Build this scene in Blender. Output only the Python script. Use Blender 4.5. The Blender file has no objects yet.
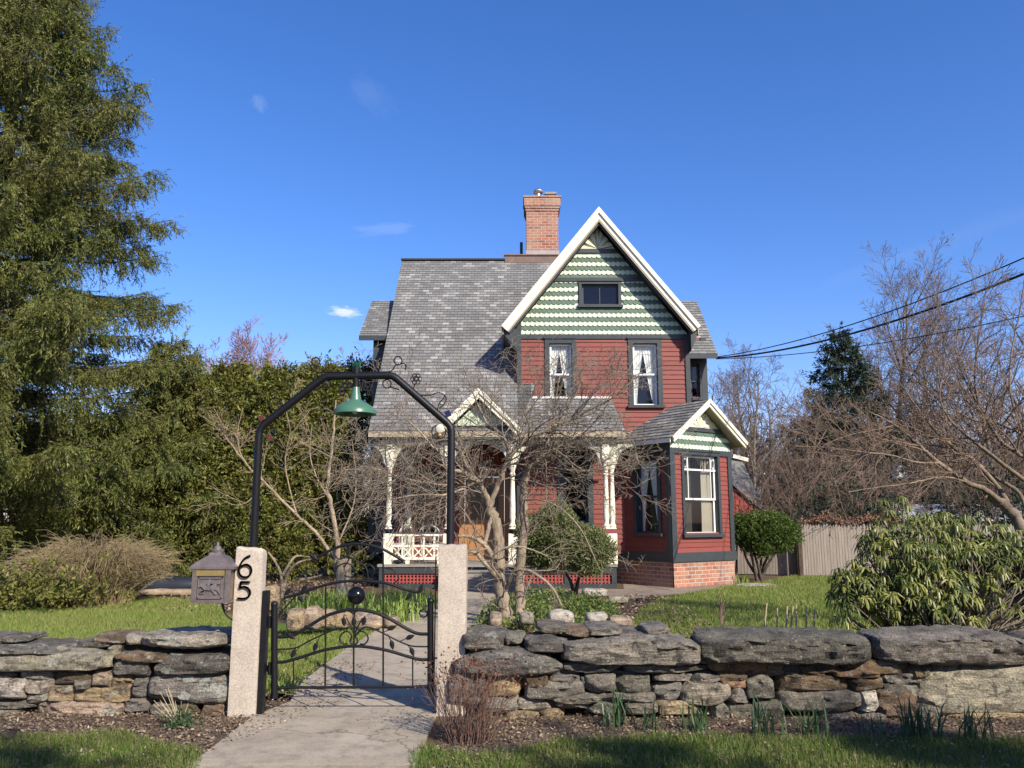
import bpy, math, random
import numpy as np
from mathutils import Vector, Matrix, noise as mnoise

R = math.radians
SC = bpy.context.scene
COL = SC.collection
rng = random.Random(7)

# ------------------------------------------------------------------ camera
CAM_Z, PITCH, FPX = 1.6, R(9.4), 820.0
CP, SP = math.cos(PITCH), math.sin(PITCH)
cam = bpy.data.cameras.new('camera')
cam.sensor_width = 36.0
cam.lens = FPX / 1024 * 36.0
cam.clip_start, cam.clip_end = 0.1, 3000
camo = bpy.data.objects.new('camera', cam)
COL.objects.link(camo)
camo.location = (0, 0, CAM_Z)
camo.rotation_euler = (R(90) + PITCH, 0, 0)
SC.camera = camo


def at(px, py, Y):
    """measure: where the sight line through a photo pixel meets the distance Y"""
    u, v = (px - 512) / FPX, (384 - py) / FPX
    dy, dz = CP - v * SP, SP + v * CP
    t = Y / dy
    return Vector((u * t, Y, CAM_Z + dz * t))


def gnd(px, py, z=0.0):
    u, v = (px - 512) / FPX, (384 - py) / FPX
    dy, dz = CP - v * SP, SP + v * CP
    t = (z - CAM_Z) / dz
    return Vector((u * t, dy * t, z))


# ------------------------------------------------------------------ objects
WL = {}


def root(name, label, cat, loc, group=None):
    o = bpy.data.objects.new(name, None)
    COL.objects.link(o)
    o.location = loc
    o.empty_display_size = 0.2
    tag(o, label, cat, group)
    WL[o.name] = Vector(loc)
    return o


def tag(o, label, cat, group=None, kind=None):
    if label:
        o['label'] = label
    if cat:
        o['category'] = cat
    if group:
        o['group'] = group
    if kind:
        o['kind'] = kind
    return o


def link(name, me, parent=None, loc=None):
    o = bpy.data.objects.new(name, me)
    COL.objects.link(o)
    if parent is not None:
        o.parent = parent
        WL[o.name] = WL[parent.name].copy()
    else:
        o.location = loc or (0, 0, 0)
        WL[o.name] = Vector(loc or (0, 0, 0))
    return o


def copy_tree(o, parent=None):
    c = o.copy()
    COL.objects.link(c)
    if parent is not None:
        c.parent = parent
        if 'category' in c:
            del c['category']
    for ch in o.children:
        copy_tree(ch, c)
    return c


def org(parent, loc):
    if parent is not None:
        return WL[parent.name]
    return Vector(loc or (0, 0, 0))


class MB:
    """collects polygons given in world coordinates and links them as one mesh"""

    def __init__(s):
        s.v, s.f, s.m, s.uv = [], [], [], []

    def poly(s, pts, m=0, uv=None):
        b = len(s.v)
        s.v.extend([tuple(p) for p in pts])
        s.f.append(tuple(range(b, b + len(pts))))
        s.m.append(m)
        s.uv.append(uv)

    def hexa(s, c, m=0):
        """c: 8 corners, bottom ring then top ring"""
        b = len(s.v)
        s.v.extend([tuple(p) for p in c])
        for q in ((3, 2, 1, 0), (4, 5, 6, 7), (0, 1, 5, 4), (1, 2, 6, 5), (2, 3, 7, 6), (3, 0, 4, 7)):
            s.f.append(tuple(b + i for i in q))
            s.m.append(m)
            s.uv.append(None)

    def box(s, x0, x1, y0, y1, z0, z1, m=0):
        s.hexa([(x0, y0, z0), (x1, y0, z0), (x1, y1, z0), (x0, y1, z0),
                (x0, y0, z1), (x1, y0, z1), (x1, y1, z1), (x0, y1, z1)], m)

    def obox(s, F, u0, u1, v0, v1, n0, n1, m=0):
        """box in a frame F = (O, U, V, N)"""
        O, U, V, N = F
        P = lambda u, v, n: O + U * u + V * v + N * n
        s.hexa([P(u0, v0, n1), P(u1, v0, n1), P(u1, v0, n0), P(u0, v0, n0),
                P(u0, v1, n1), P(u1, v1, n1), P(u1, v1, n0), P(u0, v1, n0)], m)

    def bar(s, a, b, w, h, up=(0, 0, 1), m=0):
        """rectangular bar from a to b; w across, h along up"""
        a, b = Vector(a), Vector(b)
        d = (b - a).normalized()
        x = d.cross(Vector(up))
        if x.length < 1e-5:
            x = d.cross(Vector((1, 0, 0)))
        x.normalize()
        y = x.cross(d).normalized()
        x, y = x * w / 2, y * h / 2
        s.hexa([a - x - y, a + x - y, b + x - y, b - x - y, a - x + y, a + x + y, b + x + y, b - x + y], m)

    def prism(s, F, pts, n0, n1, m=0):
        """2D outline (u, v) in frame F extruded from n0 to n1 (n1 is the front)"""
        O, U, V, N = F
        a = [O + U * u + V * v + N * n1 for u, v in pts]
        b = [O + U * u + V * v + N * n0 for u, v in pts]
        s.poly(a, m)
        s.poly(b[::-1], m)
        k = len(pts)
        for i in range(k):
            j = (i + 1) % k
            s.poly([a[j], a[i], b[i], b[j]], m)

    def tube(s, pts, r, n=8, m=0, cap=True):
        pts = [Vector(p) for p in pts]
        k = len(pts)
        rr = r if isinstance(r, (list, tuple)) else [r] * k
        b = len(s.v)
        prev = None
        for i, p in enumerate(pts):
            d = (pts[min(i + 1, k - 1)] - pts[max(i - 1, 0)])
            if d.length < 1e-9:
                d = Vector((0, 0, 1))
            d.normalize()
            if prev is None:
                x = d.orthogonal().normalized()
            else:
                x = prev - d * prev.dot(d)
                if x.length < 1e-6:
                    x = d.orthogonal()
                x.normalize()
            prev = x
            y = d.cross(x)
            for q in range(n):
                a = 2 * math.pi * q / n
                s.v.append(tuple(p + (x * math.cos(a) + y * math.sin(a)) * rr[i]))
        for i in range(k - 1):
            for q in range(n):
                q2 = (q + 1) % n
                s.f.append((b + i * n + q, b + i * n + q2, b + (i + 1) * n + q2, b + (i + 1) * n + q))
                s.m.append(m)
                s.uv.append(None)
        if cap:
            s.f.append(tuple(b + q for q in range(n))[::-1])
            s.f.append(tuple(b + (k - 1) * n + q for q in range(n)))
            s.m += [m, m]
            s.uv += [None, None]

    def lathe(s, prof, c, n=16, m=0, axis=(0, 0, 1)):
        c = Vector(c)
        ax = Vector(axis).normalized()
        x = ax.orthogonal().normalized()
        y = ax.cross(x)
        b = len(s.v)
        for r, z in prof:
            for q in range(n):
                a = 2 * math.pi * q / n
                s.v.append(tuple(c + ax * z + (x * math.cos(a) + y * math.sin(a)) * max(r, 1e-4)))
        for i in range(len(prof) - 1):
            for q in range(n):
                q2 = (q + 1) % n
                s.f.append((b + i * n + q, b + i * n + q2, b + (i + 1) * n + q2, b + (i + 1) * n + q))
                s.m.append(m)
                s.uv.append(None)
        s.f.append(tuple(b + q for q in range(n))[::-1])
        s.f.append(tuple(b + (len(prof) - 1) * n + q for q in range(n)))
        s.m += [m, m]
        s.uv += [None, None]

    def ball(s, c, r, n=12, m=0, sq=(1, 1, 1)):
        c = Vector(c)
        b = len(s.v)
        k = n // 2
        for i in range(k + 1):
            t = math.pi * i / k
            for q in range(n):
                a = 2 * math.pi * q / n
                s.v.append((c.x + r * sq[0] * math.sin(t) * math.cos(a), c.y + r * sq[1] * math.sin(t) * math.sin(a), c.z + r * sq[2] * math.cos(t)))
        for i in range(k):
            for q in range(n):
                q2 = (q + 1) % n
                s.f.append((b + (i + 1) * n + q, b + (i + 1) * n + q2, b + i * n + q2, b + i * n + q))
                s.m.append(m)
                s.uv.append(None)

    def build(s, name, mats, parent=None, loc=None, smooth=False, uv=False):
        o0 = org(parent, loc)
        me = bpy.data.meshes.new(name)
        V = np.array(s.v, dtype=np.float64).reshape(-1, 3) - np.array(o0)
        me.from_pydata(V.tolist(), [], s.f)
        for mm in (mats if isinstance(mats, (list, tuple)) else [mats]):
            me.materials.append(mm)
        if any(s.m):
            me.polygons.foreach_set('material_index', s.m)
        if uv:
            L = me.uv_layers.new(name='UVMap')
            k = 0
            buf = []
            for f, u in zip(s.f, s.uv):
                if u is None:
                    buf += [0.0, 0.0] * len(f)
                else:
                    for a in u:
                        buf += [a[0], a[1]]
            L.data.foreach_set('uv', buf)
        if smooth:
            me.polygons.foreach_set('use_smooth', [True] * len(me.polygons))
            if smooth is not True:
                me.set_sharp_from_angle(angle=R(smooth))
        me.update()
        return link(name, me, parent, loc)


def np_mesh(name, V, nper, mats, parent=None, loc=None, rnd=None, smooth=False):
    """V: (faces*nper, 3) unshared corners, or (V, F) arrays"""
    me = bpy.data.meshes.new(name)
    if isinstance(V, tuple):
        V, F = V
        F = np.asarray(F, dtype=np.int32)
        nf, nper = F.shape
        idx = F.ravel()
    else:
        nf = len(V) // nper
        idx = np.arange(len(V), dtype=np.int32)
    V = np.asarray(V, dtype=np.float64) - np.array(org(parent, loc))
    me.vertices.add(len(V))
    me.vertices.foreach_set('co', V.astype(np.float32).ravel())
    me.loops.add(len(idx))
    me.loops.foreach_set('vertex_index', idx.astype(np.int32))
    me.polygons.add(nf)
    me.polygons.foreach_set('loop_start', np.arange(0, nf * nper, nper, dtype=np.int32))
    me.polygons.foreach_set('loop_total', np.full(nf, nper, dtype=np.int32))
    if smooth:
        me.polygons.foreach_set('use_smooth', np.ones(nf, dtype=bool))
    if rnd is not None:
        a = me.attributes.new('rnd', 'FLOAT', 'FACE')
        a.data.foreach_set('value', np.asarray(rnd, dtype=np.float32))
    for mm in (mats if isinstance(mats, (list, tuple)) else [mats]):
        me.materials.append(mm)
    me.update(calc_edges=True)
    me.validate()
    return link(name, me, parent, loc)


def leaves(P, A, B, fold=0.0):
    """diamond leaves: base P, long axis A, half width B -> (n*4,3)"""
    n = len(P)
    V = np.empty((n, 4, 3))
    V[:, 0] = P
    V[:, 1] = P + A * 0.45 + B
    V[:, 2] = P + A
    V[:, 3] = P + A * 0.45 - B
    return V.reshape(-1, 3)


def unit(a):
    return a / np.maximum(np.linalg.norm(a, axis=-1, keepdims=True), 1e-9)


def rand_dir(g, n):
    return unit(g.normal(size=(n, 3)))


def perp(g, A):
    return unit(np.cross(A, rand_dir(g, len(A))))


class Limbs:
    """polylines with radii, turned into one tube mesh"""

    def __init__(s):
        s.items = []

    def add(s, pts, rad, n):
        s.items.append((np.asarray(pts, dtype=float), np.asarray(rad, dtype=float), n))

    def arrays(s):
        VV, FF = [], []
        b = 0
        for P, r, n in s.items:
            k = len(P)
            T = np.empty_like(P)
            T[1:-1] = P[2:] - P[:-2]
            T[0] = P[1] - P[0]
            T[-1] = P[-1] - P[-2]
            T /= np.maximum(np.sqrt((T * T).sum(1, keepdims=True)), 1e-9)
            ref = np.array((0.31, 0.95, 0.03)) if abs(T[0, 1]) < 0.8 else np.array((0.95, 0.02, 0.31))
            X = ref - T * (T @ ref)[:, None]
            X /= np.maximum(np.sqrt((X * X).sum(1, keepdims=True)), 1e-9)
            Yv = np.cross(T, X)
            a = np.arange(n) * (2 * math.pi / n)
            ring = P[:, None, :] + (X[:, None, :] * np.cos(a)[None, :, None] + Yv[:, None, :] * np.sin(a)[None, :, None]) * r[:, None, None]
            VV.append(ring.reshape(-1, 3))
            i = np.arange(k - 1)[:, None] * n
            q = np.arange(n)[None, :]
            q2 = (q + 1) % n
            FF.append(np.stack([b + i + q, b + i + q2, b + i + n + q2, b + i + n + q], -1).reshape(-1, 4))
            b += k * n
        return np.concatenate(VV), np.concatenate(FF)

    def build(s, name, m, parent=None, loc=None):
        return np_mesh(name, s.arrays(), 4, m, parent, loc, smooth=True)


def smooth_path(pts, k=4):
    """Catmull-Rom through points"""
    P = [np.array(p, dtype=float) for p in pts]
    if len(P) < 3:
        return np.array(P)
    out = []
    Q = [2 * P[0] - P[1]] + P + [2 * P[-1] - P[-2]]
    for i in range(1, len(Q) - 2):
        for j in range(k):
            t = j / k
            a, b, c, d = Q[i - 1], Q[i], Q[i + 1], Q[i + 2]
            out.append(0.5 * (2 * b + (c - a) * t + (2 * a - 5 * b + 4 * c - d) * t * t + (3 * b - a - 3 * c + d) * t ** 3))
    out.append(P[-1])
    return np.array(out)


def grow(L, p, d, length, r, lev, g, prm):
    """recursive bare branch: prm = list per level of dict(seg, wander, trop, kids, ang, ratio, n)"""
    q = prm[lev]
    k = q['seg']
    pts = [np.array(p, dtype=float)]
    d = np.array(d, dtype=float)
    step = length / k
    dirs = [d]
    tr = np.array(q.get('trop', (0, 0, 0.0)))
    for i in range(k):
        d = d + g.normal(size=3) * q['wander'] + tr
        d /= np.linalg.norm(d)
        pts.append(pts[-1] + d * step)
        dirs.append(d)
    taper = q.get('taper', 0.35)
    rad = np.linspace(r, max(r * taper, q.get('rmin', 0.0025)), k + 1)
    dest = L[min(lev, len(L) - 1)]
    dest.add(pts, rad, q['n'])
    if lev + 1 >= len(prm):
        return
    kids = q['kids']
    s0 = q.get('start', 0.25)
    nk = int(kids * (0.8 + 0.4 * g.random()) + 0.5)
    az = g.random() * 6.28
    for j in range(nk):
        t = s0 + (1 - s0) * ((j + g.random()) / nk)
        f = t * k
        i = min(int(f), k - 1)
        pp = pts[i] + (pts[i + 1] - pts[i]) * (f - i)
        dd = dirs[i + 1]
        az += 2.4 + g.normal() * 0.4
        x = np.cross(dd, (0.13, 0.21, 0.97))
        x /= max(np.linalg.norm(x), 1e-6)
        y = np.cross(dd, x)
        an = q['ang'] * (0.75 + 0.5 * g.random())
        nd = dd * math.cos(an) + (x * math.cos(az) + y * math.sin(az)) * math.sin(an)
        ln = length * q['ratio'] * (1.0 - 0.55 * (t - s0) / (1 - s0)) * (0.7 + 0.6 * g.random())
        grow(L, pp, nd, ln, max(rad[i] * q.get('rr', 0.55), 0.003), lev + 1, g, prm)


# ------------------------------------------------------------------ materials
def nmat(name):
    m = bpy.data.materials.new(name)
    m.use_nodes = True
    nt = m.node_tree
    return m, nt, nt.nodes['Principled BSDF']


def N(nt, t, **kw):
    n = nt.nodes.new(t)
    for k, v in kw.items():
        if k in n.inputs.keys():
            n.inputs[k].default_value = v
        else:
            setattr(n, k, v)
    return n


def c4(c):
    return (c[0], c[1], c[2], 1)


def ramp(nt, fac, stops):
    r = nt.nodes.new('ShaderNodeValToRGB')
    e = r.color_ramp.elements
    while len(e) < len(stops):
        e.new(0.5)
    for k, (p, c) in enumerate(stops):
        e[k].position = p
        e[k].color = c4(c) if len(c) == 3 else c
    nt.links.new(fac, r.inputs[0])
    return r


def mixc(nt, fac, a, b, mode='MIX'):
    m = nt.nodes.new('ShaderNodeMix')
    m.data_type = 'RGBA'
    m.blend_type = mode
    for s, v in ((0, fac), (6, a), (7, b)):
        if hasattr(v, 'links'):
            nt.links.new(v, m.inputs[s])
        elif s == 0:
            m.inputs[0].default_value = v
        else:
            m.inputs[s].default_value = c4(v)
    return m.outputs[2]


def coords(nt, kind='Object', scale=(1, 1, 1)):
    tc = nt.nodes.new('ShaderNodeTexCoord')
    mp = nt.nodes.new('ShaderNodeMapping')
    mp.inputs['Scale'].default_value = scale
    nt.links.new(tc.outputs[kind], mp.inputs[0])
    return mp.outputs[0]


def noise_n(nt, co, scale, detail=5, rough=0.6):
    n = nt.nodes.new('ShaderNodeTexNoise')
    n.inputs['Scale'].default_value = scale
    n.inputs['Detail'].default_value = detail
    n.inputs['Roughness'].default_value = rough
    nt.links.new(co, n.inputs['Vector'])
    return n.outputs['Fac']


def bump(nt, p, h, strength=0.3, dist=0.02):
    b = nt.nodes.new('ShaderNodeBump')
    b.inputs['Strength'].default_value = strength
    b.inputs['Distance'].default_value = dist
    nt.links.new(h, b.inputs['Height'])
    nt.links.new(b.outputs[0], p.inputs['Normal'])
    return b


def plain(name, col, rough=0.6, var=0.25, scale=6, metal=0.0, spec=0.4, bmp=0.15, stretch=(1, 1, 1), col2=None, bdist=0.01):
    """colour with two octaves of uneven wear, and a fine bump"""
    m, nt, p = nmat(name)
    co = coords(nt, 'Object', stretch)
    n1 = noise_n(nt, co, scale, 6, 0.65)
    n2 = noise_n(nt, co, scale * 9, 3, 0.6)
    a = tuple(c * (1 - var) for c in col)
    b = tuple(min(c * (1 + var), 0.95) for c in col) if col2 is None else col2
    r = ramp(nt, n1, [(0.3, a), (0.7, b)])
    c = mixc(nt, 0.35, r.outputs[0], ramp(nt, n2, [(0.35, a), (0.65, b)]).outputs[0])
    nt.links.new(c, p.inputs['Base Color'])
    p.inputs['Roughness'].default_value = rough
    p.inputs['Metallic'].default_value = metal
    p.inputs['Specular IOR Level'].default_value = spec
    if bmp:
        bump(nt, p, n2, bmp, bdist)
    return m


def leafmat(name, cols, trans=0.35, rough=0.5, spec=0.3, patch=None):
    """foliage: colour by the face attribute rnd, part of the light passes through"""
    m, nt, p = nmat(name)
    at_ = nt.nodes.new('ShaderNodeAttribute')
    at_.attribute_name = 'rnd'
    k = len(cols)
    r = ramp(nt, at_.outputs['Fac'], [(i / max(k - 1, 1), c) for i, c in enumerate(cols)])
    col = r.outputs[0]
    if patch:
        n1 = noise_n(nt, coords(nt), patch[0], 3)
        col = mixc(nt, ramp(nt, n1, [(0.4, (0, 0, 0)), (0.6, (1, 1, 1))]).outputs[0], col, mixc(nt, patch[2], col, patch[1]))
    nt.links.new(col, p.inputs['Base Color'])
    p.inputs['Roughness'].default_value = rough
    p.inputs['Specular IOR Level'].default_value = spec
    tr = nt.nodes.new('ShaderNodeBsdfTranslucent')
    nt.links.new(col, tr.inputs[0])
    mx = nt.nodes.new('ShaderNodeMixShader')
    mx.inputs[0].default_value = trans
    nt.links.new(p.outputs[0], mx.inputs[1])
    nt.links.new(tr.outputs[0], mx.inputs[2])
    nt.links.new(mx.outputs[0], nt.nodes['Material Output'].inputs[0])
    return m


def barkmat(name, dark, light, scale=14, stretch=(1, 1, 0.35)):
    m, nt, p = nmat(name)
    co = coords(nt, 'Object', stretch)
    n1 = noise_n(nt, co, scale, 6, 0.7)
    n2 = noise_n(nt, coords(nt), 1.7, 4)
    c = ramp(nt, n1, [(0.32, dark), (0.68, light)]).outputs[0]
    c = mixc(nt, ramp(nt, n2, [(0.45, (0, 0, 0)), (0.7, (0.7, 0.7, 0.7))]).outputs[0], c, tuple(min(1, v * 1.3) for v in light))
    nt.links.new(c, p.inputs['Base Color'])
    p.inputs['Roughness'].default_value = 0.9
    p.inputs['Specular IOR Level'].default_value = 0.15
    bump(nt, p, n1, 0.7, 0.02)
    return m


def brickmat(name):
    m, nt, p = nmat(name)
    tc = nt.nodes.new('ShaderNodeTexCoord')
    b = nt.nodes.new('ShaderNodeTexBrick')
    b.inputs['Color1'].default_value = (0.40, 0.15, 0.075, 1)
    b.inputs['Color2'].default_value = (0.19, 0.07, 0.048, 1)
    b.inputs['Mortar'].default_value = (0.46, 0.41, 0.35, 1)
    b.inputs['Scale'].default_value = 1
    b.inputs['Mortar Size'].default_value = 0.011
    b.inputs['Mortar Smooth'].default_value = 0.3
    b.inputs['Bias'].default_value = -0.1
    b.inputs['Brick Width'].default_value = 0.25
    b.inputs['Row Height'].default_value = 0.095
    nt.links.new(tc.outputs['UV'], b.inputs['Vector'])
    co = coords(nt)
    n1 = noise_n(nt, co, 2.2, 5)
    n2 = noise_n(nt, co, 26, 4)
    c = mixc(nt, ramp(nt, n1, [(0.42, (0, 0, 0)), (0.7, (0.7, 0.7, 0.7))]).outputs[0], b.outputs['Color'], (0.46, 0.33, 0.24))
    c = mixc(nt, 0.5, c, ramp(nt, n2, [(0.3, (0.45, 0.45, 0.45)), (0.7, (1, 1, 1))]).outputs[0], 'MULTIPLY')
    nt.links.new(c, p.inputs['Base Color'])
    p.inputs['Roughness'].default_value = 0.9
    inv = N(nt, 'ShaderNodeMath', operation='SUBTRACT')
    inv.inputs[0].default_value = 1
    nt.links.new(b.outputs['Fac'], inv.inputs[1])
    bump(nt, p, inv.outputs[0], 0.8, 0.01)
    return m


def shinglemat(name):
    """asphalt tabs in mixed greys with pale ones among them; UV in metres"""
    m, nt, p = nmat(name)
    tc = nt.nodes.new('ShaderNodeTexCoord')
    b = nt.nodes.new('ShaderNodeTexBrick')
    b.offset = 0.5
    b.inputs['Color1'].default_value = (0, 0, 0, 1)
    b.inputs['Color2'].default_value = (1, 1, 1, 1)
    b.inputs['Mortar'].default_value = (0.1, 0.1, 0.1, 1)
    b.inputs['Scale'].default_value = 1
    b.inputs['Mortar Size'].default_value = 0.006
    b.inputs['Brick Width'].default_value = 0.21
    b.inputs['Row Height'].default_value = 0.145
    nt.links.new(tc.outputs['UV'], b.inputs['Vector'])
    r = ramp(nt, b.outputs['Color'], [(0.0, (0.155, 0.157, 0.154)), (0.45, (0.19, 0.192, 0.186)), (0.75, (0.22, 0.221, 0.213)), (0.9, (0.29, 0.291, 0.28)), (1.0, (0.34, 0.34, 0.325))])
    co = coords(nt)
    n1 = noise_n(nt, co, 0.7, 5)
    n2 = noise_n(nt, co, 60, 3)
    c = mixc(nt, 1.0, r.outputs[0], ramp(nt, n1, [(0.3, (0.86, 0.85, 0.82)), (0.7, (1.08, 1.07, 1.05))]).outputs[0], 'MULTIPLY')
    c = mixc(nt, 0.6, c, ramp(nt, n2, [(0.3, (0.6, 0.6, 0.6)), (0.7, (1.2, 1.2, 1.2))]).outputs[0], 'MULTIPLY')
    c = mixc(nt, b.outputs['Fac'], c, (0.05, 0.05, 0.05))
    nt.links.new(c, p.inputs['Base Color'])
    p.inputs['Roughness'].default_value = 0.92
    p.inputs['Specular IOR Level'].default_value = 0.2
    bump(nt, p, n2, 0.4, 0.01)
    return m


def stonemat(name, tint=(1, 1, 1)):
    """field stone: the object's colour, streaks, dark crust and pale lichen"""
    m, nt, p = nmat(name)
    oi = nt.nodes.new('ShaderNodeObjectInfo')
    tc = nt.nodes.new('ShaderNodeTexCoord')
    ad = N(nt, 'ShaderNodeVectorMath', operation='ADD')
    nt.links.new(tc.outputs['Object'], ad.inputs[0])
    mu = N(nt, 'ShaderNodeMath', operation='MULTIPLY')
    mu.inputs[1].default_value = 37
    nt.links.new(oi.outputs['Random'], mu.inputs[0])
    nt.links.new(mu.outputs[0], ad.inputs[1])
    mp = nt.nodes.new('ShaderNodeMapping')
    mp.inputs['Scale'].default_value = (1, 1, 2.2)
    nt.links.new(ad.outputs[0], mp.inputs[0])
    n1 = noise_n(nt, mp.outputs[0], 5, 8, 0.7)
    ms = nt.nodes.new('ShaderNodeMapping')
    ms.inputs['Scale'].default_value = (2.2, 2.2, 22)
    ms.inputs['Rotation'].default_value = (0.05, 0.06, 0)
    nt.links.new(ad.outputs[0], ms.inputs[0])
    n5 = noise_n(nt, ms.outputs[0], 1.6, 6, 0.75)
    n2 = noise_n(nt, ad.outputs[0], 11, 6, 0.65)
    n3 = noise_n(nt, ad.outputs[0], 60, 4, 0.7)
    n4 = noise_n(nt, ad.outputs[0], 6.5, 5, 0.55)
    c = mixc(nt, 1.0, oi.outputs['Color'], ramp(nt, n1, [(0.28, (0.42, 0.40, 0.38)), (0.5, (1.0, 0.97, 0.92)), (0.75, (1.75, 1.62, 1.42))]).outputs[0], 'MULTIPLY')
    n7 = noise_n(nt, ad.outputs[0], 34, 5, 0.6)
    c = mixc(nt, ramp(nt, n7, [(0.63, (0, 0, 0)), (0.67, (0.8, 0.8, 0.8))]).outputs[0], c, (0.47, 0.46, 0.40))
    c = mixc(nt, 0.5, c, ramp(nt, n5, [(0.34, (0.5, 0.49, 0.47)), (0.5, (1, 1, 1)), (0.66, (1.5, 1.47, 1.42))]).outputs[0], 'MULTIPLY')
    c = mixc(nt, ramp(nt, n2, [(0.54, (0, 0, 0)), (0.64, (0.8, 0.8, 0.8))]).outputs[0], c, (0.055, 0.052, 0.048))
    li = ramp(nt, n4, [(0.6, (0, 0, 0)), (0.635, (1, 1, 1))])
    lm = N(nt, 'ShaderNodeMath', operation='MULTIPLY')
    nt.links.new(li.outputs[0], lm.inputs[0])
    nt.links.new(oi.outputs['Alpha'], lm.inputs[1])
    c = mixc(nt, lm.outputs[0], c, (0.42, 0.43, 0.36))
    c = mixc(nt, 0.6, c, ramp(nt, n3, [(0.3, (0.4, 0.4, 0.4)), (0.7, (1.5, 1.5, 1.5))]).outputs[0], 'MULTIPLY')
    nt.links.new(c, p.inputs['Base Color'])
    p.inputs['Roughness'].default_value = 0.92
    p.inputs['Specular IOR Level'].default_value = 0.2
    s0 = N(nt, 'ShaderNodeMath', operation='ADD')
    nt.links.new(n5, s0.inputs[0])
    nt.links.new(n3, s0.inputs[1])
    s = N(nt, 'ShaderNodeMath', operation='ADD')
    nt.links.new(n1, s.inputs[0])
    nt.links.new(s0.outputs[0], s.inputs[1])
    bump(nt, p, s.outputs[0], 1.0, 0.035)
    return m


def glassmat(name, tint=(0.82, 0.84, 0.82), refl=0.05):
    m, nt, p = nmat(name)
    nt.nodes.remove(p)
    tr = N(nt, 'ShaderNodeBsdfTransparent')
    tr.inputs[0].default_value = c4(tint)
    gl = N(nt, 'ShaderNodeBsdfGlossy')
    gl.inputs['Roughness'].default_value = 0.03
    lw = N(nt, 'ShaderNodeLayerWeight')
    lw.inputs['Blend'].default_value = 0.5
    fr = N(nt, 'ShaderNodeMath', operation='POWER')
    nt.links.new(lw.outputs['Facing'], fr.inputs[0])
    fr.inputs[1].default_value = 4.0
    ad = N(nt, 'ShaderNodeMath', operation='ADD')
    ad.inputs[1].default_value = refl
    nt.links.new(fr.outputs[0], ad.inputs[0])
    mx = N(nt, 'ShaderNodeMixShader')
    nt.links.new(ad.outputs[0], mx.inputs[0])
    nt.links.new(tr.outputs[0], mx.inputs[1])
    nt.links.new(gl.outputs[0], mx.inputs[2])
    nt.links.new(mx.outputs[0], nt.nodes['Material Output'].inputs[0])
    return m


M = {}
M['red'] = plain('red_clapboard_paint', (0.17, 0.036, 0.026), 0.62, 0.22, 1.2, bmp=0.15, stretch=(.5, .5, 6.5), col2=(0.235, 0.057, 0.039))
M['charcoal'] = plain('charcoal_trim_paint', (0.034, 0.042, 0.044), 0.5, 0.25, 3)
M['cream'] = plain('cream_trim_paint', (0.72, 0.68, 0.53), 0.55, 0.07, 3)
M['buff'] = plain('buff_soffit_paint', (0.33, 0.28, 0.19), 0.6, 0.1, 3)
M['white'] = plain('white_sash_paint', (0.78, 0.78, 0.74), 0.5, 0.05, 5)
M['sage_light'] = plain('pale_green_shingle_paint', (0.50, 0.585, 0.43), 0.65, 0.1, 7)
M['sage_dark'] = plain('dark_green_shingle_paint', (0.085, 0.13, 0.095), 0.65, 0.2, 7)
M['shingle'] = shinglemat('asphalt_shingles')
M['brick'] = brickmat('old_brick')
M['glass'] = glassmat('window_glass')
M['dark_room'] = plain('unlit_recess_tone', (0.05, 0.045, 0.04), 0.9, 0.2, 2)  # near-black colour stands in for the dimness of unlit recesses
M['lace'] = plain('lace_curtain_cloth', (0.78, 0.78, 0.75), 0.9, 0.1, 9)
M['drape'] = plain('tan_drape_cloth', (0.38, 0.34, 0.27), 0.9, 0.15, 9, stretch=(6, 6, 0.4))
M['lattice'] = plain('red_lattice_paint', (0.30, 0.06, 0.05), 0.7, 0.2, 6)
M['deck'] = plain('grey_deck_paint', (0.23, 0.21, 0.175), 0.7, 0.2, 4)
M['oak'] = plain('varnished_oak', (0.33, 0.165, 0.065), 0.45, 0.25, 4, stretch=(6, 6, 0.6))
M['lead'] = plain('lead_flashing', (0.30, 0.29, 0.27), 0.5, 0.2, 5)
M['copper'] = plain('brown_ridge_flashing', (0.15, 0.10, 0.075), 0.6, 0.3, 5)
M['steel'] = plain('galvanised_steel', (0.55, 0.56, 0.58), 0.3, 0.1, 8, metal=0.9)
M['iron'] = plain('black_wrought_iron', (0.007, 0.007, 0.008), 0.45, 0.4, 30, spec=0.3, bmp=0.25, bdist=0.004)
M['stone'] = stonemat('field_stone')
# ------------------------------------------------------------------ light and sky
SUN_AZ, SUN_EL = 37.0, 34.0          # degrees to the right of straight behind the viewer
w = bpy.data.worlds.new('World')
SC.world = w
w.use_nodes = True
nt = w.node_tree
bg = nt.nodes['Background']
sky = nt.nodes.new('ShaderNodeTexSky')
sky.sky_type = 'NISHITA'
sky.sun_disc = False
sky.sun_elevation = R(SUN_EL)
sky.sun_rotation = R(180 - SUN_AZ)
sky.altitude = 200
sky.air_density = 1.0
sky.dust_density = 0.7
sky.ozone_density = 4.0
hs = nt.nodes.new('ShaderNodeHueSaturation')
hs.inputs['Hue'].default_value = 0.50
hs.inputs['Saturation'].default_value = 1.24
hs.inputs['Value'].default_value = 1.0
nt.links.new(sky.outputs[0], hs.inputs['Color'])
# thin wisps of cloud, placed by direction
tc = nt.nodes.new('ShaderNodeTexCoord')
skycol = mixc(nt, 1.0, hs.outputs[0], (1.13, 0.93, 1.12), 'MULTIPLY')


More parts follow.
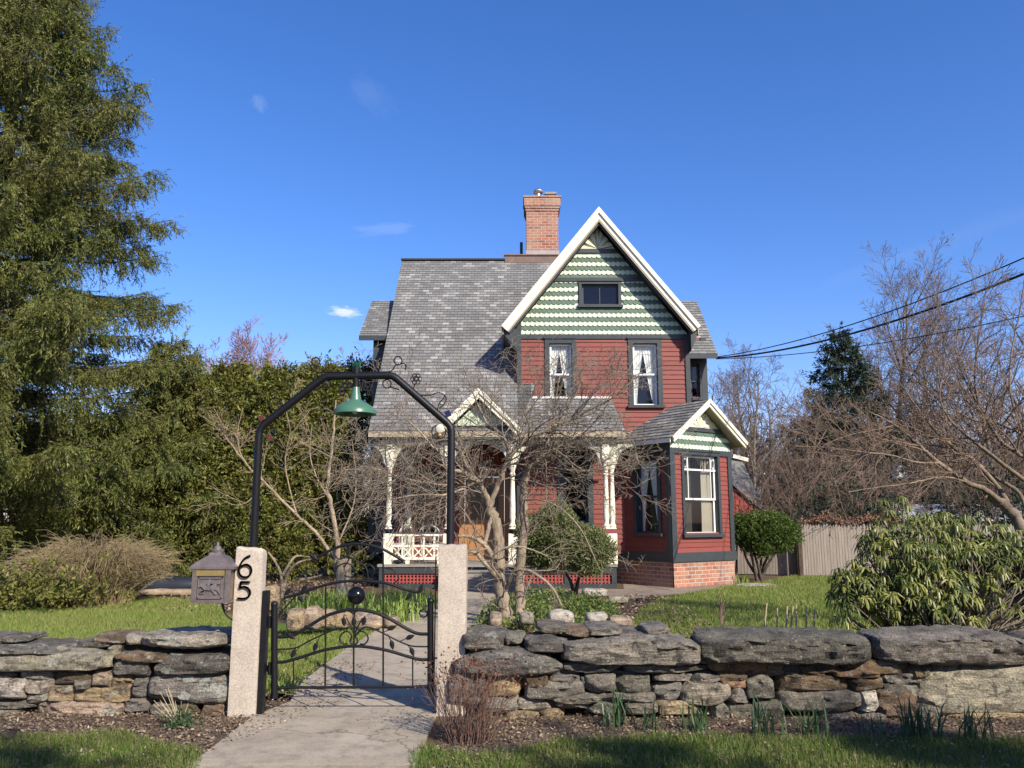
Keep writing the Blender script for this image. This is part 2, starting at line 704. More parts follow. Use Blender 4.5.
def wisp(skycol, px, py, size, stretch, amount, seed):
    d = (at(px, py, 100.0) - Vector((0, 0, CAM_Z))).normalized()
    rt = Vector((0, 0, 1)).cross(-d).normalized()
    up = rt.cross(-d) if rt.cross(-d).z > 0 else -rt.cross(-d)
    def dot(v, k):
        n = N(nt, 'ShaderNodeVectorMath', operation='DOT_PRODUCT')
        nt.links.new(tc.outputs['Generated'], n.inputs[0])
        n.inputs[1].default_value = v
        m = N(nt, 'ShaderNodeMath', operation='SUBTRACT')
        nt.links.new(n.outputs['Value'], m.inputs[0])
        m.inputs[1].default_value = v.dot(d)
        q = N(nt, 'ShaderNodeMath', operation='MULTIPLY')
        nt.links.new(m.outputs[0], q.inputs[0])
        q.inputs[1].default_value = k
        return q.outputs[0]
    cx = N(nt, 'ShaderNodeCombineXYZ')
    tl = R(stretch[2])
    a, b = rt * math.cos(tl) + up * math.sin(tl), up * math.cos(tl) - rt * math.sin(tl)
    nt.links.new(dot(a, 1 / (size * stretch[0])), cx.inputs[0])
    nt.links.new(dot(b, 1 / (size * stretch[1])), cx.inputs[1])
    ln = N(nt, 'ShaderNodeVectorMath', operation='LENGTH')
    nt.links.new(cx.outputs[0], ln.inputs[0])
    of = N(nt, 'ShaderNodeVectorMath', operation='ADD')
    nt.links.new(cx.outputs[0], of.inputs[0])
    of.inputs[1].default_value = (seed, seed * 1.7, 0)
    nz = noise_n(nt, of.outputs[0], 1.6, 6, 0.62)
    s = N(nt, 'ShaderNodeMath', operation='MULTIPLY')
    nt.links.new(nz, s.inputs[0])
    s.inputs[1].default_value = 1.5
    t = N(nt, 'ShaderNodeMath', operation='SUBTRACT')
    nt.links.new(s.outputs[0], t.inputs[0])
    nt.links.new(ln.outputs['Value'], t.inputs[1])
    rp = ramp(nt, t.outputs[0], [(0.0, (0, 0, 0)), (0.5, (amount, amount, amount))])
    return mixc(nt, rp.outputs[0], skycol, (4.6, 5.1, 5.6))


skycol = wisp(skycol, 344, 312, 0.022, (1.3, 0.42, -4), 0.9, 3.1)
skycol = wisp(skycol, 259, 104, 0.016, (0.8, 1.0, 30), 0.09, 7.7)
skycol = wisp(skycol, 372, 97, 0.035, (1.2, 0.7, -40), 0.04, 1.3)
skycol = wisp(skycol, 385, 229, 0.04, (1.3, 0.3, 8), 0.10, 9.2)
skycol = wisp(skycol, 940, 244, 0.12, (1.8, 0.14, 14), 0.03, 5.5)
nt.links.new(skycol, bg.inputs['Color'])
bg.inputs['Strength'].default_value = 0.125

sl = bpy.data.lights.new('sun', 'SUN')
sl.energy = 4.8
sl.angle = R(0.5)
sl.color = (1.0, 0.91, 0.78)
so = bpy.data.objects.new('sun', sl)
COL.objects.link(so)
sd = Vector((math.sin(R(SUN_AZ)) * math.cos(R(SUN_EL)), -math.cos(R(SUN_AZ)) * math.cos(R(SUN_EL)), math.sin(R(SUN_EL))))
so.rotation_euler = sd.to_track_quat('Z', 'Y').to_euler()
so.location = (10, -14, 14)
SUNDIR = np.array(sd)

vs = SC.view_settings
vs.view_transform = 'Standard'
vs.look = 'None'
vs.gamma = 1
vs.exposure = 0.62
SC.cycles.max_bounces = 6
SC.cycles.diffuse_bounces = 3
SC.cycles.glossy_bounces = 3
SC.cycles.transmission_bounces = 4
SC.cycles.transparent_max_bounces = 8
SC.cycles.use_denoising = True

# ------------------------------------------------------------------ ground sheets
def sheet(name, pts, z, m, label=None):
    mb = MB()
    mb.poly([(p[0], p[1], z) for p in pts])
    o = mb.build(name, m)
    tag(o, None, None, None, 'structure')
    return o


def groundmat(name, a, b, c, sc1, sc2, bmp=0.6, rough=0.95):
    m, nt, p = nmat(name)
    co = coords(nt)
    n1 = noise_n(nt, co, sc1, 6, 0.65)
    n2 = noise_n(nt, co, sc2, 5, 0.7)
    col = mixc(nt, 0.55, ramp(nt, n1, [(0.32, a), (0.5, b), (0.68, c)]).outputs[0], ramp(nt, n2, [(0.3, a), (0.7, c)]).outputs[0])
    nt.links.new(col, p.inputs['Base Color'])
    p.inputs['Roughness'].default_value = rough
    p.inputs['Specular IOR Level'].default_value = 0.15
    bump(nt, p, n2, bmp, 0.03)
    return m


M['soil'] = groundmat('leafy_soil', (0.05, 0.035, 0.022), (0.10, 0.07, 0.045), (0.16, 0.115, 0.07), 0.6, 18)
M['mulch'] = groundmat('bark_mulch', (0.07, 0.052, 0.036), (0.15, 0.112, 0.078), (0.25, 0.19, 0.135), 2.2, 45, 1.0)
M['turf'] = groundmat('turf_soil', (0.06, 0.09, 0.018), (0.09, 0.145, 0.026), (0.13, 0.18, 0.04), 0.8, 25)
M['terrace'] = groundmat('flagged_walk', (0.16, 0.125, 0.09), (0.24, 0.19, 0.14), (0.32, 0.265, 0.205), 1.2, 14)
M['asphalt'] = groundmat('asphalt', (0.045, 0.045, 0.045), (0.06, 0.06, 0.058), (0.08, 0.08, 0.077), 1, 60)

sheet('ground', [(-400, -60), (400, -60), (400, 700), (-400, 700)], 0.0, M['soil'])
sheet('mulch_strip', [(-9, 5.85), (-1.9, 4.9), (-1.4, 7.0), (-1.4, 8.0), (-9, 8.0)], 0.004, M['mulch'])
sheet('mulch_strip', [(-0.55, 4.8), (9, 5.6), (9, 8.0), (-0.55, 8.0)], 0.004, M['mulch'])
sheet('road', [(-400, -8), (400, -8), (400, 0.8), (-400, 0.8)], 0.004, M['asphalt'])


# verge edges run unevenly along the mulch
def edge(px_list, z=0.0):
    return [tuple(gnd(a, b)) for a, b in px_list]


VL = edge([(-60, 742), (0, 741), (40, 737), (75, 738), (105, 733), (122, 733), (140, 740), (168, 748), (196, 751), (203, 756)])
VL_poly = VL + [(-1.9, 5.2, 0), (-1.6, 2.0, 0), (-8, 2.0, 0)]
VR = edge([(410, 756), (425, 748), (470, 757), (520, 752), (560, 742), (600, 741), (660, 737), (720, 738), (790, 741), (860, 740), (930, 741), (1010, 742), (1100, 740)])
VR_poly = [(-0.5, 2.0, 0), (-0.62, 5.2, 0)] + VR + [(8, 2.0, 0)]
sheet('verge', VL_poly, 0.008, M['turf'])
sheet('verge', VR_poly, 0.008, M['turf'])
# lawns behind the wall
lawn_l = [(-24, 7.7), (-1.95, 7.7), (-1.9, 9.3), (-1.35, 11.4), (-1.1, 12.2), (-2.2, 12.9), (-3.6, 13.3), (-4.8, 14.2), (-6.0, 16.9), (-9.0, 17.5), (-24, 17.5)]
lawn_r = [(1.6, 7.7), (26, 7.7), (26, 27), (10, 27), (6.3, 21.5), (5.4, 20.7), (4.2, 18.9), (3.0, 17.2), (2.4, 15.5), (1.8, 13)]
sheet('lawn', lawn_l, 0.004, M['turf'])
sheet('lawn', lawn_r, 0.004, M['turf'])
sheet('terrace', [(0.2, 15.3), (1.4, 16.2), (2.6, 17.3), (3.4, 18.1), (4.6, 19.2), (5.9, 20.9), (5.0, 21.2), (3.9, 20.2), (2.8, 21.2), (2.6, 19.6), (-1.6, 19.6), (-1.6, 18.8), (-0.6, 17.5)], 0.008, M['terrace'])

# concrete path: slabs with joints, one mesh
m, nt, p = nmat('worn_concrete')
co = coords(nt)
n1 = noise_n(nt, co, 1.3, 6, 0.6)
n2 = noise_n(nt, co, 70, 5, 0.75)
n3 = noise_n(nt, co, 5.5, 6, 0.7)
col = ramp(nt, n1, [(0.3, (0.30, 0.25, 0.18)), (0.7, (0.42, 0.36, 0.27))]).outputs[0]
col = mixc(nt, ramp(nt, n3, [(0.48, (0, 0, 0)), (0.66, (0.75, 0.75, 0.75))]).outputs[0], col, (0.21, 0.18, 0.14))
vc = N(nt, 'ShaderNodeTexVoronoi', feature='DISTANCE_TO_EDGE')
vc.inputs['Scale'].default_value = 0.55
wv = N(nt, 'ShaderNodeVectorMath', operation='ADD')
nw_ = N(nt, 'ShaderNodeTexNoise')
nw_.inputs['Scale'].default_value = 3.5
nw_.inputs['Detail'].default_value = 5
nt.links.new(co, nw_.inputs['Vector'])
ws_ = N(nt, 'ShaderNodeVectorMath', operation='SCALE')
ws_.inputs['Scale'].default_value = 0.35
nt.links.new(nw_.outputs['Color'], ws_.inputs[0])
nt.links.new(co, wv.inputs[0])
nt.links.new(ws_.outputs[0], wv.inputs[1])
nt.links.new(wv.outputs[0], vc.inputs['Vector'])
col = mixc(nt, ramp(nt, vc.outputs['Distance'], [(0.0, (0.75, 0.75, 0.75)), (0.008, (0, 0, 0))]).outputs[0], col, (0.09, 0.075, 0.055))
n6 = noise_n(nt, co, 16, 6, 0.75)
col = mixc(nt, ramp(nt, n6, [(0.56, (0, 0, 0)), (0.68, (0.6, 0.6, 0.6))]).outputs[0], col, (0.17, 0.145, 0.11))
col = mixc(nt, 0.7, col, ramp(nt, n2, [(0.3, (0.6, 0.6, 0.6)), (0.7, (1.2, 1.2, 1.2))]).outputs[0], 'MULTIPLY')
nt.links.new(col, p.inputs['Base Color'])
p.inputs['Roughness'].default_value = 0.9
bump(nt, p, n2, 0.5, 0.006)
M['concrete'] = m

PL = [(-1.45, 2.0), (-1.75, 5.0), (-1.82, 5.9), (-1.62, 6.9), (-1.60, 7.7), (-1.62, 8.3), (-1.72, 9.3), (-1.42, 10.8), (-1.2, 12.0), (-1.0, 13.4), (-1.05, 15.2), (-1.5, 17.2), (-1.55, 19.2)]
PR = [(-0.45, 2.0), (-0.60, 5.0), (-0.66, 5.9), (-0.42, 6.9), (-0.40, 7.7), (-0.38, 8.3), (-0.38, 9.3), (-0.25, 10.8), (-0.12, 12.0), (0.02, 13.4), (0.05, 15.2), (0.05, 17.2), (0.05, 19.2)]
PL = [tuple(gnd(a, b))[:2] for a, b in ((60, 870), (190, 768), (254, 718), (290, 704), (303, 683), (345, 651), (372, 634), (399, 620), (424, 608), (444, 601), (455, 596), (458, 592))]
PR = [tuple(gnd(a, b))[:2] for a, b in ((380, 870), (415, 768), (434, 722), (440, 709), (450, 688), (470, 655), (479, 639), (486, 625), (490, 613), (492, 606), (493, 600), (494, 594))]
mb = MB()
joint = 0.012
for i in range(len(PL) - 1):
    a, b, c, d = (Vector((*PL[i], 0.0)), Vector((*PR[i], 0.0)), Vector((*PR[i + 1], 0.0)), Vector((*PL[i + 1], 0.0)))
    g0, g1 = (c - b).normalized() * joint / 2, (d - a).normalized() * joint / 2
    lo, hi = Vector((0, 0, -0.05)), Vector((0, 0, 0.022 + 0.003 * (i % 2)))
    q = [a + g1, b + g0, c - g0, d - g1] if i not in (2, 4, 6, 9) else [a, b, c, d]
    mb.hexa([v + lo for v in q] + [v + hi for v in q])
o = mb.build('path', M['concrete'])
tag(o, None, None, None, 'structure')


# ------------------------------------------------------------------ grass blades and mulch chips
def in_poly(P, poly):
    x, y = P[:, 0], P[:, 1]
    ins = np.zeros(len(P), bool)
    k = len(poly)
    for i in range(k):
        x0, y0 = poly[i][:2]
        x1, y1 = poly[(i + 1) % k][:2]
        c = ((y0 > y) != (y1 > y)) & (x < (x1 - x0) * (y - y0) / (y1 - y0 + 1e-12) + x0)
        ins ^= c
    return ins


def scatter(g, poly, n, bounds=None):
    xs = [p[0] for p in poly]
    ys = [p[1] for p in poly]
    b = bounds or (min(xs), max(xs), min(ys), max(ys))
    P = np.stack([g.uniform(b[0], b[1], n), g.uniform(b[2], b[3], n)], 1)
    return P[in_poly(P, poly)]


def blades(name, label_, P, h, wd, mat_, g, lean=0.35, clump=0.0):
    n = len(P)
    B3 = np.column_stack([P, np.full(n, 0.008)])
    hh = h * g.uniform(0.45, 1.3, n)
    a = g.uniform(0, 6.283, n)
    ln = g.uniform(0.05, 1, n) * lean
    A = np.column_stack([np.cos(a) * ln, np.sin(a) * ln, np.ones(n)]) * hh[:, None]
    b = g.uniform(0, 6.283, n)
    W = np.column_stack([np.cos(b), np.sin(b), np.zeros(n)]) * (wd * g.uniform(0.6, 1.4, n))[:, None]
    V = np.empty((n, 3, 3))
    V[:, 0] = B3 - W
    V[:, 1] = B3 + W
    V[:, 2] = B3 + A
    o = np_mesh(name, V.reshape(-1, 3), 3, mat_, None, (0, 0, 0), g.random(n))
    tag(o, label_, 'grass', None, 'stuff')
    return o


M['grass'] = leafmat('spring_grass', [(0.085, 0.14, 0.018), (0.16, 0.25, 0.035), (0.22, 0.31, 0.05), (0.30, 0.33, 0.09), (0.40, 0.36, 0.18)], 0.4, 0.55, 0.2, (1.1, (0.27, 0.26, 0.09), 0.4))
M['verge_grass'] = leafmat('verge_grass', [(0.04, 0.085, 0.012), (0.08, 0.155, 0.02), (0.11, 0.19, 0.028), (0.15, 0.20, 0.045), (0.28, 0.26, 0.12)], 0.3, 0.55, 0.2, (1.3, (0.17, 0.17, 0.06), 0.4))  # darker than the lawn grass: the verge's shade is put into the colour
g = np.random.default_rng(11)
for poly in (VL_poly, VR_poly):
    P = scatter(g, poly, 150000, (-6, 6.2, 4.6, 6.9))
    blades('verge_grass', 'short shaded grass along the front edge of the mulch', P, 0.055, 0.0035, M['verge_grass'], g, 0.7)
LAWN_L2 = [tuple(gnd(a, b))[:2] for a, b in ((-400, 700), (262, 700), (300, 678), (345, 652), (372, 635), (384, 628), (300, 634), (270, 632), (240, 604), (150, 598), (120, 606), (60, 612), (-10, 614), (-300, 620))]
P = scatter(g, lawn_l, 300000, (-13, -1, 7.7, 17.5))
P = P[in_poly(P, LAWN_L2)]
blades('lawn_grass', 'bright green lawn behind the left stone wall', P, 0.06, 0.006, M['grass'], g, 0.8)
P = scatter(g, lawn_r, 260000, (1.5, 16, 7.7, 26))
blades('lawn_grass', 'bright green lawn between the right stone wall and the bay', P, 0.06, 0.007, M['grass'], g, 0.8)

M['chip'] = leafmat('mulch_chips', [(0.055, 0.038, 0.025), (0.14, 0.098, 0.065), (0.23, 0.165, 0.112), (0.29, 0.215, 0.15), (0.40, 0.32, 0.23)], 0.0, 0.9, 0.1)


def chips(poly, n, b, label_, size=0.021):
    P = scatter(g, poly, n, b)
    k = len(P)
    a = g.uniform(0, 6.283, k)
    s = size * g.uniform(0.4, 1.6, k)
    A = np.column_stack([np.cos(a), np.sin(a), g.normal(0, 0.35, k)]) * s[:, None]
    W = np.column_stack([-np.sin(a), np.cos(a), g.normal(0, 0.4, k)]) * (s * g.uniform(0.12, 0.4, k))[:, None]
    B3 = np.column_stack([P, g.uniform(0.008, 0.03, k)])
    o = np_mesh('mulch_litter', leaves(B3, A, W), 4, M['chip'], None, (0, 0, 0), g.random(k) ** 1.4)
    tag(o, label_, 'mulch', None, 'stuff')


chips([(-9, 5.85), (-2.25, 5.5), (-1.7, 7.0), (-1.68, 7.3), (-9, 7.3)], 28000, (-6.5, -1.6, 5.5, 7.4), 'chips of bark mulch and dry leaves before the left wall')
chips([(-0.65, 5.2), (9, 5.6), (9, 7.3), (-0.45, 7.3)], 36000, (-0.7, 6.5, 5.2, 7.4), 'chips of bark mulch and dry leaves before the right wall')
chips([(-2.6, 7.3), (-1.5, 7.3), (-1.5, 9.6), (-2.6, 9.6)], 5000, (-2.6, -1.5, 7.3, 9.6), 'dry leaf litter behind the gate hinge')
# bed litter under the apple tree and before the hedge
chips([(-0.3, 8.2), (3, 8.2), (3.2, 18), (0.1, 17.5)], 14000, (-0.3, 3.2, 8.2, 18), 'leaf litter on the bed under the bare apple tree', 0.05)
chips([(-12, 17.2), (-3.6, 13.6), (-3.2, 22), (-12, 22)], 16000, (-12, -3.2, 13.6, 22), 'leaf litter under the hedge and spruce', 0.06)
# ------------------------------------------------------------------ dry stone walls
from itertools import product as _prod


def stone_arrays(c, w, h, d, ex, amp, seed, nx=9, nz=7, ny=6, arch=0.0, ncut=9):
    """a rounded block: superellipsoid cube with noise; returns verts, quads"""
    idx = {}
    V, F = [], []
    rr_ = random.Random(int(seed * 1000))
    cuts = []
    for _ in range(ncut):
        n_ = Vector((rr_.uniform(-1, 1), rr_.uniform(-1, .5), rr_.uniform(-1, 1)))
        n_.normalize()
        sup = abs(n_.x) + abs(n_.y) + abs(n_.z)
        cuts.append((n_, sup * rr_.uniform(.66, .9)))

    def vid(i, j, k):
        key = (i, j, k)
        if key not in idx:
            x, y, z = 2 * i / nx - 1, 2 * j / ny - 1, 2 * k / nz - 1
            l = (abs(x) ** ex + abs(y) ** ex + abs(z) ** ex) ** (1 / ex)
            mx = max(abs(x), abs(y), abs(z))
            s = mx / l
            p = Vector((x * s, y * s, z * s))
            for n_, d_ in cuts:
                e_ = p.dot(n_) - d_
                if e_ > 0:
                    p -= n_ * e_
            q = Vector((p.x * w * 0.9 + seed * 3.1, p.y * d * 0.9 + seed * 1.7, p.z * h * 1.6 - seed))
            n1 = mnoise.noise(q * 4.5) * 0.7 + mnoise.noise(q * 11) * 0.4 + mnoise.noise(q * 27) * 0.16
            low = mnoise.noise(Vector((p.x * 1.1 + seed * 9, seed * 5, 0)))
            pz = p.z + low * 0.09
            if arch:
                pz -= arch * (p.x * p.x) * (0.5 + 0.5 * p.z)
            e = 1 + amp * n1 * 0.055 / max(min(w, h), 0.12)
            V.append((c[0] + p.x * w / 2 * (1 + amp * n1 * 0.05 / max(w, 0.1)), c[1] + p.y * d / 2 + amp * n1 * 0.045, c[2] + pz * h / 2 * min(e, 1.3)))
            idx[key] = len(V) - 1
        return idx[key]

    for i, j in _prod(range(nx), range(ny)):
        F.append((vid(i, j, 0), vid(i, j + 1, 0), vid(i + 1, j + 1, 0), vid(i + 1, j, 0)))
        F.append((vid(i, j, nz), vid(i + 1, j, nz), vid(i + 1, j + 1, nz), vid(i, j + 1, nz)))
    for i, k in _prod(range(nx), range(nz)):
        F.append((vid(i, 0, k), vid(i + 1, 0, k), vid(i + 1, 0, k + 1), vid(i, 0, k + 1)))
        F.append((vid(i, ny, k), vid(i, ny, k + 1), vid(i + 1, ny, k + 1), vid(i + 1, ny, k)))
    for j, k in _prod(range(ny), range(nz)):
        F.append((vid(0, j, k), vid(0, j, k + 1), vid(0, j + 1, k + 1), vid(0, j + 1, k)))
        F.append((vid(nx, j, k), vid(nx, j + 1, k), vid(nx, j + 1, k + 1), vid(nx, j, k + 1)))
    return np.array(V), np.array(F)


TONES = {'g': (0.245, 0.23, 0.20), 'd': (0.16, 0.149, 0.13), 'w': (0.50, 0.47, 0.42), 't': (0.40, 0.31, 0.20), 'p': (0.40, 0.32, 0.245),
         'b': (0.19, 0.14, 0.095), 'o': (0.30, 0.19, 0.12), 'l': (0.36, 0.33, 0.265), 'k': (0.19, 0.178, 0.156)}


def stone(name, parent, px, Yf, d, tone, ex=4.5, amp=1.0, lichen=0.6, arch=0.0, yoff=0.0, res=1, grow_=1.0, cap=False):
    x0, y0, x1, y1 = px
    a, b = at(x0, y1, Yf), at(x1, y0, Yf)
    if cap:
        h0 = b.z - a.z
        b.z = at(x1, y0, Yf + yoff + .8 * d).z
        a.z = min(a.z, b.z - .75 * h0)
    w_, h_ = (b.x - a.x) * grow_ * (1.0 if cap else 1.025), (b.z - a.z) * grow_ * 1.03
    c = ((a.x + b.x) / 2, Yf + yoff + d / 2 + rng.uniform(-0.02, 0.02), (a.z + b.z) / 2)
    big = w_ > 0.7
    V, F = stone_arrays(c, w_, h_, d, ex * (1.0 if big else 1.7), amp, rng.uniform(0, 90), 30 if big else 14, 14 if big else 10, 10 if big else 7, arch)
    o = np_mesh(name, (V, F), 4, M['stone'], parent, None, smooth=True)
    o.data.set_sharp_from_angle(angle=R(24))
    t = TONES[tone]
    j = rng.uniform(0.85, 1.15)
    o.color = (t[0] * j * rng.uniform(0.96, 1.04), t[1] * j, t[2] * j * rng.uniform(0.94, 1.06), lichen * rng.uniform(0.6, 1.2))
    return o


def boulder_thing(name, label_, cat, px, Y, d, tone, group=None, lichen=0.3, ex=2.6, amp=1.2):
    a, b = at(px[0], px[3], Y), at(px[2], px[1], Y)
    c = Vector(((a.x + b.x) / 2, Y, (a.z + b.z) / 2))
    V, F = stone_arrays(c, b.x - a.x, b.z - a.z, d, ex, amp, rng.uniform(0, 90), 11, 8, 8)
    o = np_mesh(name, (V, F), 4, M['stone'], None, (c.x, c.y, a.z), smooth=True)
    t = TONES[tone]
    o.color = (*t, lichen)
    tag(o, label_, cat, group)
    return o


YL = 7.10
wl = root('stone_wall', 'low dry stone wall of warm lichened slabs left of the gate', 'stone wall', (-4.2, YL + .25, 0))
LEFT = [  # px box, tone, kind (c = capstone), exponent
    ((-60, 639, 64, 655), 'd', 'c', 5), ((-70, 649, 113, 673), 'l', 'c', 6), ((65, 636, 106, 646), 'k', 'c', 5), ((84, 630, 120, 643), 'b', 'c', 4),
    ((117, 630, 138, 645), 'l', 's', 2.6), ((104, 641, 114, 652), 'l', 's', 2.6), ((112, 645, 166, 657), 'b', 'c', 5), ((134, 627, 231, 648), 'l', 'c', 4),
    ((150, 645, 236, 677), 'd', 'c', 4), ((109, 655, 153, 677), 'd', 's', 4), ((142, 674, 235, 706), 'g', 'c', 4.5), ((195, 704, 229, 722), 'b', 's', 5),
    ((176, 703, 197, 718), 'b', 's', 3), ((-12, 672, 14, 680), 'd', 's', 3), ((15, 671, 50, 681), 'g', 's', 3.4), ((49, 672, 90, 686), 'b', 's', 3.6),
    ((87, 673, 110, 691), 'p', 's', 3.2), ((107, 667, 116, 677), 'w', 's', 2.6), ((105, 677, 131, 693), 't', 's', 3), ((72, 681, 88, 691), 'g', 's', 3),
    ((-25, 679, 24, 698), 'w', 's', 7), ((21, 679, 50, 696), 'l', 's', 3.6), ((42, 685, 74, 704), 't', 's', 3.2), ((68, 689, 128, 705), 't', 's', 3),
    ((-30, 696, 23, 703), 'p', 's', 5), ((22, 694, 45, 705), 'g', 's', 4), ((-30, 702, 31, 712), 'g', 's', 4), ((30, 702, 120, 720), 'p', 's', 4),
    ((-30, 710, 18, 722), 'g', 's', 4), ((119, 699, 146, 715), 'g', 's', 3.4), ((144, 704, 178, 719), 'g', 's', 3), ((128, 676, 144, 700), 'k', 's', 3),
    ((-75, 632, -5, 645), 'k', 'c', 4), ((-10, 632, 15, 641), 'd', 'c', 3), ((-75, 672, -12, 690), 'g', 's', 4), ((-75, 690, -25, 720), 'b', 's', 4),
]
for px, t, k, e in LEFT:
    back = px[3] < 648
    stone('capstone' if k == 'c' else 'stone', wl, px, YL, 0.62 if k == 'c' and not back else 0.40, t, e, 1.0, 0.75,
          yoff=0.10 if back else (-0.03 if k == 'c' else rng.uniform(0, 0.05)), cap=px[1] < 648)
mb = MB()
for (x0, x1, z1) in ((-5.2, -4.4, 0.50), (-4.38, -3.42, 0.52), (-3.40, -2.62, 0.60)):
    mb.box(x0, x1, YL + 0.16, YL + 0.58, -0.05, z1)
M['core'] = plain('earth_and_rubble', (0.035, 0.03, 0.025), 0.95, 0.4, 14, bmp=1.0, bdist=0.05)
mb.build('rubble_core', M['core'], wl)

YR = 7.0
wr = root('stone_wall', 'long dry stone wall of dark slabs and boulders right of the gate', 'stone wall', (2.0, YR + .25, 0))
RIGHT = [
    ((460, 626, 508, 652), 'k', 'c', 2.8), ((504, 630, 525, 644), 'g', 's', 2.4), ((524, 633, 567, 654), 'd', 's', 3.2),
    ((538, 620, 571, 630), 'k', 'c', 3.6), ((564, 623, 594, 634), 'b', 'c', 5), ((590, 622, 626, 634), 'k', 'c', 4), ((620, 626, 651, 637), 'k', 'c', 4),
    ((486, 668, 524, 697), 't', 's', 8), ((447, 672, 487, 706), 'g', 's', 3), ((646, 621, 673, 638), 'k', 's', 2.5), ((698, 654, 714, 666), 'k', 's', 2.8),
    ((562, 663, 627, 674), 'k', 'c', 5), ((626, 664, 710, 675), 'g', 'c', 5), ((589, 672, 625, 676), 'd', 's', 5),
    ((711, 660, 786, 677), 'b', 's', 4), ((783, 663, 806, 674), 'd', 's', 4), ((803, 665, 843, 675), 'b', 's', 4), ((847, 661, 913, 677), 'b', 's', 4.5),
    ((909, 663, 933, 680), 'b', 's', 3), ((775, 675, 852, 693), 'b', 's', 3.2), ((836, 671, 882, 679), 'o', 's', 4), ((851, 678, 886, 692), 'b', 's', 3.6),
    ((879, 674, 928, 686), 'g', 's', 4), ((783, 690, 866, 715), 'g', 's', 4), ((864, 690, 882, 714), 'w', 's', 3.4), ((881, 690, 920, 720), 'b', 's', 4),
    ((884, 684, 927, 698), 'd', 's', 4), ((749, 676, 775, 704), 'g', 's', 6), ((683, 684, 732, 707), 'l', 's', 3.6), ((654, 682, 686, 704), 'g', 's', 3),
    ((656, 674, 695, 685), 'g', 's', 4), ((693, 674, 721, 686), 'g', 's', 6), ((615, 674, 657, 696), 'k', 's', 3.4), ((586, 674, 617, 693), 'g', 's', 3.4),
    ((526, 682, 585, 701), 'g', 's', 3.6), ((521, 671, 549, 691), 'b', 's', 4), ((549, 675, 581, 687), 'g', 's', 3.6), ((548, 667, 580, 678), 'k', 's', 4),
    ((521, 666, 544, 673), 'k', 's', 5), ((542, 663, 564, 673), 'g', 's', 4), ((516, 699, 556, 714), 'l', 's', 3.6), ((551, 695, 602, 705), 'g', 's', 4),
    ((556, 700, 590, 712), 'g', 's', 4), ((539, 710, 566, 723), 't', 's', 3), ((659, 701, 699, 716), 't', 's', 3.4), ((712, 704, 732, 724), 'g', 's', 3),
    ((729, 704, 760, 729), 'k', 's', 2.8), ((720, 674, 750, 683), 'b', 's', 4), ((722, 680, 750, 690), 'o', 's', 4), ((729, 688, 751, 706), 'g', 's', 3.6),
    ((597, 694, 657, 704), 'g', 's', 4), ((581, 678, 592, 692), 'k', 's', 3), ((624, 702, 660, 716), 'k', 's', 3), ((588, 702, 627, 717), 'g', 's', 3.4),
    ((824, 714, 856, 729), 'g', 's', 3), ((852, 713, 908, 729), 'g', 's', 3), ((944, 711, 1050, 728), 't', 's', 3), ((918, 704, 948, 727), 'k', 's', 3.4),
    ((786, 672, 833, 680), 'b', 's', 4), ((505, 711, 542, 724), 't', 's', 4), ((480, 694, 520, 716), 'g', 's', 3), ((757, 703, 786, 724), 'k', 's', 3),
    ((1040, 632, 1120, 668), 'd', 'c', 4), ((1045, 668, 1120, 726), 'g', 's', 5),
]
for px, t, k, e in RIGHT:
    back = px[3] < 640
    stone('capstone' if k == 'c' and px[2] - px[0] > 30 else 'stone', wr, px, YR, 0.55 if k == 'c' else 0.42, t, e, 1.0, 0.45,
          yoff=0.14 if back else rng.uniform(0, 0.05), cap=px[1] < 640)
stone('boulder', wr, (447, 640, 564, 680), YR, 0.62, 'k', 3.0, 1.0, 0.5, arch=0.75, yoff=-0.08, cap=True)
stone('capstone', wr, (563, 631, 702, 666), YR, 0.62, 'g', 8.0, 1.2, 0.25, yoff=-0.05, cap=True)
stone('capstone', wr, (699, 628, 872, 664), YR, 0.66, 'd', 6.0, 1.5, 0.10, yoff=-0.10, cap=True)
stone('capstone', wr, (880, 627, 1042, 666), YR, 0.66, 'k', 5.0, 1.4, 0.12, yoff=-0.08, cap=True)
stone('slab', wr, (924, 666, 1046, 716), YR, 0.45, 'l', 6.0, 0.9, 0.15, yoff=0.0)
xq = 1120
while xq < 1560:      # the wall runs on past the edge of the photo
    stone('capstone', wr, (xq, 630, xq + 118, 668), YR, 0.6, rng.choice('dkg'), 6.0, 1.3, 0.3, yoff=-0.05, cap=True)
    for yq, hq, st in ((667, 20, 62), (686, 22, 80), (707, 20, 58)):
        xx = xq
        while xx < xq + 116:
            ww_ = min(st * rng.uniform(.7, 1.3), xq + 118 - xx)
            stone('stone', wr, (xx, yq, xx + ww_, yq + hq), YR, 0.42, rng.choice('ggkbl'), 4.0, 1.0, 0.4)
            xx += ww_
    xq += 120
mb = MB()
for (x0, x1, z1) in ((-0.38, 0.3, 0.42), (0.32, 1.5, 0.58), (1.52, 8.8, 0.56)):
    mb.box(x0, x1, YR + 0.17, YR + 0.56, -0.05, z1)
mb.build('rubble_core', M['core'], wr)

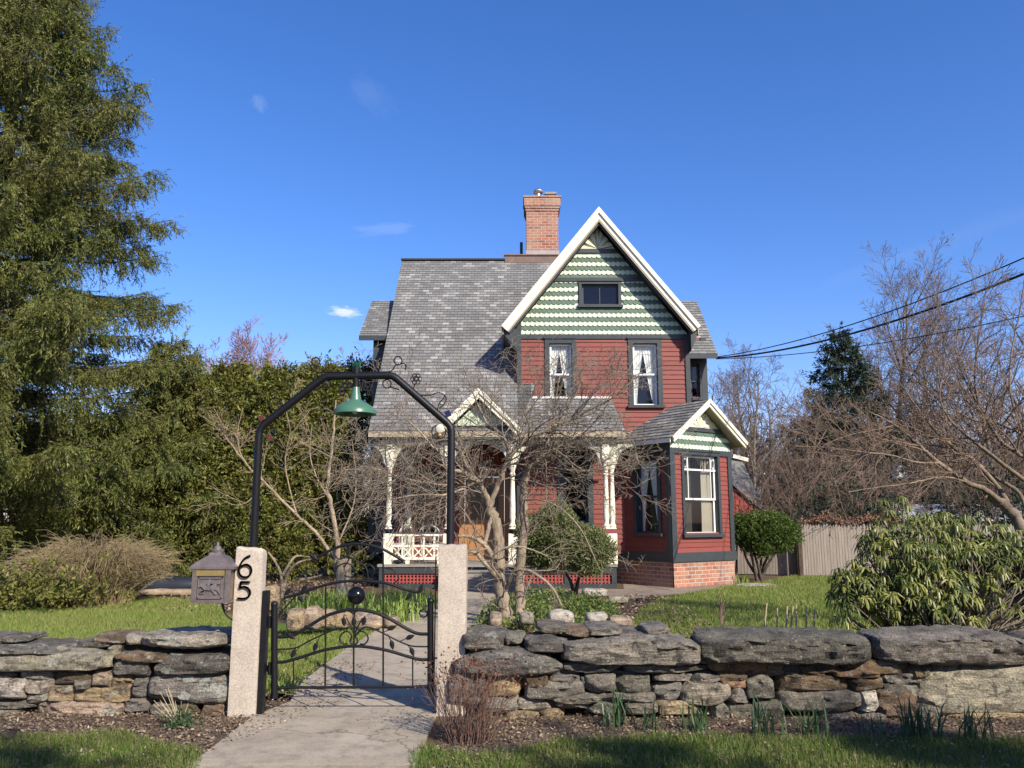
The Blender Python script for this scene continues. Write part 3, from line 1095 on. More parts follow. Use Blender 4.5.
# ------------------------------------------------------------------ granite gate posts
m, nt, p = nmat('pink_granite')
co = coords(nt)
vo = N(nt, 'ShaderNodeTexVoronoi')
vo.inputs['Scale'].default_value = 130
nt.links.new(co, vo.inputs['Vector'])
n1 = noise_n(nt, co, 3, 5)
n2 = noise_n(nt, co, 9, 6, 0.7)
col = ramp(nt, n1, [(0.3, (0.37, 0.315, 0.25)), (0.7, (0.48, 0.415, 0.335))]).outputs[0]
bwn = nt.nodes.new('ShaderNodeRGBToBW')
nt.links.new(vo.outputs['Color'], bwn.inputs[0])
col = mixc(nt, 0.45, col, bwn.outputs[0], 'SOFT_LIGHT')
sp = N(nt, 'ShaderNodeTexVoronoi')
sp.inputs['Scale'].default_value = 55
nt.links.new(co, sp.inputs['Vector'])
col = mixc(nt, ramp(nt, sp.outputs['Distance'], [(0.10, (0.8, 0.8, 0.8)), (0.2, (0, 0, 0))]).outputs[0], col, (0.22, 0.17, 0.14))
col = mixc(nt, ramp(nt, n2, [(0.62, (0, 0, 0)), (0.72, (0.6, 0.6, 0.6))]).outputs[0], col, (0.40, 0.38, 0.27))
nt.links.new(col, p.inputs['Base Color'])
p.inputs['Roughness'].default_value = 0.85
bump(nt, p, n2, 0.35, 0.012)
M['granite'] = m


def granite_post(px0, px1, pyt, pyb, Y, d, label_, seed):
    b0 = gnd((px0 + px1) / 2 - 7.5, pyb)
    Yf = Y
    xa, xb = at(px0, pyt, Yf).x, at(px1, pyt, Yf).x
    zt = at(px0, pyt, Yf).z
    r_ = root('gate_post', label_, 'gate post', ((xa + xb) / 2, Yf + d / 2, 0), 'granite gate posts')
    V, F = stone_arrays(((xa + xb) / 2, Yf + d / 2, (zt - 0.1) / 2), xb - xa, zt + 0.1, d, 26, 0.12, seed, 10, 40, 8, ncut=0)
    top_ = V[:, 2].max()
    V[:, 2] = np.where(V[:, 2] > top_ - .09, np.minimum(V[:, 2], zt + .004 * np.sin(V[:, 0] * 60 + seed)), V[:, 2])
    np_mesh('shaft', (V, F), 4, M['granite'], r_, None, smooth=True).data.set_sharp_from_angle(angle=R(35))
    return r_, xa, xb, zt


pl, plx0, plx1, plz = granite_post(236, 263.3, 547, 718, 7.07, 0.13, 'pink granite gate post with black house numbers and the mailbox beside it', 3.3)
pr, prx0, prx1, prz = granite_post(438.5, 466.5, 545, 712, 7.10, 0.22, 'pink granite gate post without numbers at the end of the right wall', 8.1)
M['number'] = plain('black_number_metal', (0.012, 0.012, 0.012), 0.45, 0.2, 20, spec=0.4, bmp=0)


def strokes(name, parent, zs, Y):
    pts = smooth_path([tuple(at(180 + a / 10.24, 540 + b / 10.24, Y)) for a, b in zs], 5)
    mb = MB()
    for i in range(len(pts) - 1):
        a, b = Vector(pts[i]), Vector(pts[i + 1])
        e = (b - a).normalized() * 0.004
        mb.bar(a - e, b + e, 0.012, 0.015, Vector((0, 1, 0)).cross(b - a), 0)
    return mb.build(name, M['number'], parent)


strokes('house_number', pl, [(716, 160), (672, 182), (632, 228), (608, 285), (606, 335), (630, 370), (668, 380), (706, 366), (730, 325), (724, 282), (694, 255), (655, 254), (622, 280)], 7.055)['label'] = 'black metal numeral 6'
s5 = [(712, 430), (660, 430), (626, 431), (620, 460), (614, 488)]
strokes('house_number', pl, s5 + [(650, 478), (690, 490), (716, 525), (712, 565), (680, 593), (640, 600), (592, 596)], 7.055)['label'] = 'black metal numeral 5'

# ------------------------------------------------------------------ mailbox
bz = plain('bronzed_mailbox_metal', (0.22, 0.18, 0.155), 0.42, 0.35, 12, metal=0.6, spec=0.5, bmp=0.3, bdist=0.004)
bz2 = plain('worn_pewter_relief', (0.27, 0.23, 0.22), 0.4, 0.3, 20, metal=0.6, bmp=0.3, bdist=0.004)
br = plain('dull_brass_strip', (0.36, 0.27, 0.10), 0.45, 0.25, 25, metal=0.6)
ym = 6.98
a, b = at(191, 603, ym), at(231.5, 569.5, ym)
mx0, mx1, mz0, mz1 = a.x, b.x, a.z, b.z
mbx = root('mailbox', 'bronzed metal mailbox with lantern roof and galloping rider panel on the gate post', 'mailbox', ((mx0 + mx1) / 2, ym + .1, mz0))
mb = MB()
mb.box(mx0 + .006, mx1 - .006, ym, ym + .2, mz0 + .015, mz1)
mb.box(mx0 - .004, mx1 + .004, ym - .01, ym + .21, mz0, mz0 + .015)
for x in (mx0, mx1 - .045):
    mb.box(x, x + .045, ym - .012, ym - .001, mz0 + .016, mz1 - .003)
mb.build('body', bz, mbx)
mb = MB()
cx, cy = (mx0 + mx1) / 2, ym + .1
prof = [(0.186, 0.12, 0.0), (0.186, 0.12, 0.018), (0.15, 0.10, 0.05), (0.10, 0.075, 0.085), (0.052, 0.05, 0.115), (0.045, 0.045, 0.135)]
for i in range(len(prof) - 1):
    (x0, y0, z0), (x1, y1, z1) = prof[i], prof[i + 1]
    z0, z1 = z0 + mz1 + .002, z1 + mz1 + .002
    mb.hexa([(cx - x0, cy - y0, z0), (cx + x0, cy - y0, z0), (cx + x0, cy + y0, z0), (cx - x0, cy + y0, z0),
             (cx - x1, cy - y1, z1), (cx + x1, cy - y1, z1), (cx + x1, cy + y1, z1), (cx - x1, cy + y1, z1)])
mb.build('lid', bz, mbx)
mb = MB()
mb.lathe([(0.05, 0), (0.055, .02), (0.03, .03), (0.03, .045), (0.012, .055), (0.012, .075), (0.003, .085)], (cx, cy, mz1 + .137), 12)
mb.build('finial', bz2, mbx, smooth=40)
mb = MB()
mb.box(mx0 + .03, mx1 - .05, ym - .018, ym - .0125, mz1 - .05, mz1 - .006)
mb.build('name_strip', br, mbx)
rp = None
mb = MB()
px0_, px1_, pz0_, pz1_ = mx0 + .05, mx1 - .07, mz0 + .035, mz1 - .065
for q in ((px0_, px1_, pz0_, pz0_ + .008), (px0_, px1_, pz1_ - .008, pz1_), (px0_, px0_ + .008, pz0_, pz1_), (px1_ - .008, px1_, pz0_, pz1_)):
    mb.box(q[0], q[1], ym - .012, ym - .001, q[2], q[3])
mb.build('panel_frame', bz2, mbx)
Fm = (Vector(((px0_ + px1_) / 2, ym - .001, (pz0_ + pz1_) / 2)), Vector((1, 0, 0)), Vector((0, 0, 1)), Vector((0, -1, 0)))
S = .0105
horse = [(-9, 2), (-7, 3.2), (-4, 2.2), (0, 1.6), (3, 2.6), (5, 5), (7.2, 5.4), (8.4, 3.4), (7.2, 3.0), (6.0, 3.4), (5, 0.8), (7.6, -1.4), (8.8, -4.2), (7.9, -4.4), (6.4, -1.9), (4, -0.9),
         (3.2, -1.8), (5.2, -4.6), (4.4, -5), (1.8, -1.6), (-2.6, -1.4), (-5.2, -3.6), (-8.4, -3.2), (-8.5, -4), (-4.6, -4.4), (-3, -2.6), (-5, -0.2), (-6.6, 1.2), (-9.4, 0.4)]
mb = MB()
mb.prism(Fm, [(x * S, z * S) for x, z in horse], 0, .014)
rider = [(-1.6, 1.8), (1.6, 2.0), (2.2, -0.6), (1.2, -0.8), (0.6, 1), (1.2, 3.2), (2.8, 3.6), (2.6, 4.4), (0.8, 4.6), (1.2, 5.6), (1.0, 6.8), (-0.4, 6.8), (-0.8, 5.6), (-1.8, 4.6)]
mb.prism(Fm, [(x * S, z * S) for x, z in rider], 0, .02)
mb.build('rider_relief', bz2, mbx)
mb = MB()
mb.bar((mx1 + .002, ym + .1, mz0 + .08), (plx0 + .01, ym + .13, mz0 + .08), .06, .06)
mb.tube(smooth_path([(mx1 - .1, ym + .1, mz0), (mx1 - .06, ym + .1, mz0 - .10), (mx1 + .02, ym + .13, mz0 - .17)], 4), .009, 6)
mb.build('bracket', M['iron'], mbx)

# ------------------------------------------------------------------ gate
GZ = lambda a, b, Y=7.16: at(180 + a / 3.657, 540 + b / 3.657, Y)
gate = root('garden_gate', 'low black wrought iron gate with leaf scrolls and a round ball', 'gate', tuple(GZ(635, 540)), None)


def gtube(name, zs, r, k=5, n=8, Y=7.16, sm=True):
    mb = MB()
    P = [GZ(a, b, Y) for a, b in zs]
    mb.tube(smooth_path(P, k) if sm and len(P) > 2 else P, r, n)
    return mb.build(name, M['iron'], gate, smooth=50)


def leaf_mb(mb, c, d, l, wd, nrm=Vector((0, -1, 0))):
    c, d = Vector(c), Vector(d).normalized()
    s = d.cross(nrm).normalized()
    ks = [(0, 0.02), (.2, .7), (.45, 1), (.75, .6), (1, .03)]
    for sg in (-1, 1):
        for i in range(4):
            (t0, w0), (t1, w1) = ks[i], ks[i + 1]
            for off, fl in ((0.006, 1), (-0.004, -1)):
                q = [c + d * l * t0 + nrm * (off + .004), c + d * l * t1 + nrm * (off + .004), c + d * l * t1 + s * sg * wd * w1 + nrm * off, c + d * l * t0 + s * sg * wd * w0 + nrm * off]
                mb.poly(q if fl * sg > 0 else q[::-1])


for zs in ([(345, 240), (345, 578)], [(916, 228), (916, 565)]):
    o = gtube('stile', zs, 0.027, sm=False, n=12)
    mb = MB()
    mb.ball(GZ(zs[0][0], zs[0][1] - 4), 0.031, 14)
    mb.build('ball_finial', M['iron'], o, smooth=True)
gtube('bottom_rail', [(345, 540), (916, 537)], 0.012, sm=False)
gtube('rail', [(350, 447), (385, 445), (440, 430), (530, 402), (635, 388), (740, 400), (830, 425), (875, 437), (915, 437)], 0.013)
gtube('rail', [(350, 355), (400, 352), (440, 335), (530, 280), (600, 258), (635, 254), (700, 262), (760, 285), (830, 325), (870, 342), (915, 344)], 0.014)
gtube('rail', [(380, 212), (440, 195), (530, 165), (620, 150), (740, 155), (820, 180), (870, 190), (888, 176)], 0.012)
Z1 = lambda a, b: (274.3 + a / 2.8, b)  # unused scale helper
top = [(312, 560.5), (325, 553), (336, 548), (345, 545), (360, 544), (374, 546), (384, 549.8), (396, 556.5), (404, 561)]
mb = MB()
mb.tube(smooth_path([at(a, b, 7.16) for a, b in top], 5), 0.012, 8)
mb.build('rail', M['iron'], gate, smooth=50)
for x, y0, y1 in ((533, 168, 540), (743, 45, 540), (635, 150, 255), (635, 388, 538)):
    gtube('bar', [(x, y0), (x - (2 if x < 600 else 0), y1)], 0.0075, sm=False)
for x, y0, y1 in ((415, 440, 540), (851, 430, 538)):
    gtube('bar', [(x, y0), (x, y1)], 0.006, sm=False)
gtube('vine', [(350, 400), (420, 395), (480, 365), (560, 330), (592, 321)], 0.0065)
gtube('vine', [(915, 390), (850, 388), (800, 370), (740, 340), (685, 318), (652, 332)], 0.0065)
gtube('scroll', [(636, 385), (622, 372), (628, 350), (612, 334), (590, 345), (584, 365), (596, 380), (612, 378)], 0.007)
gtube('scroll', [(636, 385), (650, 372), (642, 350), (660, 334), (680, 342), (688, 362), (676, 380), (658, 380)], 0.007)
gtube('scroll', [(636, 388), (637, 330), (638, 285), (638, 262)], 0.008)
gtube('scroll', [(636, 345), (622, 310), (608, 285)], 0.006)
gtube('scroll', [(638, 345), (654, 310), (668, 285)], 0.006)
# small rings and struts near both stiles
for sg, cx_, cy_ in ((1, 377, 276), (-1, 890, 268)):
    ring = [(cx_ + 14 * math.cos(t), cy_ + 14 * math.sin(t)) for t in np.linspace(0, 6.283, 13)]
    gtube('curl', ring, 0.006, 2)
    gtube('curl', [(cx_ - 8 * sg, cy_ - 12), (cx_ + 18 * sg, cy_ - 40), (cx_ + 52 * sg, cy_ - 78)], 0.006)
# scrolls between the two upper arches
for zs in ([(560, 150), (575, 100), (610, 85), (640, 105), (630, 135), (600, 130)], [(690, 150), (680, 100), (650, 80), (615, 60), (580, 70), (560, 40)],
           [(640, 150), (655, 110), (690, 90), (712, 110), (700, 135)], [(520, 160), (500, 120), (470, 105), (452, 125), (465, 140)],
           [(743, 100), (780, 110), (800, 140), (780, 160)], [(600, 20), (620, 60), (600, 100)], [(660, 18), (680, 60), (660, 90), (640, 70)]):
    gtube('scroll', zs, 0.006)
LV = [(440, 212, 1, 1.1), (405, 350, 1, .7), (470, 318, 1.4, .4), (416, 412, -.5, 1.4), (496, 388, -.4, 1.4), (775, 380, .3, 1.3), (848, 405, .5, 1.3), (772, 322, 1.5, -.6), (838, 356, 1.5, -.6),
      (838, 205, -1, 1.2), (392, 192, .8, -1), (455, 180, .6, -1.2), (795, 80, 1.6, .1), (600, 300, -.2, -1.6), (636, 300, 0, -1.6), (672, 298, .3, -1.6), (486, 60, 1.2, .8), (560, 60, -.6, -1), (700, 60, .6, -1), (615, 40, .4, -1.2), (880, 180, .4, -1)]
for a, b, dx, dz in LV:
    mb = MB()
    c = GZ(a, b, 7.155)
    leaf_mb(mb, c - Vector((dx, 0, -dz)).normalized() * .035, (dx, 0, -dz), .085, .021)
    mb.build('leaf', M['iron'], gate)
for (x0, y0, x1, y1) in ((440, 335, 405, 350), (500, 350, 475, 322), (440, 385, 416, 420), (510, 355, 496, 392), (760, 345, 778, 385), (830, 380, 850, 410), (740, 340, 780, 320), (805, 370, 845, 352)):
    gtube('leaf_stem', [(x0, y0), (x1, y1)], 0.004, sm=False, n=5)
mb = MB()
mb.ball(GZ(645, 203), 0.077, 24)
gb = mb.build('gazing_ball', plain('black_glass_ball', (0.006, 0.006, 0.008), 0.2, 0.2, 4, spec=0.3, bmp=0), gate, smooth=True)
# hinge post of square iron on the left, drop rod on the right
hp = root('hinge_post', 'square black iron hinge post between the left granite post and the gate', 'gate hinge post', tuple(GZ(302, 560, 7.2)))
mb = MB()
q1 = GZ(300, 186, 7.1)
mb.box(plx1 + .006, plx1 + .050, 7.09, 7.17, 0, q1.z)
mb.build('tube', M['iron'], hp)
for zz in (300, 470):
    mb = MB()
    mb.lathe([(.016, -.05), (.016, .05)], GZ(328, zz, 7.17), 10)
    mb.bar(GZ(310, zz, 7.18), GZ(345, zz, 7.18), .012, .05)
    mb.build('hinge', M['iron'], hp, smooth=40)
lr = root('latch_rod', 'thin black latch rod standing against the right granite post', 'gate latch', tuple(GZ(935, 540, 7.12)))
mb = MB()
p0, p1 = GZ(938, 560, 7.12), GZ(941, 60, 7.12)
mb.tube([(p1.x - .012, 7.12, 0.0), (p1.x - .012, 7.12, p1.z)], .006, 6)
mb.build('rod', M['iron'], lr)
mb = MB()
mb.bar(GZ(918, 432, 7.14), GZ(942, 432, 7.14), .012, .012)
mb.build('catch', M['iron'], lr)

# ------------------------------------------------------------------ pipe arch over the gate
YA = 7.34
AZ = lambda a, b, Y=YA: at(240 + a / 4.267, 340 + b / 4.267, Y)
arch = root('pipe_arch', 'black pipe arch with scrolls and glass bits over the gate', 'garden arch', tuple(at(355, 700, YA)))
A_ = [at(257.5, 520, YA), at(259, 434, YA), at(260.5, 429, YA), at(264, 424.5, YA), at(321, 379.5, YA), at(325, 377.3, YA), at(329, 376.5, YA), at(389, 375.5, YA), at(393, 376.3, YA), at(397, 379, YA), at(447.5, 423, YA), at(450.5, 427, YA), at(451.5, 431, YA), at(452, 520, YA)]
A_ = [Vector((A_[1].x, YA, 0))] + A_[1:-1] + [Vector((A_[-2].x, YA, 0))]
mb = MB()
mb.tube(A_, 0.0345, 14)
mb.build('pipe', M['iron'], arch, smooth=50)


def atube(name, pts, r=.006, k=5, m_=None):
    mb = MB()
    mb.tube(smooth_path([AZ(a, b) for a, b in pts], k), r, 6)
    return mb.build(name, m_ or M['iron'], arch, smooth=50)


def aring(cx_, cy_, rr, r=.006):
    return [(cx_ + rr * math.cos(t), cy_ + rr * math.sin(t)) for t in np.linspace(0, 6.283, 13)]


atube('scroll', [(330, 138), (480, 137), (620, 137), (650, 128), (660, 112), (672, 104)])
atube('scroll', aring(674, 88, 17), .006, 2)
atube('scroll', [(684, 103), (700, 100), (708, 112), (704, 128)])
atube('scroll', aring(323, 92, 17), .006, 2)
atube('scroll', [(330, 138), (300, 112), (310, 106)])
atube('scroll', aring(627, 187, 18), .006, 2)
atube('scroll', [(640, 198), (655, 205), (680, 212)])
atube('scroll', aring(372, 187, 16), .006, 2)
atube('scroll', [(360, 198), (340, 205), (318, 215)])
atube('scroll', [(735, 215), (742, 200), (748, 185)])
for k_ in range(6):
    t = k_ * math.pi / 3
    atube('flower_wheel', aring(752 + 15 * math.cos(t), 166 + 15 * math.sin(t), 9), .004, 2)
atube('flower_wheel', aring(752, 166, 11), .005, 2)
atube('flower_wheel', aring(215, 180, 14), .005, 2)
atube('scroll', [(760, 235), (810, 235), (850, 225), (880, 245), (870, 275), (850, 290)], .005)
atube('scroll', [(842, 300), (850, 270), (868, 250), (872, 235)], .005)
# stained glass bits
amber = glassmat('amber_glass', (0.95, 0.62, 0.25), 0.1)
clear = glassmat('clear_bead_glass', (0.95, 0.95, 0.85), 0.25)
red_g = plain('red_glass', (0.09, 0.018, 0.01), 0.15, 0.2, 8)
blue_g = plain('blue_glass', (0.008, 0.008, 0.06), 0.12, 0.2, 8)
atube('glass_ring', aring(848, 392, 30), .005, 2)
mb = MB()
mb.lathe([(.03, -.006), (.044, 0), (.03, .006)], AZ(852, 380, YA - .02), 16, axis=(0.2, 1, 0.1))
mb.build('glass_bead', plain('milky_glass', (0.62, 0.60, 0.48), 0.2, 0.1, 5), arch, smooth=True)
mb = MB()
mb.lathe([(.008, -.008), (.018, 0), (.008, .008)], AZ(852, 406, YA - .02), 12, axis=(0, 1, 0))
mb.build('glass_bead', plain('amber_bead', (0.45, 0.20, 0.04), 0.2, 0.2, 8), arch, smooth=True)
F0 = (AZ(887, 315, YA), Vector((.92, 0, .38)), Vector((-.38, 0, .92)), Vector((0, -1, 0)))
mb = MB()
mb.obox(F0, -.026, .026, -.026, .026, -.02, .02)
mb.build('glass_cube', blue_g, arch)
for a, b in ((92, 334), (128, 418)):
    F0 = (AZ(a, b, YA - .03), Vector((.85, 0, .5)), Vector((-.5, 0, .85)), Vector((0, -1, 0)))
    mb = MB()
    mb.obox(F0, -.022, .022, -.024, .024, -.008, .008)
    mb.build('glass_chip', red_g, arch)
atube('glass_ring', [(100, 395), (128, 418), (150, 440), (165, 425)], .004)

# barn lamp hanging from the middle of the arch
gl_ = plain('green_enamel', (0.06, 0.15, 0.095), 0.3, 0.15, 8, spec=0.5, bmp=0.05)
lc = AZ(496, 150)
lamp = root('barn_lamp', 'green enamel barn lamp hanging under the pipe arch', 'lamp', tuple(lc))
zs_ = lambda b: AZ(496, b).z - lc.z
mb = MB()
mb.lathe([(.022, zs_(202)), (.030, zs_(202)), (.040, zs_(225)), (.05, zs_(248)), (.054, zs_(256)), (.10, zs_(268)), (.155, zs_(284)), (.187, zs_(300)), (.191, zs_(316)), (.186, zs_(318)), (.15, zs_(296)), (.09, zs_(278)), (.02, zs_(268))], lc, 28)
mb.build('lamp_shade', gl_, lamp, smooth=40)
mb = MB()
mb.lathe([(.02, zs_(270)), (.03, zs_(285)), (.034, zs_(300)), (.02, zs_(312)), (.003, zs_(316))], lc, 14)
mb.build('bulb', plain('frosted_bulb', (0.7, 0.7, 0.66), 0.3, 0.05, 5), lamp, smooth=True)
mb = MB()
mb.lathe([(.030, zs_(201)), (.030, zs_(160)), (.034, zs_(150)), (.034, zs_(118)), (.012, zs_(112))], lc, 14)
mb.build('stem', M['iron'], lamp, smooth=40)
mb = MB()
for k_ in range(7):
    t = k_ * 0.9
    leaf_mb(mb, lc + Vector((0, 0, zs_(122))), (math.cos(t) * .7, math.sin(t) * .4, 1.1), .075, .02)
mb.build('leaf_finial', plain('dark_green_paint', (0.01, 0.07, 0.045), 0.4, 0.3, 9), lamp)
for sg, pts in ((-1, [(468, 192), (447, 193), (437, 207), (436, 225)]), (1, [(522, 192), (545, 194), (552, 210), (554, 226), (536, 205)])):
    for a, b in pts:
        mb = MB()
        mb.tube(smooth_path([AZ(x, y, YA - .01) for x, y in aring(a, b, 10)], 2), .008, 6)
        mb.build('chain_link', M['iron'], lamp, smooth=50)
# ------------------------------------------------------------------ the house
X_, Y_, Z_ = Vector((1, 0, 0)), Vector((0, 1, 0)), Vector((0, 0, 1))
house = root('victorian_house', 'dark red Victorian house with green shingled gable, corner bay and grey roof', 'house', (1.0, 22.0, 0))


def clip_half(poly, a, b, c):
    """keep a*u + b*v <= c"""
    out = []
    k = len(poly)
    for i in range(k):
        p, q = poly[i], poly[(i + 1) % k]
        dp, dq = a * p[0] + b * p[1] - c, a * q[0] + b * q[1] - c
        if dp <= 0:
            out.append(p)
        if (dp < 0 < dq) or (dq < 0 < dp):
            t = dp / (dp - dq)
            out.append((p[0] + (q[0] - p[0]) * t, p[1] + (q[1] - p[1]) * t))
    return out


def clip_convex(poly, clip):
    """clip: convex counter-clockwise polygon"""
    k = len(clip)
    for i in range(k):
        (x0, y0), (x1, y1) = clip[i], clip[(i + 1) % k]
        nx, ny = (y1 - y0), -(x1 - x0)
        poly = clip_half(poly, nx, ny, nx * x0 + ny * y0)
        if len(poly) < 3:
            return []
    return poly


def courses(mb, F, poly, pitch, lip, holes=(), base=0.0, v_start=None, jitter=0.0, m=0):
    """overlapping boards or shingle courses on a convex polygon in frame F; holes are (u0,u1,v0,v1)"""
    O, U, V, Nn = F
    vs_ = [p[1] for p in poly]
    v0 = min(vs_) if v_start is None else v_start
    k0 = int(math.floor((min(vs_) - v0) / pitch))
    k1 = int(math.ceil((max(vs_) - v0) / pitch))
    for k in range(k0, k1):
        a, b = v0 + k * pitch, v0 + (k + 1) * pitch
        band = clip_half(clip_half(poly, 0, 1, b), 0, -1, -a)
        if len(band) < 3:
            continue
        pieces = [band]
        for (h0, h1, hv0, hv1) in holes:
            if hv1 <= a + pitch * .5 or hv0 >= b - pitch * .5:
                continue
            nxt = []
            for pc in pieces:
                l = clip_half(pc, 1, 0, h0)
                r_ = clip_half(pc, -1, 0, -h1)
                nxt += [q for q in (l, r_) if len(q) >= 3]
            pieces = nxt
        for pc in pieces:
            off = lambda v: base + lip * (1 - (v - a) / pitch)
            pts = [O + U * u + V * v + Nn * off(v) for u, v in pc]
            mb.poly(pts, m, pc)
            lo = [p for p in pc if abs(p[1] - a) < 1e-6]
            if len(lo) >= 2:
                u0, u1 = min(p[0] for p in lo), max(p[0] for p in lo)
                A, B = O + U * u0 + V * a, O + U * u1 + V * a
                mb.poly([A + Nn * (base - .002), B + Nn * (base - .002), B + Nn * (base + lip), A + Nn * (base + lip)], m, [(u0, a - .02), (u1, a - .02), (u1, a), (u0, a)])


def window(F, u0, u1, z0, z1, fw=.12, split=.5, sash='white', curtain='lace', top_fan=False, parent=None, sill=True, drape_side=0, deep=.9, name='window', fixed=False):
    """a framed sash window set in frame F (V vertical); the opening is u0..u1, z0..z1"""
    O, U, V, Nn = F
    mb = MB()
    mb.obox(F, u0 - fw, u0, z0 - fw * .3, z1 + fw, -.02, .045)
    mb.obox(F, u1, u1 + fw, z0 - fw * .3, z1 + fw, -.02, .045)
    mb.obox(F, u0, u1, z1, z1 + fw, -.02, .045)
    mb.obox(F, u0 - fw - .03, u1 + fw + .03, z1 + fw, z1 + fw + .05, -.02, .075)
    # reveal
    mb.obox(F, u0 - .003, u0 + .012, z0, z1, -.14, -.022)
    mb.obox(F, u1 - .012, u1 + .003, z0, z1, -.14, -.022)
    mb.obox(F, u0 + .012, u1 - .012, z1 - .012, z1 + .003, -.14, -.022)
    w_ = mb.build(name, M['charcoal'], parent or house)
    if sill:
        mb = MB()
        mb.obox(F, u0 - fw - .04, u1 + fw + .04, z0 - .075, z0 - .002, -.1, .10)
        mb.build('sill', M['charcoal'], w_)
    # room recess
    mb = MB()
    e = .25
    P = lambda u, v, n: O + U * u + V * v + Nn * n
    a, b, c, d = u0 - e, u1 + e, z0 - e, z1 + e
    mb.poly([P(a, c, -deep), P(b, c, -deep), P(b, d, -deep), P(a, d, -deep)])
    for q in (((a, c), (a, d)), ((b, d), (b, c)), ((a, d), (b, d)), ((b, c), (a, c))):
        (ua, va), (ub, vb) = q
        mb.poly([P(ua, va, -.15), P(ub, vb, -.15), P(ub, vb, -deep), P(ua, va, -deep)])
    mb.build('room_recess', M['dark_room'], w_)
    zm = z0 + (z1 - z0) * split
    sm = M[sash]
    t = .045
    for (za, zb, n) in (((z0, z1 - .013, -.06),) if fixed else ((zm - .02, z1 - .013, -.06), (z0, zm + .02, -.095))):
        mb = MB()
        mb.obox(F, u0 + .013, u0 + .013 + t, za, zb, n - .03, n)
        mb.obox(F, u1 - .013 - t, u1 - .013, za, zb, n - .03, n)
        mb.obox(F, u0 + .013 + t, u1 - .013 - t, za, za + t, n - .03, n)
        mb.obox(F, u0 + .013 + t, u1 - .013 - t, zb - t, zb, n - .03, n)
        s_ = mb.build('sash', sm, w_)
        mb = MB()
        mb.poly([P(u0 + .04, za + .02, n - .015), P(u1 - .04, za + .02, n - .015), P(u1 - .04, zb - .02, n - .015), P(u0 + .04, zb - .02, n - .015)])
        mb.build('pane', M['glass'], w_)
    if curtain:
        g_ = np.random.default_rng(int(abs(u0 * 97 + z0 * 31)) + 5)
        for sg in ((-1, 1) if curtain != 'drape' else (1,)):
            V_, F_ = [], []
            nu, nv = 14, 14
            W = (u1 - u0)
            for j in range(nv + 1):
                v = j / nv
                zz = z1 - .02 - (z1 - z0 - .05) * v
                # tied back: widest at the top, gathered below
                wid = W * ((.36 + .1 * g_.random() * 0 + (.08 if sg > 0 else 0)) * (1 - v) ** (.8 if sg > 0 else 1.3) + .12 + .05 * max(0, v - .7)) if curtain == 'lace' else W * .36
                for i in range(nu + 1):
                    q = i / nu
                    uu = (u0 + .02 + wid * q) if sg < 0 else (u1 - .02 - wid * q)
                    V_.append(P(uu, zz, -.15 + .018 * math.sin(q * 26 + v * 2)))
            for j in range(nv):
                for i in range(nu):
                    a_ = j * (nu + 1) + i
                    F_.append((a_, a_ + 1, a_ + nu + 2, a_ + nu + 1))
            np_mesh('curtain', (np.array([tuple(x) for x in V_]), np.array(F_)), 4, M['lace' if curtain == 'lace' else 'drape'], w_, None, smooth=True)
    if top_fan:
        # small fretwork lights across the head of the sash
        zt = z1 - .36
        mb = MB()
        mb.obox(F, u0 + .02, u1 - .02, zt - .02, zt + .02, -.055, -.025)
        for uu in (u0 + .2, u1 - .2):
            mb.obox(F, uu - .012, uu + .012, zt + .02, z1 - .06, -.055, -.027)
            mb.obox(F, uu - .010, uu + .010, zm + .02, zt - .02, -.055, -.030)
            for k in range(2):
                s0 = uu - .16 if uu < (u0 + u1) / 2 else uu + .012
                ring = [P(s0 + .075 + .06 * math.cos(q), zt + .16 + .11 * math.sin(q), -.035) for q in np.linspace(0, 6.283, 17)]
                mb.tube(ring, .017, 5)
        mb.build('fretwork', M['white'], w_)
        mb = MB()
        for k in range(9):
            uu = u0 + .235 + (u1 - u0 - .47) * k / 8
            mb.obox(F, uu - .006, uu + .006, zt + .02, z1 - .06, -.053, -.035)
            mb.tube([P(uu + .03 * math.cos(q), z1 - .11 + .03 * math.sin(q), -.044) for q in np.linspace(0, 3.14, 7)], .006, 4)
        mb.build('lead_came', M['charcoal'], w_)
    return w_


# ---- main dimensions, measured from the photograph
YG = 21.3                                     # plane of the front gable wall
GX0, GX1 = at(517.5, 350, YG).x, at(688.5, 350, YG).x
GXC = at(600, 208, 20.9).x
GZT = at(600, 209, 20.9).z                    # top of the rake at the peak
RK_L, RK_R = at(502, 327, 20.9), at(699.5, 327, 20.9)
GXC = (RK_L.x + RK_R.x) / 2
SLOPE = (GZT - RK_L.z) / (GXC - RK_L.x)
ZBAND = at(600, 340, YG).z                    # belt between siding and shingles
DECK = 0.55
EAVE = at(500, 431, 19.95)                    # porch eave
EY, EZ = 19.95, EAVE.z
RIDGE_Y = 26.0
RIDGE = at(450, 260.5, RIDGE_Y)
MS = (RIDGE.z - EZ) / (RIDGE_Y - EY)          # main roof slope
MX0 = at(368.5, 431, EY).x
FG = (Vector((0, YG, 0)), X_, Z_, -Y_)


def roof_z(y):
    return EZ + (y - EY) * MS


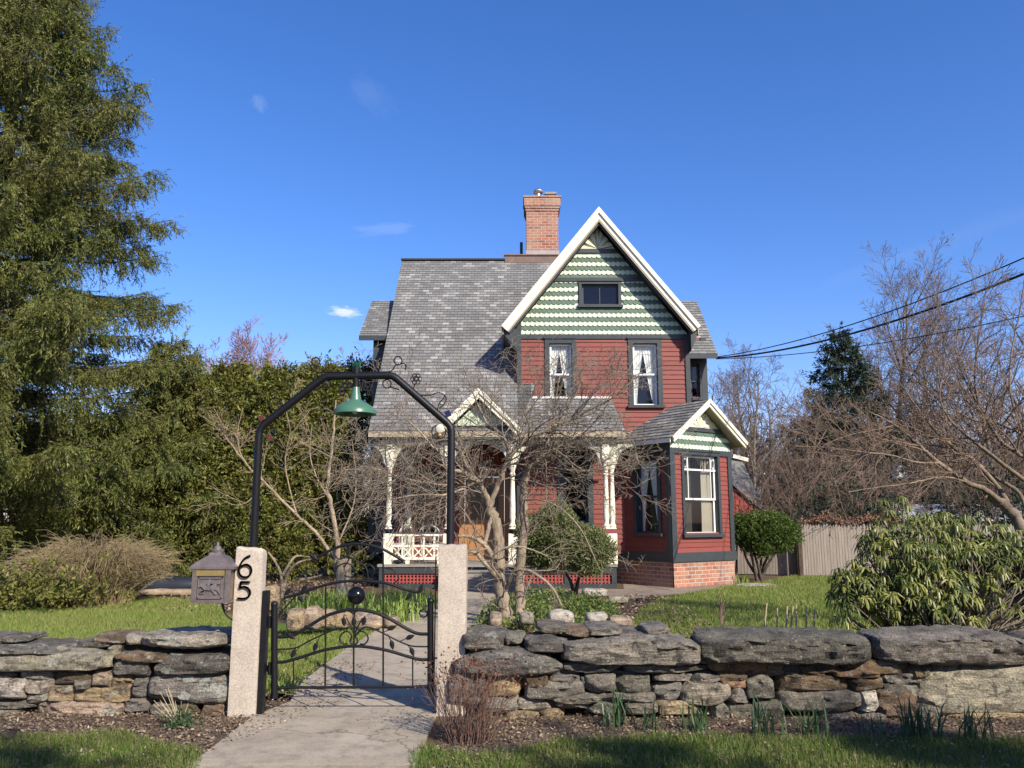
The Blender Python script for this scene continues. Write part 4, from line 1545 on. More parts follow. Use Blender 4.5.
def slab_roof(name, corners, up_n, thick, mat_under, edge_m, parent=None, extra=None):
    """roof plane from 4 corners (eave left, eave right, ridge right, ridge left): deck and shingle courses"""
    a, b, c, d = [Vector(q) for q in corners]
    U = (b - a).normalized()
    Nn = U.cross((d - a)).normalized()
    V = Nn.cross(U).normalized()
    F = (a, U, V, Nn)
    loc = [((q - a).dot(U), (q - a).dot(V)) for q in (a, b, c, d)]
    mb = MB()
    courses(mb, F, loc, .145, .016, base=.004)
    for i in range(4):   # ragged shingle edge just above the deck
        p, q = loc[i], loc[(i + 1) % 4]
    r_ = mb.build(name, M['shingle'], parent or house, uv=True)
    mb = MB()
    top = [q for q in (a, b, c, d)]
    bot = [q - Nn * thick for q in top]
    mb.poly([top[0], top[1], top[2], top[3]][::-1], 0)
    mb.poly(top, 0)
    mb.v, mb.f, mb.m, mb.uv = [], [], [], []
    mb.hexa(bot + top)
    mb.build('roof_deck', mat_under, r_)
    return r_, F, loc


# ---- walls of the main blocks
def wall_box(name, x0, x1, y0, y1, z0, z1):
    mb = MB()
    mb.box(x0, x1, y0, y1, z0, z1)
    return mb.build(name, M['red'], house)


# gable block front wall: windows
W2L = (at(545.5, 342, YG).x + .10, at(575.5, 342, YG).x - .10)
W2R = (at(628.5, 342, YG).x + .10, at(660.5, 342, YG).x - .10)
zA, zB = at(600, 409, YG).z + .10, at(600, 343.5, YG).z
W1 = (at(563, 480, YG).x, at(588, 480, YG).x)
z1a, z1b = at(575, 523, YG).z, at(575, 448, YG).z
holes = [(W2L[0], W2L[1], zA, zB), (W2R[0], W2R[1], zA, zB), (W1[0], W1[1], z1a, z1b)]
mb = MB()
courses(mb, FG, [(GX0, .75), (GX1, .75), (GX1, ZBAND), (GX0, ZBAND)], .125, .02, holes)
mb.build('clapboard_wall', M['red'], house)
# front plane behind the boards of the gable, cut around windows by strips
mb = MB()
for (u0, u1, v0, v1) in ((GX0, GX1, ZBAND, ZBAND + .05),):
    mb.obox(FG, u0, u1, v0, v1, -.1, -.005)
mb.build('wall_plate', M['charcoal'], house)
window(FG, W2L[0], W2L[1], zA, zB, fw=.12)
window(FG, W2R[0], W2R[1], zA, zB, fw=.12)
window(FG, W1[0], W1[1], z1a, z1b, fw=.13, curtain=None, sash='charcoal')
# corner boards and belt
mb = MB()
mb.obox(FG, GX0 - .02, GX0 + .10, .75, ZBAND + .5, -.02, .05)
mb.build('corner_board', M['charcoal'], house)
mb = MB()
mb.obox(FG, GX1 - .10, GX1 + .02, .75, ZBAND + .1, -.02, .05)
mb.build('corner_board', M['charcoal'], house)
mb = MB()
zbt = at(600, 334.5, YG).z
mb.obox(FG, GX0, GX1, zB + .12, zbt, -.02, .035)
mb.build('belt_board', M['charcoal'], house)
# side walls and backs
mb = MB()
mb.box(GX0 + .01, GX0 + .1, YG + .01, 27.5, .6, 6.35)
mb.box(GX1 - .1, GX1 - .01, YG + .01, 27.5, .6, 6.35)
mb.box(GX0, GX1, 30.0, 30.1, .6, 6.9)
mb.build('wall', M['red'], house)

# ---- shingled gable
def inner_top(x):      # wall edge under the rake, measured down from the roof plane
    return GZT - .40 - abs(x - GXC) * SLOPE


tri_z0 = zbt
hw = (inner_top(GXC) - tri_z0) / SLOPE
tri = [(max(GXC - hw, GX0 + .02), tri_z0), (min(GXC + hw, GX1 - .02), tri_z0)]
right_u, left_u = tri[1][0], tri[0][0]
tri = [(left_u, tri_z0), (right_u, tri_z0), (right_u, inner_top(right_u)), (GXC, inner_top(GXC)), (left_u, inner_top(left_u))]
GW = (at(578.5, 300, YG).x, at(621.5, 300, YG).x, at(600, 308, YG).z, at(600, 282.5, YG).z)     # gable window incl. frame
band_tops = [ZBAND]
zfan = at(600, 251.5, YG).z
zb2 = at(600, 281.0, YG).z
mb = MB()
row = .118
k = 0
z = tri_z0
while z < inner_top(GXC) - .1:
    light = (k % 2 == 0)
    # light rows lie over the dark rows below, with rounded butts
    w_ = .128
    n_ = int((right_u - left_u) / w_) + 3
    for i in range(-1, n_):
        uc = left_u + (i + (.5 if k % 2 else 0)) * w_
        rb = w_ / 2 * .97
        pts = [(uc - rb, z + row + .02), (uc - rb, z + .035)] + [(uc - rb * math.cos(q), z + .035 - .05 * math.sin(q)) for q in np.linspace(.25, math.pi - .25, 7)] + [(uc + rb, z + .035), (uc + rb, z + row + .02)]
        if z + row > zfan - .02:
            continue
        if GW[0] - .02 < uc < GW[1] + .02 and GW[2] - .03 < z + .06 < GW[3] + .02:
            continue
        pts = clip_convex(pts, tri)
        if len(pts) < 3:
            continue
        off = lambda v: .012 + .02 * (1 - (v - z) / row) + (.004 if i % 2 else 0)
        fr = [Vector((u, YG - off(v), v)) for u, v in pts]
        mb.poly(fr, 0 if light else 1)
        for q in range(len(pts)):
            A, B = fr[q], fr[(q + 1) % len(pts)]
            mb.poly([B, A, A + Vector((0, .016, 0)), B + Vector((0, .016, 0))], 0 if light else 1)
    z += row
    k += 1
mb.build('gable_shingles', [M['sage_light'], M['sage_dark']], house)
mb = MB()
tri2 = tri
P2 = [Vector((u, YG, v)) for u, v in tri2]
mb.prism((Vector((0, YG + .06, 0)), X_, Z_, -Y_), [(u, v) for u, v in tri2 if True], .0, .05)
mb.v, mb.f, mb.m, mb.uv = [], [], [], []
# backing boards around the gable window
for poly in ([(left_u, tri_z0), (GW[0], tri_z0), (GW[0], inner_top(GW[0])), (left_u, inner_top(left_u))], [(GW[1], tri_z0), (right_u, tri_z0), (right_u, inner_top(right_u)), (GW[1], inner_top(GW[1]))],
             [(GW[0], tri_z0), (GW[1], tri_z0), (GW[1], GW[2] + .05), (GW[0], GW[2] + .05)], [(GW[0], GW[3] - .05), (GW[1], GW[3] - .05), (GW[1], inner_top(GW[1])), (GXC, inner_top(GXC)), (GW[0], inner_top(GW[0]))]):
    mb.prism(FG, poly, -.06, .004)
mb.build('gable_board', M['sage_dark'], house)
# horizontal bands
mb = MB()
hb = (inner_top(GXC) - zb2) / SLOPE
for zc, hh in ((at(600, 280, YG).z, .10), (zfan, .11)):
    hb = (inner_top(GXC) - zc + hh / 2) / SLOPE
    if zc < GW[3] + .1:
        mb.prism(FG, [(GXC - hb, zc - hh / 2), (GXC + hb, zc - hh / 2), (GXC + hb - hh / SLOPE, zc + hh / 2), (GXC - hb + hh / SLOPE, zc + hh / 2)], .0, .065)
    else:
        mb.prism(FG, [(GXC - hb, zc - hh / 2), (GXC + hb, zc - hh / 2), (GXC + hb - hh / SLOPE, zc + hh / 2), (GXC - hb + hh / SLOPE, zc + hh / 2)], .0, .065)
mb.build('belt_board', M['charcoal'], house)
# sunburst panel in the peak: wedge rays
mb = MB()
zf = zfan + .056
hb = (inner_top(GXC) - zf) / SLOPE
edge_pts = []
for i in range(15):
    t = i / 14
    if t <= .5:
        u = GXC - hb + hb * (t / .5)
    else:
        u = GXC + hb * ((t - .5) / .5)
    edge_pts.append((u, inner_top(u)))
for i in range(14):
    n1_ = .012 if i % 2 else .07
    mb.prism(FG, [(GXC, zf), edge_pts[i + 1], edge_pts[i]], .0, n1_, 0)
mb.build('sunburst_panel', plain('pale_green_paint', (0.62, 0.66, 0.48), 0.6, 0.08, 5), house)
# gable window
O_ = window(FG, GW[0] + .085, GW[1] - .085, GW[2] + .08, GW[3] - .05, fw=.075, fixed=True, sash='charcoal', curtain=None, sill=True)
mb = MB()
mb.obox(FG, (GW[0] + GW[1]) / 2 - .012, (GW[0] + GW[1]) / 2 + .012, GW[2] + .13, GW[3] - .11, -.075, -.058)
mb.build('mullion', M['charcoal'], O_)

# ---- front gable roof with rakes
YR0, YR1 = 20.88, 29.5
for sg, end in ((-1, RK_L), (1, RK_R)):
    e0 = Vector((GXC + sg * (GXC - RK_L.x), YR0, RK_L.z))
    pk0 = Vector((GXC, YR0, GZT))
    if sg < 0:
        cs = [Vector((e0.x, YR1, e0.z)), e0, pk0, Vector((GXC, YR1, GZT))]
    else:
        cs = [e0, Vector((e0.x, YR1, e0.z)), Vector((GXC, YR1, GZT)), pk0]
    r_, F, loc = slab_roof('roof', cs, None, .10, M['charcoal'], None)
    # rake: wide cream board, a crown strip above it and a dark cove behind
    d = (e0 - pk0).normalized()
    dn = Vector((sg * -d.z * 1.0, 0, 0))
    nrm = Vector((d.z * sg * 1, 0, -d.x * sg)) if False else Vector((-d.z * -sg, 0, d.x * -sg))
    nrm = Vector((sg * abs(d.z), 0, abs(d.x)))          # outward normal of the roof plane
    for nm, t0, t1, yy0, yy1, mat_ in (('rake_board', -.185, -.05, YR0 - .03, YR0 + .03, 'cream'), ('rake_crown', -.08, .022, YR0 - .075, YR0 - .031, 'cream'), ('rake_cove', -.27, -.10, YR0 + .031, YR0 + .075, 'charcoal'), ('rake_molding', -.225, -.187, YR0 - .02, YR0 + .030, 'buff')):
        mb = MB()
        def cr(t, yy, s):     # point on the rake, offset t along the normal; s=0 peak, 1 eave end
            base = pk0 + nrm * t
            # mitre on the centre line
            k_ = (GXC - base.x) / d.x
            p = base + d * k_ if s == 0 else e0 + nrm * t
            return Vector((p.x, yy, p.z))
        q = [cr(t0, yy0, 0), cr(t0, yy0, 1), cr(t0, yy1, 1), cr(t0, yy1, 0), cr(t1, yy0, 0), cr(t1, yy0, 1), cr(t1, yy1, 1), cr(t1, yy1, 0)]
        if sg > 0:
            q = [q[1], q[0], q[3], q[2], q[5], q[4], q[7], q[6]]
        mb.hexa(q)
        mb.build(nm, M[mat_], house)
    # eave soffit box and bracket
    mb = MB()
    xi = GX0 if sg < 0 else GX1
    xo = e0.x + sg * -.04
    mb.prism((Vector((0, YR0 + .08, 0)), X_, Z_, -Y_), [(xi - sg * .0, e0.z - .02), (xo, e0.z - .10), (xo, e0.z - .17), (xi, e0.z - .62), ][::(1 if sg < 0 else -1)], -6, 0)
    mb.build('eave_soffit', M['charcoal'], house)
    mb = MB()
    mb.box(min(xo, xo - sg * -.03), max(xo, xo - sg * -.03), YR0 + .05, YR1 - .3, e0.z - .19, e0.z - .03)
    mb.build('gutter', M['buff'], house)

# ---- main roof: one long slope from the ridge to the porch eave
xr = GXC - 0.3
mr, F, loc = slab_roof('roof', [(MX0, EY, EZ), (2.62, EY, EZ), (2.62 - .0, RIDGE_Y, RIDGE.z), (at(402, 258, RIDGE_Y).x, RIDGE_Y, RIDGE.z)], None, .12, M['buff'], None)
mr.hide_render = False
bpy.data.objects.remove(mr.children[0], do_unlink=True)
bpy.data.objects.remove(mr, do_unlink=True)
# the slope in two pieces: left of the gable it runs to the ridge; before the gable wall it ends at the wall
HX = at(625.5, 430, EY).x
YW = YG - .0
zw = roof_z(YW)
xl = at(402, 258, RIDGE_Y).x
a0 = Vector((MX0, EY, EZ))
Um = X_
Vm = Vector((0, 1, MS)).normalized()
Nm = Um.cross(Vm)
Fm_ = (a0, Um, Vm, Nm)
lv = lambda y: (y - EY) / Vm.y
hipx = at(611, 397, YG).x
mb = MB()
xg = GXC
courses(mb, Fm_, [(0, 0), (GX0 - MX0, 0), (xg - MX0, lv(RIDGE_Y)), (xl - MX0, lv(RIDGE_Y))], .145, .012, base=.004)
courses(mb, Fm_, [(GX0 - MX0, 0), (at(531, 390, YG).x - MX0, 0), (at(531, 390, YG).x - MX0, lv(YG - .02)), (GX0 - MX0, lv(YG - .02))], .145, .012, base=.004)
m_roof = mb.build('roof', M['shingle'], house, uv=True)
mb = MB()
zpw = at(570, 398, YG).z
PSL = (zpw - EZ) / (YG - EY)
proof_z = lambda y: EZ + (y - EY) * PSL
Vp = Vector((0, 1, PSL)).normalized()
Fpr = (a0, X_, Vp, X_.cross(Vp))
lvp = lambda y: (y - EY) / Vp.y
GXS = at(531, 390, YG).x
courses(mb, Fpr, [(GXS - MX0, 0), (HX - MX0, 0), (hipx - MX0, lvp(YG - .02)), (GXS - MX0, lvp(YG - .02))], .145, .016, base=.004)
p_roof = mb.build('porch_roof', M['shingle'], house, uv=True)
mb = MB()
P = lambda x, y, dz: Vector((x, y, roof_z(y) + dz))
mb.hexa([P(MX0, EY, -.13), P(GX0, EY, -.13), P(xg, RIDGE_Y, -.13), P(xl, RIDGE_Y, -.13), P(MX0, EY, 0), P(GX0, EY, 0), P(xg, RIDGE_Y, 0), P(xl, RIDGE_Y, 0)])
mb.build('roof_deck', M['charcoal'], m_roof)
mb = MB()
P2_ = lambda x, y, dz: Vector((x, y, proof_z(y) + dz))
mb.hexa([P2_(GXS, EY, -.13), P2_(HX, EY, -.13), P2_(hipx, YG - .02, -.13), P2_(GXS, YG - .02, -.13), P2_(GXS, EY, 0), P2_(HX, EY, 0), P2_(hipx, YG - .02, 0), P2_(GXS, YG - .02, 0)])
mb.build('roof_deck', M['charcoal'], p_roof)
mb = MB()
mb.hexa([P(GX0 - .01, EY, -.12), P(GXS - .002, EY, -.12), P(GXS - .002, YG - .02, -.12), P(GX0 - .01, YG - .02, -.12), P(GX0 - .01, EY, -.001), P(GXS - .002, EY, -.001), P(GXS - .002, YG - .02, -.001), P(GX0 - .01, YG - .02, -.001)])
mb.build('roof_deck', M['shingle'], p_roof)
# hip end of the porch roof
hA, hB = Vector((HX, EY, EZ)), Vector((HX, YG, EZ))
hC = Vector((hipx, YG - .02, proof_z(YG - .02)))
Uh = Y_
Nh = Uh.cross(hC - hA).normalized()
Vh = Nh.cross(Uh).normalized()
mb = MB()
courses(mb, (hA, Uh, Vh, Nh), [(0, 0), (YG - EY, 0), ((hC - hA).dot(Uh), (hC - hA).dot(Vh))], .145, .016, base=.004)
mb.build('porch_hip', M['shingle'], house, uv=True)
# back slope of the main roof and gable-end wall left
mb = MB()
b0 = [(MX0, RIDGE_Y + 5.5, 4.9), (xl, RIDGE_Y, RIDGE.z), (xg, RIDGE_Y, RIDGE.z), (xg, RIDGE_Y + 5.5, 4.9)]
mb.hexa([Vector(q) - Vector((0, 0, .12)) for q in b0] + [Vector(q) for q in b0])
mb.build('back_roof', M['shingle'], house)
mb = MB()
mb.prism((Vector((MX0 + .35, 0, 0)), Y_, Z_, -X_), [(22.4, .6), (30, .6), (30, 6), (RIDGE_Y, RIDGE.z - .15), (22.4, roof_z(22.4) - .15)], -.1, 0)
mb.build('wall', M['red'], house)
# ridge cap and flashing
mb = MB()
mb.bar((xl - .02, RIDGE_Y, RIDGE.z + .02), (xg, RIDGE_Y, RIDGE.z + .02), .22, .05)
mb.build('ridge_cap', M['shingle'], house)
mb = MB()
mb.obox(FG, GXS, hipx, hC.z + .0, hC.z + .05, -.0, .055)
mb.build('flashing', plain('white_flashing', (0.72, 0.70, 0.66), 0.5, 0.05, 6), house)
mb = MB()
ra, rb = at(505, 257, RIDGE_Y).x, at(560, 257, RIDGE_Y).x
mb.box(ra, rb, RIDGE_Y - .12, RIDGE_Y - .02, RIDGE.z - .2, RIDGE.z + .13)
mb.box(ra - .04, rb, RIDGE_Y - .16, RIDGE_Y - .0, RIDGE.z + .13, RIDGE.z + .17)
mb.build('ridge_curb', M['copper'], house)
# eave fascia of porch, left rake board of the main roof
mb = MB()
mb.box(MX0, HX, EY - .03, EY + .0, EZ - .15, EZ - .01)
mb.build('porch_fascia', M['buff'], house)
mb = MB()
mb.hexa([P(MX0 - .0, EY, -.30), P(MX0 + .05, EY, -.30), P(xl + .05, RIDGE_Y, -.30), P(xl, RIDGE_Y, -.30), P(MX0, EY, -.132), P(MX0 + .05, EY, -.132), P(xl + .05, RIDGE_Y, -.132), P(xl, RIDGE_Y, -.132)])
mb.build('rake_board', M['charcoal'], house)

# ---- cross wing behind, showing at both ends
WY0, WRY = 23.0, 25.0
wz_e, wz_r = at(360, 336, WY0).z, at(380, 301, WRY).z
wxl, wxr = at(359, 336, WY0).x, at(717.5, 354, 22.7).x
for nm, x0, x1, ye, ze in (('roof', wxl, MX0 + .6, WY0, wz_e), ('roof', GXC + 1.2, wxr, 22.7, at(717, 354, 22.7).z)):
    slab_roof(nm, [(x0, ye, ze), (x1, ye, ze), (x1, WRY, wz_r), (x0, WRY, wz_r)], None, .12, M['charcoal'], None)
    slab_roof(nm, [(x1, WRY + 2.2, ze), (x0, WRY + 2.2, ze), (x0, WRY, wz_r), (x1, WRY, wz_r)], None, .12, M['charcoal'], None)
    mb = MB()
    mb.box(x0, x1, ye - .025, ye, ze - .13, ze - .005)
    mb.build('fascia', M['charcoal'], house)
FWg = (Vector((0, 23.25, 0)), X_, Z_, -Y_)
wlx, wrx = at(373.5, 350, 23.25).x, at(706.5, 380, 23.25).x
mb = MB()
courses(mb, FWg, [(wlx, .7), (MX0 + .4, .7), (MX0 + .4, wz_e), (wlx, wz_e)], .125, .02)
mb.build('clapboard_wall', M['charcoal'], house)
mb = MB()
ww = (at(690.5, 380, 23.25).x, at(699.5, 380, 23.25).x, at(695, 398, 23.25).z, at(695, 364, 23.25).z)
courses(mb, FWg, [(GX1, .7), (wrx, .7), (wrx, wz_e), (GX1, wz_e)], .125, .02, [ww])
mb.build('clapboard_wall', M['red'], house)
window(FWg, *ww, fw=.11, curtain=None, sash='charcoal')
for x in (wlx, wrx - .14):
    mb = MB()
    mb.obox(FWg, x, x + .16, .7, wz_e, -.02, .05)
    mb.build('corner_board', M['charcoal'], house)
for x, sg in ((wlx + .01, -1), (wrx - .01, 1)):
    mb = MB()
    Fs = (Vector((x, 0, 0)), Y_, Z_, X_ * sg)
    zsh = wz_e - .05 if sg < 0 else at(717, 354, 22.7).z - .05
    mb.prism(Fs, [(23.25, .7), (26.8, .7), (26.8, zsh - .1), (WRY, wz_r - .35), (23.25, zsh)][::sg], -.1, 0)
    mb.build('wall', M['red'], house)

# ---- chimney
CXm = (at(526.5, 240, 26).x + at(558.5, 240, 26).x) / 2
hwc = (at(558.5, 240, 26).x - at(526.5, 240, 26).x) / 2
cz0, cz1, cz2 = RIDGE.z - .3, at(540, 211, 26).z, at(540, 196.5, 26).z


def brick_box(mb, x0, x1, y0, y1, z0, z1, batter=0):
    c = [(x0, y0, z0), (x1, y0, z0), (x1, y1, z0), (x0, y1, z0), (x0 + batter, y0 + batter, z1), (x1 - batter, y0 + batter, z1), (x1 - batter, y1 - batter, z1), (x0 + batter, y1 - batter, z1)]
    c = [Vector(q) for q in c]
    ws = (x1 - x0, y1 - y0, x1 - x0, y1 - y0)
    u = 0
    for k in range(4):
        a, b = k, (k + 1) % 4
        mb.poly([c[a], c[b], c[b + 4], c[a + 4]], 0, [(u, z0), (u + ws[k], z0), (u + ws[k], z1), (u, z1)])
        u += ws[k]
    mb.poly([c[4], c[5], c[6], c[7]], 0, [(0, 0), (ws[0], 0), (ws[0], ws[1]), (0, ws[1])])
    mb.poly([c[3], c[2], c[1], c[0]], 0, [(0, 0), (ws[0], 0), (ws[0], ws[1]), (0, ws[1])])


yc = 26.45
mb = MB()
brick_box(mb, CXm - hwc, CXm + hwc, yc - .45, yc + .45, cz0, cz1)
for i in range(3):
    e = .025 * (i + 1)
    brick_box(mb, CXm - hwc - e, CXm + hwc + e, yc - .45 - e, yc + .45 + e, cz1 + i * .08, cz1 + (i + 1) * .08)
brick_box(mb, CXm - hwc - .075, CXm + hwc + .075, yc - .525, yc + .525, cz1 + .24, cz2 - .06)
brick_box(mb, CXm - hwc - .10, CXm + hwc + .10, yc - .55, yc + .55, cz2 - .06, cz2)
chim = mb.build('chimney', M['brick'], house, uv=True)
mb = MB()
mb.box(CXm - hwc - .02, CXm + hwc + .02, yc - .47, yc + .47, RIDGE.z + .0, RIDGE.z + .34)
mb.build('chimney_flashing', M['lead'], chim)
mb = MB()
fx = at(538.5, 195, 26).x
mb.lathe([(.10, 0), (.10, .26), (.15, .28), (.19, .33), (.19, .37), (.13, .42), (.02, .44)], (fx, yc, cz2), 16)
mb.build('flue_cap', M['steel'], chim, smooth=40)
fx = at(551, 195, 26).x
mb = MB()
mb.box(fx - .16, fx + .16, yc - .16, yc + .16, cz2, cz2 + .20)
mb.box(fx - .20, fx + .20, yc - .20, yc + .20, cz2 + .20, cz2 + .27)
mb.build('flue_tile', plain('grey_clay_tile', (0.25, 0.23, 0.21), 0.8, 0.2, 8), chim)
vx = at(521.5, 245, 26).x
mb = MB()
mb.tube([(vx, yc, RIDGE.z), (vx, yc, at(521, 238, 26).z)], .05, 10)
mb.build('vent_pipe', M['charcoal'], house, smooth=40)

# ---- porch
PX0, PX1 = at(388.5, 500, 20.2).x, at(607, 500, 20.2).x
mb = MB()
mb.box(PX0 - .2, PX1 + .2, 20.0, 23.2, DECK - .06, DECK)
porch = mb.build('porch_floor', M['deck'], house)
mb = MB()
mb.box(PX0 - .16, -1.62, 20.06, 20.1, .05, DECK - .06)
mb.box(.12, PX1 + .18, 20.06, 20.1, .05, DECK - .06)
mb.v, mb.f, mb.m, mb.uv = [], [], [], []
sk = None
for x0, x1 in ((PX0 - .16, -1.62), (.12, PX1 + .18)):
    mb = MB()
    mb.box(x0, x1, 20.03, 20.10, DECK - .22, DECK - .063)
    mb.box(x0, x1, 20.03, 20.10, .0, .10)
    n_ = max(2, int((x1 - x0) / 1.0) + 1)
    for i in range(n_):
        xx = x0 + (x1 - x0 - .12) * i / (n_ - 1)
        mb.box(xx, xx + .12, 20.025, 20.105, .10, DECK - .22)
    if x0 < -2:
        mb.box(x0, x0 + .06, 20.102, 23, .0, DECK - .063)
    else:
        mb.box(x1 - .06, x1, 20.102, 21.2, .0, DECK - .063)
    sk = mb.build('porch_skirt', M['charcoal'], house)
for x0, x1 in ((PX0 - .16, -1.62), (.12, PX1 + .18)):
    mb = MB()
    n_ = int((x1 - x0) / .085)
    for i in range(n_):
        xx = x0 + .05 + i * .085
        mb.box(xx, xx + .038, 20.06, 20.072, .10, DECK - .22)
    for i in range(3):
        zz = .125 + i * .078
        mb.box(x0 + .02, x1 - .02, 20.073, 20.085, zz, zz + .036)
    mb.build('lattice', M['lattice'], sk)
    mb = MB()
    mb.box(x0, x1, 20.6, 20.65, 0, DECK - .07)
    mb.build('crawl_shade_board', M['dark_room'], sk)  # dark board painted as the shade behind the lattice
# steps
for i in range(3):
    mb = MB()
    mb.box(-1.6, .1, 20.0 - .30 * (i + 1), 20.0 - .30 * i - .001, 0, DECK - .14 * (i + 1) - .03)
    mb.box(-1.64, .14, 20.0 - .30 * (i + 1) - .03, 20.0 - .30 * i - .001, DECK - .14 * (i + 1) - .03, DECK - .14 * (i + 1) + .01)
    mb.build('porch_step', M['deck'], house)
BZ = EZ - .16
COLS = [at(389, 500, 20.2).x, at(448, 500, 20.2).x, at(512.5, 500, 20.2).x, at(606, 500, 20.2).x]
cprof = [(.10, 0), (.10, .75), (.075, .78), (.09, .82), (.06, .86), (.055, .92), (.075, 1.0), (.068, 1.3), (.058, 1.62), (.05, 1.9), (.075, 1.94), (.05, 1.98), (.065, 2.04), (.09, 2.1), (.09, 2.2), (.11, 2.24), (.11, 2.30)]


def column(x, y, mname='cream', scale=1.0):
    mb = MB()
    h = BZ - .14 - DECK
    mb.box(x - .095, x + .095, y - .095, y + .095, DECK, DECK + .72)
    mb.box(x - .085, x + .085, y - .085, y + .085, DECK + h - .34, DECK + h)
    mb.lathe([(r_, DECK + z_ * (h - .34) / 2.3 + 0) for r_, z_ in cprof[1:]], (x, y, 0), 14)
    c = mb.build('porch_column', M[mname], house, smooth=35)
    # fan bracket on both sides
    for sg in (-1, 1):
        if abs(x - COLS[3]) < .2 and sg > 0 and False:
            continue
        mb = MB()
        F = (Vector((x + sg * .085, y, DECK + h)), X_ * sg, Z_, Y_ * -sg)
        out = [(0, 0), (.44, 0), (.44, -.05)] + [(.44 - .39 * math.sin(q), -.52 + .47 * math.cos(q)) for q in np.linspace(.1, 1.45, 8)] + [(0, -.54)]
        mb.prism(F, out, -.025, .025)
        mb.build('bracket', M['pale_sage'], c)
    return c


M['pale_sage'] = plain('pale_sage_bracket_paint', (0.40, 0.40, 0.31), 0.6, 0.12, 5)
for x in COLS:
    column(x, 20.2)
column(COLS[3] + .16, 20.28)
column(at(409, 500, 22.2).x, 22.2, 'pale_sage')  # back column: its shaded look is put into the darker paint colour
mb = MB()
mb.box(MX0 + .35, PX1 + .25, 20.12, 20.28, BZ - .14, BZ + .10)
mb.build('porch_beam', M['pale_sage'], house)
mb = MB()
mb.box(MX0 + .1, HX - .1, EY + .05, YG - .05, BZ + .11, BZ + .13)
mb.box(MX0 + .4, GX0, YG - .05, 22.35, BZ + .11, BZ + .13)
mb.build('porch_ceiling', M['buff'], house)


def railing(x0, x1, y):
    mb = MB()
    z0_, z1_ = DECK + .10, DECK + .72
    mb.box(x0, x1, y - .04, y + .04, z1_ - .06, z1_)
    mb.box(x0, x1, y - .03, y + .03, z0_, z0_ + .06)
    zm_ = z0_ + .30
    mb.box(x0, x1, y - .022, y + .022, zm_, zm_ + .05)
    n_ = max(1, round((x1 - x0) / .27))
    st = (x1 - x0) / n_
    for i in range(n_ + 1):
        xx = x0 + i * st
        mb.box(xx - .022, xx + .022, y - .023, y + .023, z0_ + .06, zm_ - .001)
        mb.box(xx - .022, xx + .022, y - .023, y + .023, zm_ + .051, z1_ - .061)
    for i in range(n_):
        a, b = x0 + i * st + .03, x0 + (i + 1) * st - .03
        mb.bar((a, y - .004, z0_ + .07), (b, y - .004, zm_ - .01), .02, .03)
        mb.bar((a, y + .010, zm_ - .01), (b, y + .010, z0_ + .07), .02, .03)
        mb.box((a + b) / 2 - .05, (a + b) / 2 + .05, y - .01, y + .01, DECK, z0_) if i % 3 == 1 else None
    o = mb.build('porch_railing', M['cream'], house)
    mb = MB()
    mb.box(x0, x1, y - .055, y + .055, z1_ + .001, z1_ + .035)
    mb.build('handrail', M['charcoal'], o)


railing(COLS[0] + .1, COLS[1] - .06, 20.2)
railing(COLS[2] + .1, COLS[3] - .1, 20.2)

# porch wall, left of the gable block
YPW = 22.4
FP = (Vector((0, YPW, 0)), X_, Z_, -Y_)
pw = [(-2.75, -2.05, 1.1, 2.75)]
DR = (-1.28, -.20, DECK, 2.75)
mb = MB()
courses(mb, FP, [(MX0 + .4, DECK), (GX0, DECK), (GX0, roof_z(YPW)), (MX0 + .4, roof_z(YPW))], .125, .02, pw + [DR])
mb.build('clapboard_wall', M['red'], house)
window(FP, *pw[0], fw=.13, curtain=None, sash='lattice')
mb = MB()
mb.obox(FP, DR[0] - .14, DR[0], DECK, DR[3] + .14, -.02, .05)
mb.obox(FP, DR[1], DR[1] + .14, DECK, DR[3] + .14, -.02, .05)
mb.obox(FP, DR[0], DR[1], DR[3], DR[3] + .14, -.02, .05)
door = mb.build('front_door', M['oak'], house)
mb = MB()
mb.obox(FP, DR[0] + .01, DR[1] - .01, DECK, DR[3] - .01, -.08, -.03)
mb.obox(FP, DR[0] + .10, DR[1] - .10, DECK + .12, DECK + .85, -.03, -.012)
lf = mb.build('door_leaf', M['oak'], door)
mb = MB()
mb.obox(FP, DR[0] + .16, DR[1] - .16, DECK + 1.05, DR[3] - .2, -.03, -.025)
mb.build('door_glass', plain('dark_door_glass', (0.02, 0.022, 0.025), 0.08, 0.1, 4, spec=0.6, bmp=0), door)
mb = MB()
mb.ball(FP[0] + X_ * (DR[1] - .07) + Z_ * (DECK + 1.0) - Y_ * -.0 + Vector((0, -.0, 0)), .035, 10)
mb.build('door_knob', br, door, smooth=True)
mb = MB()
mb.box(GX0 - .1, GX0 + .02, YG + .06, YPW, DECK, roof_z(YPW) - .2)
mb.build('wall', M['red'], house)

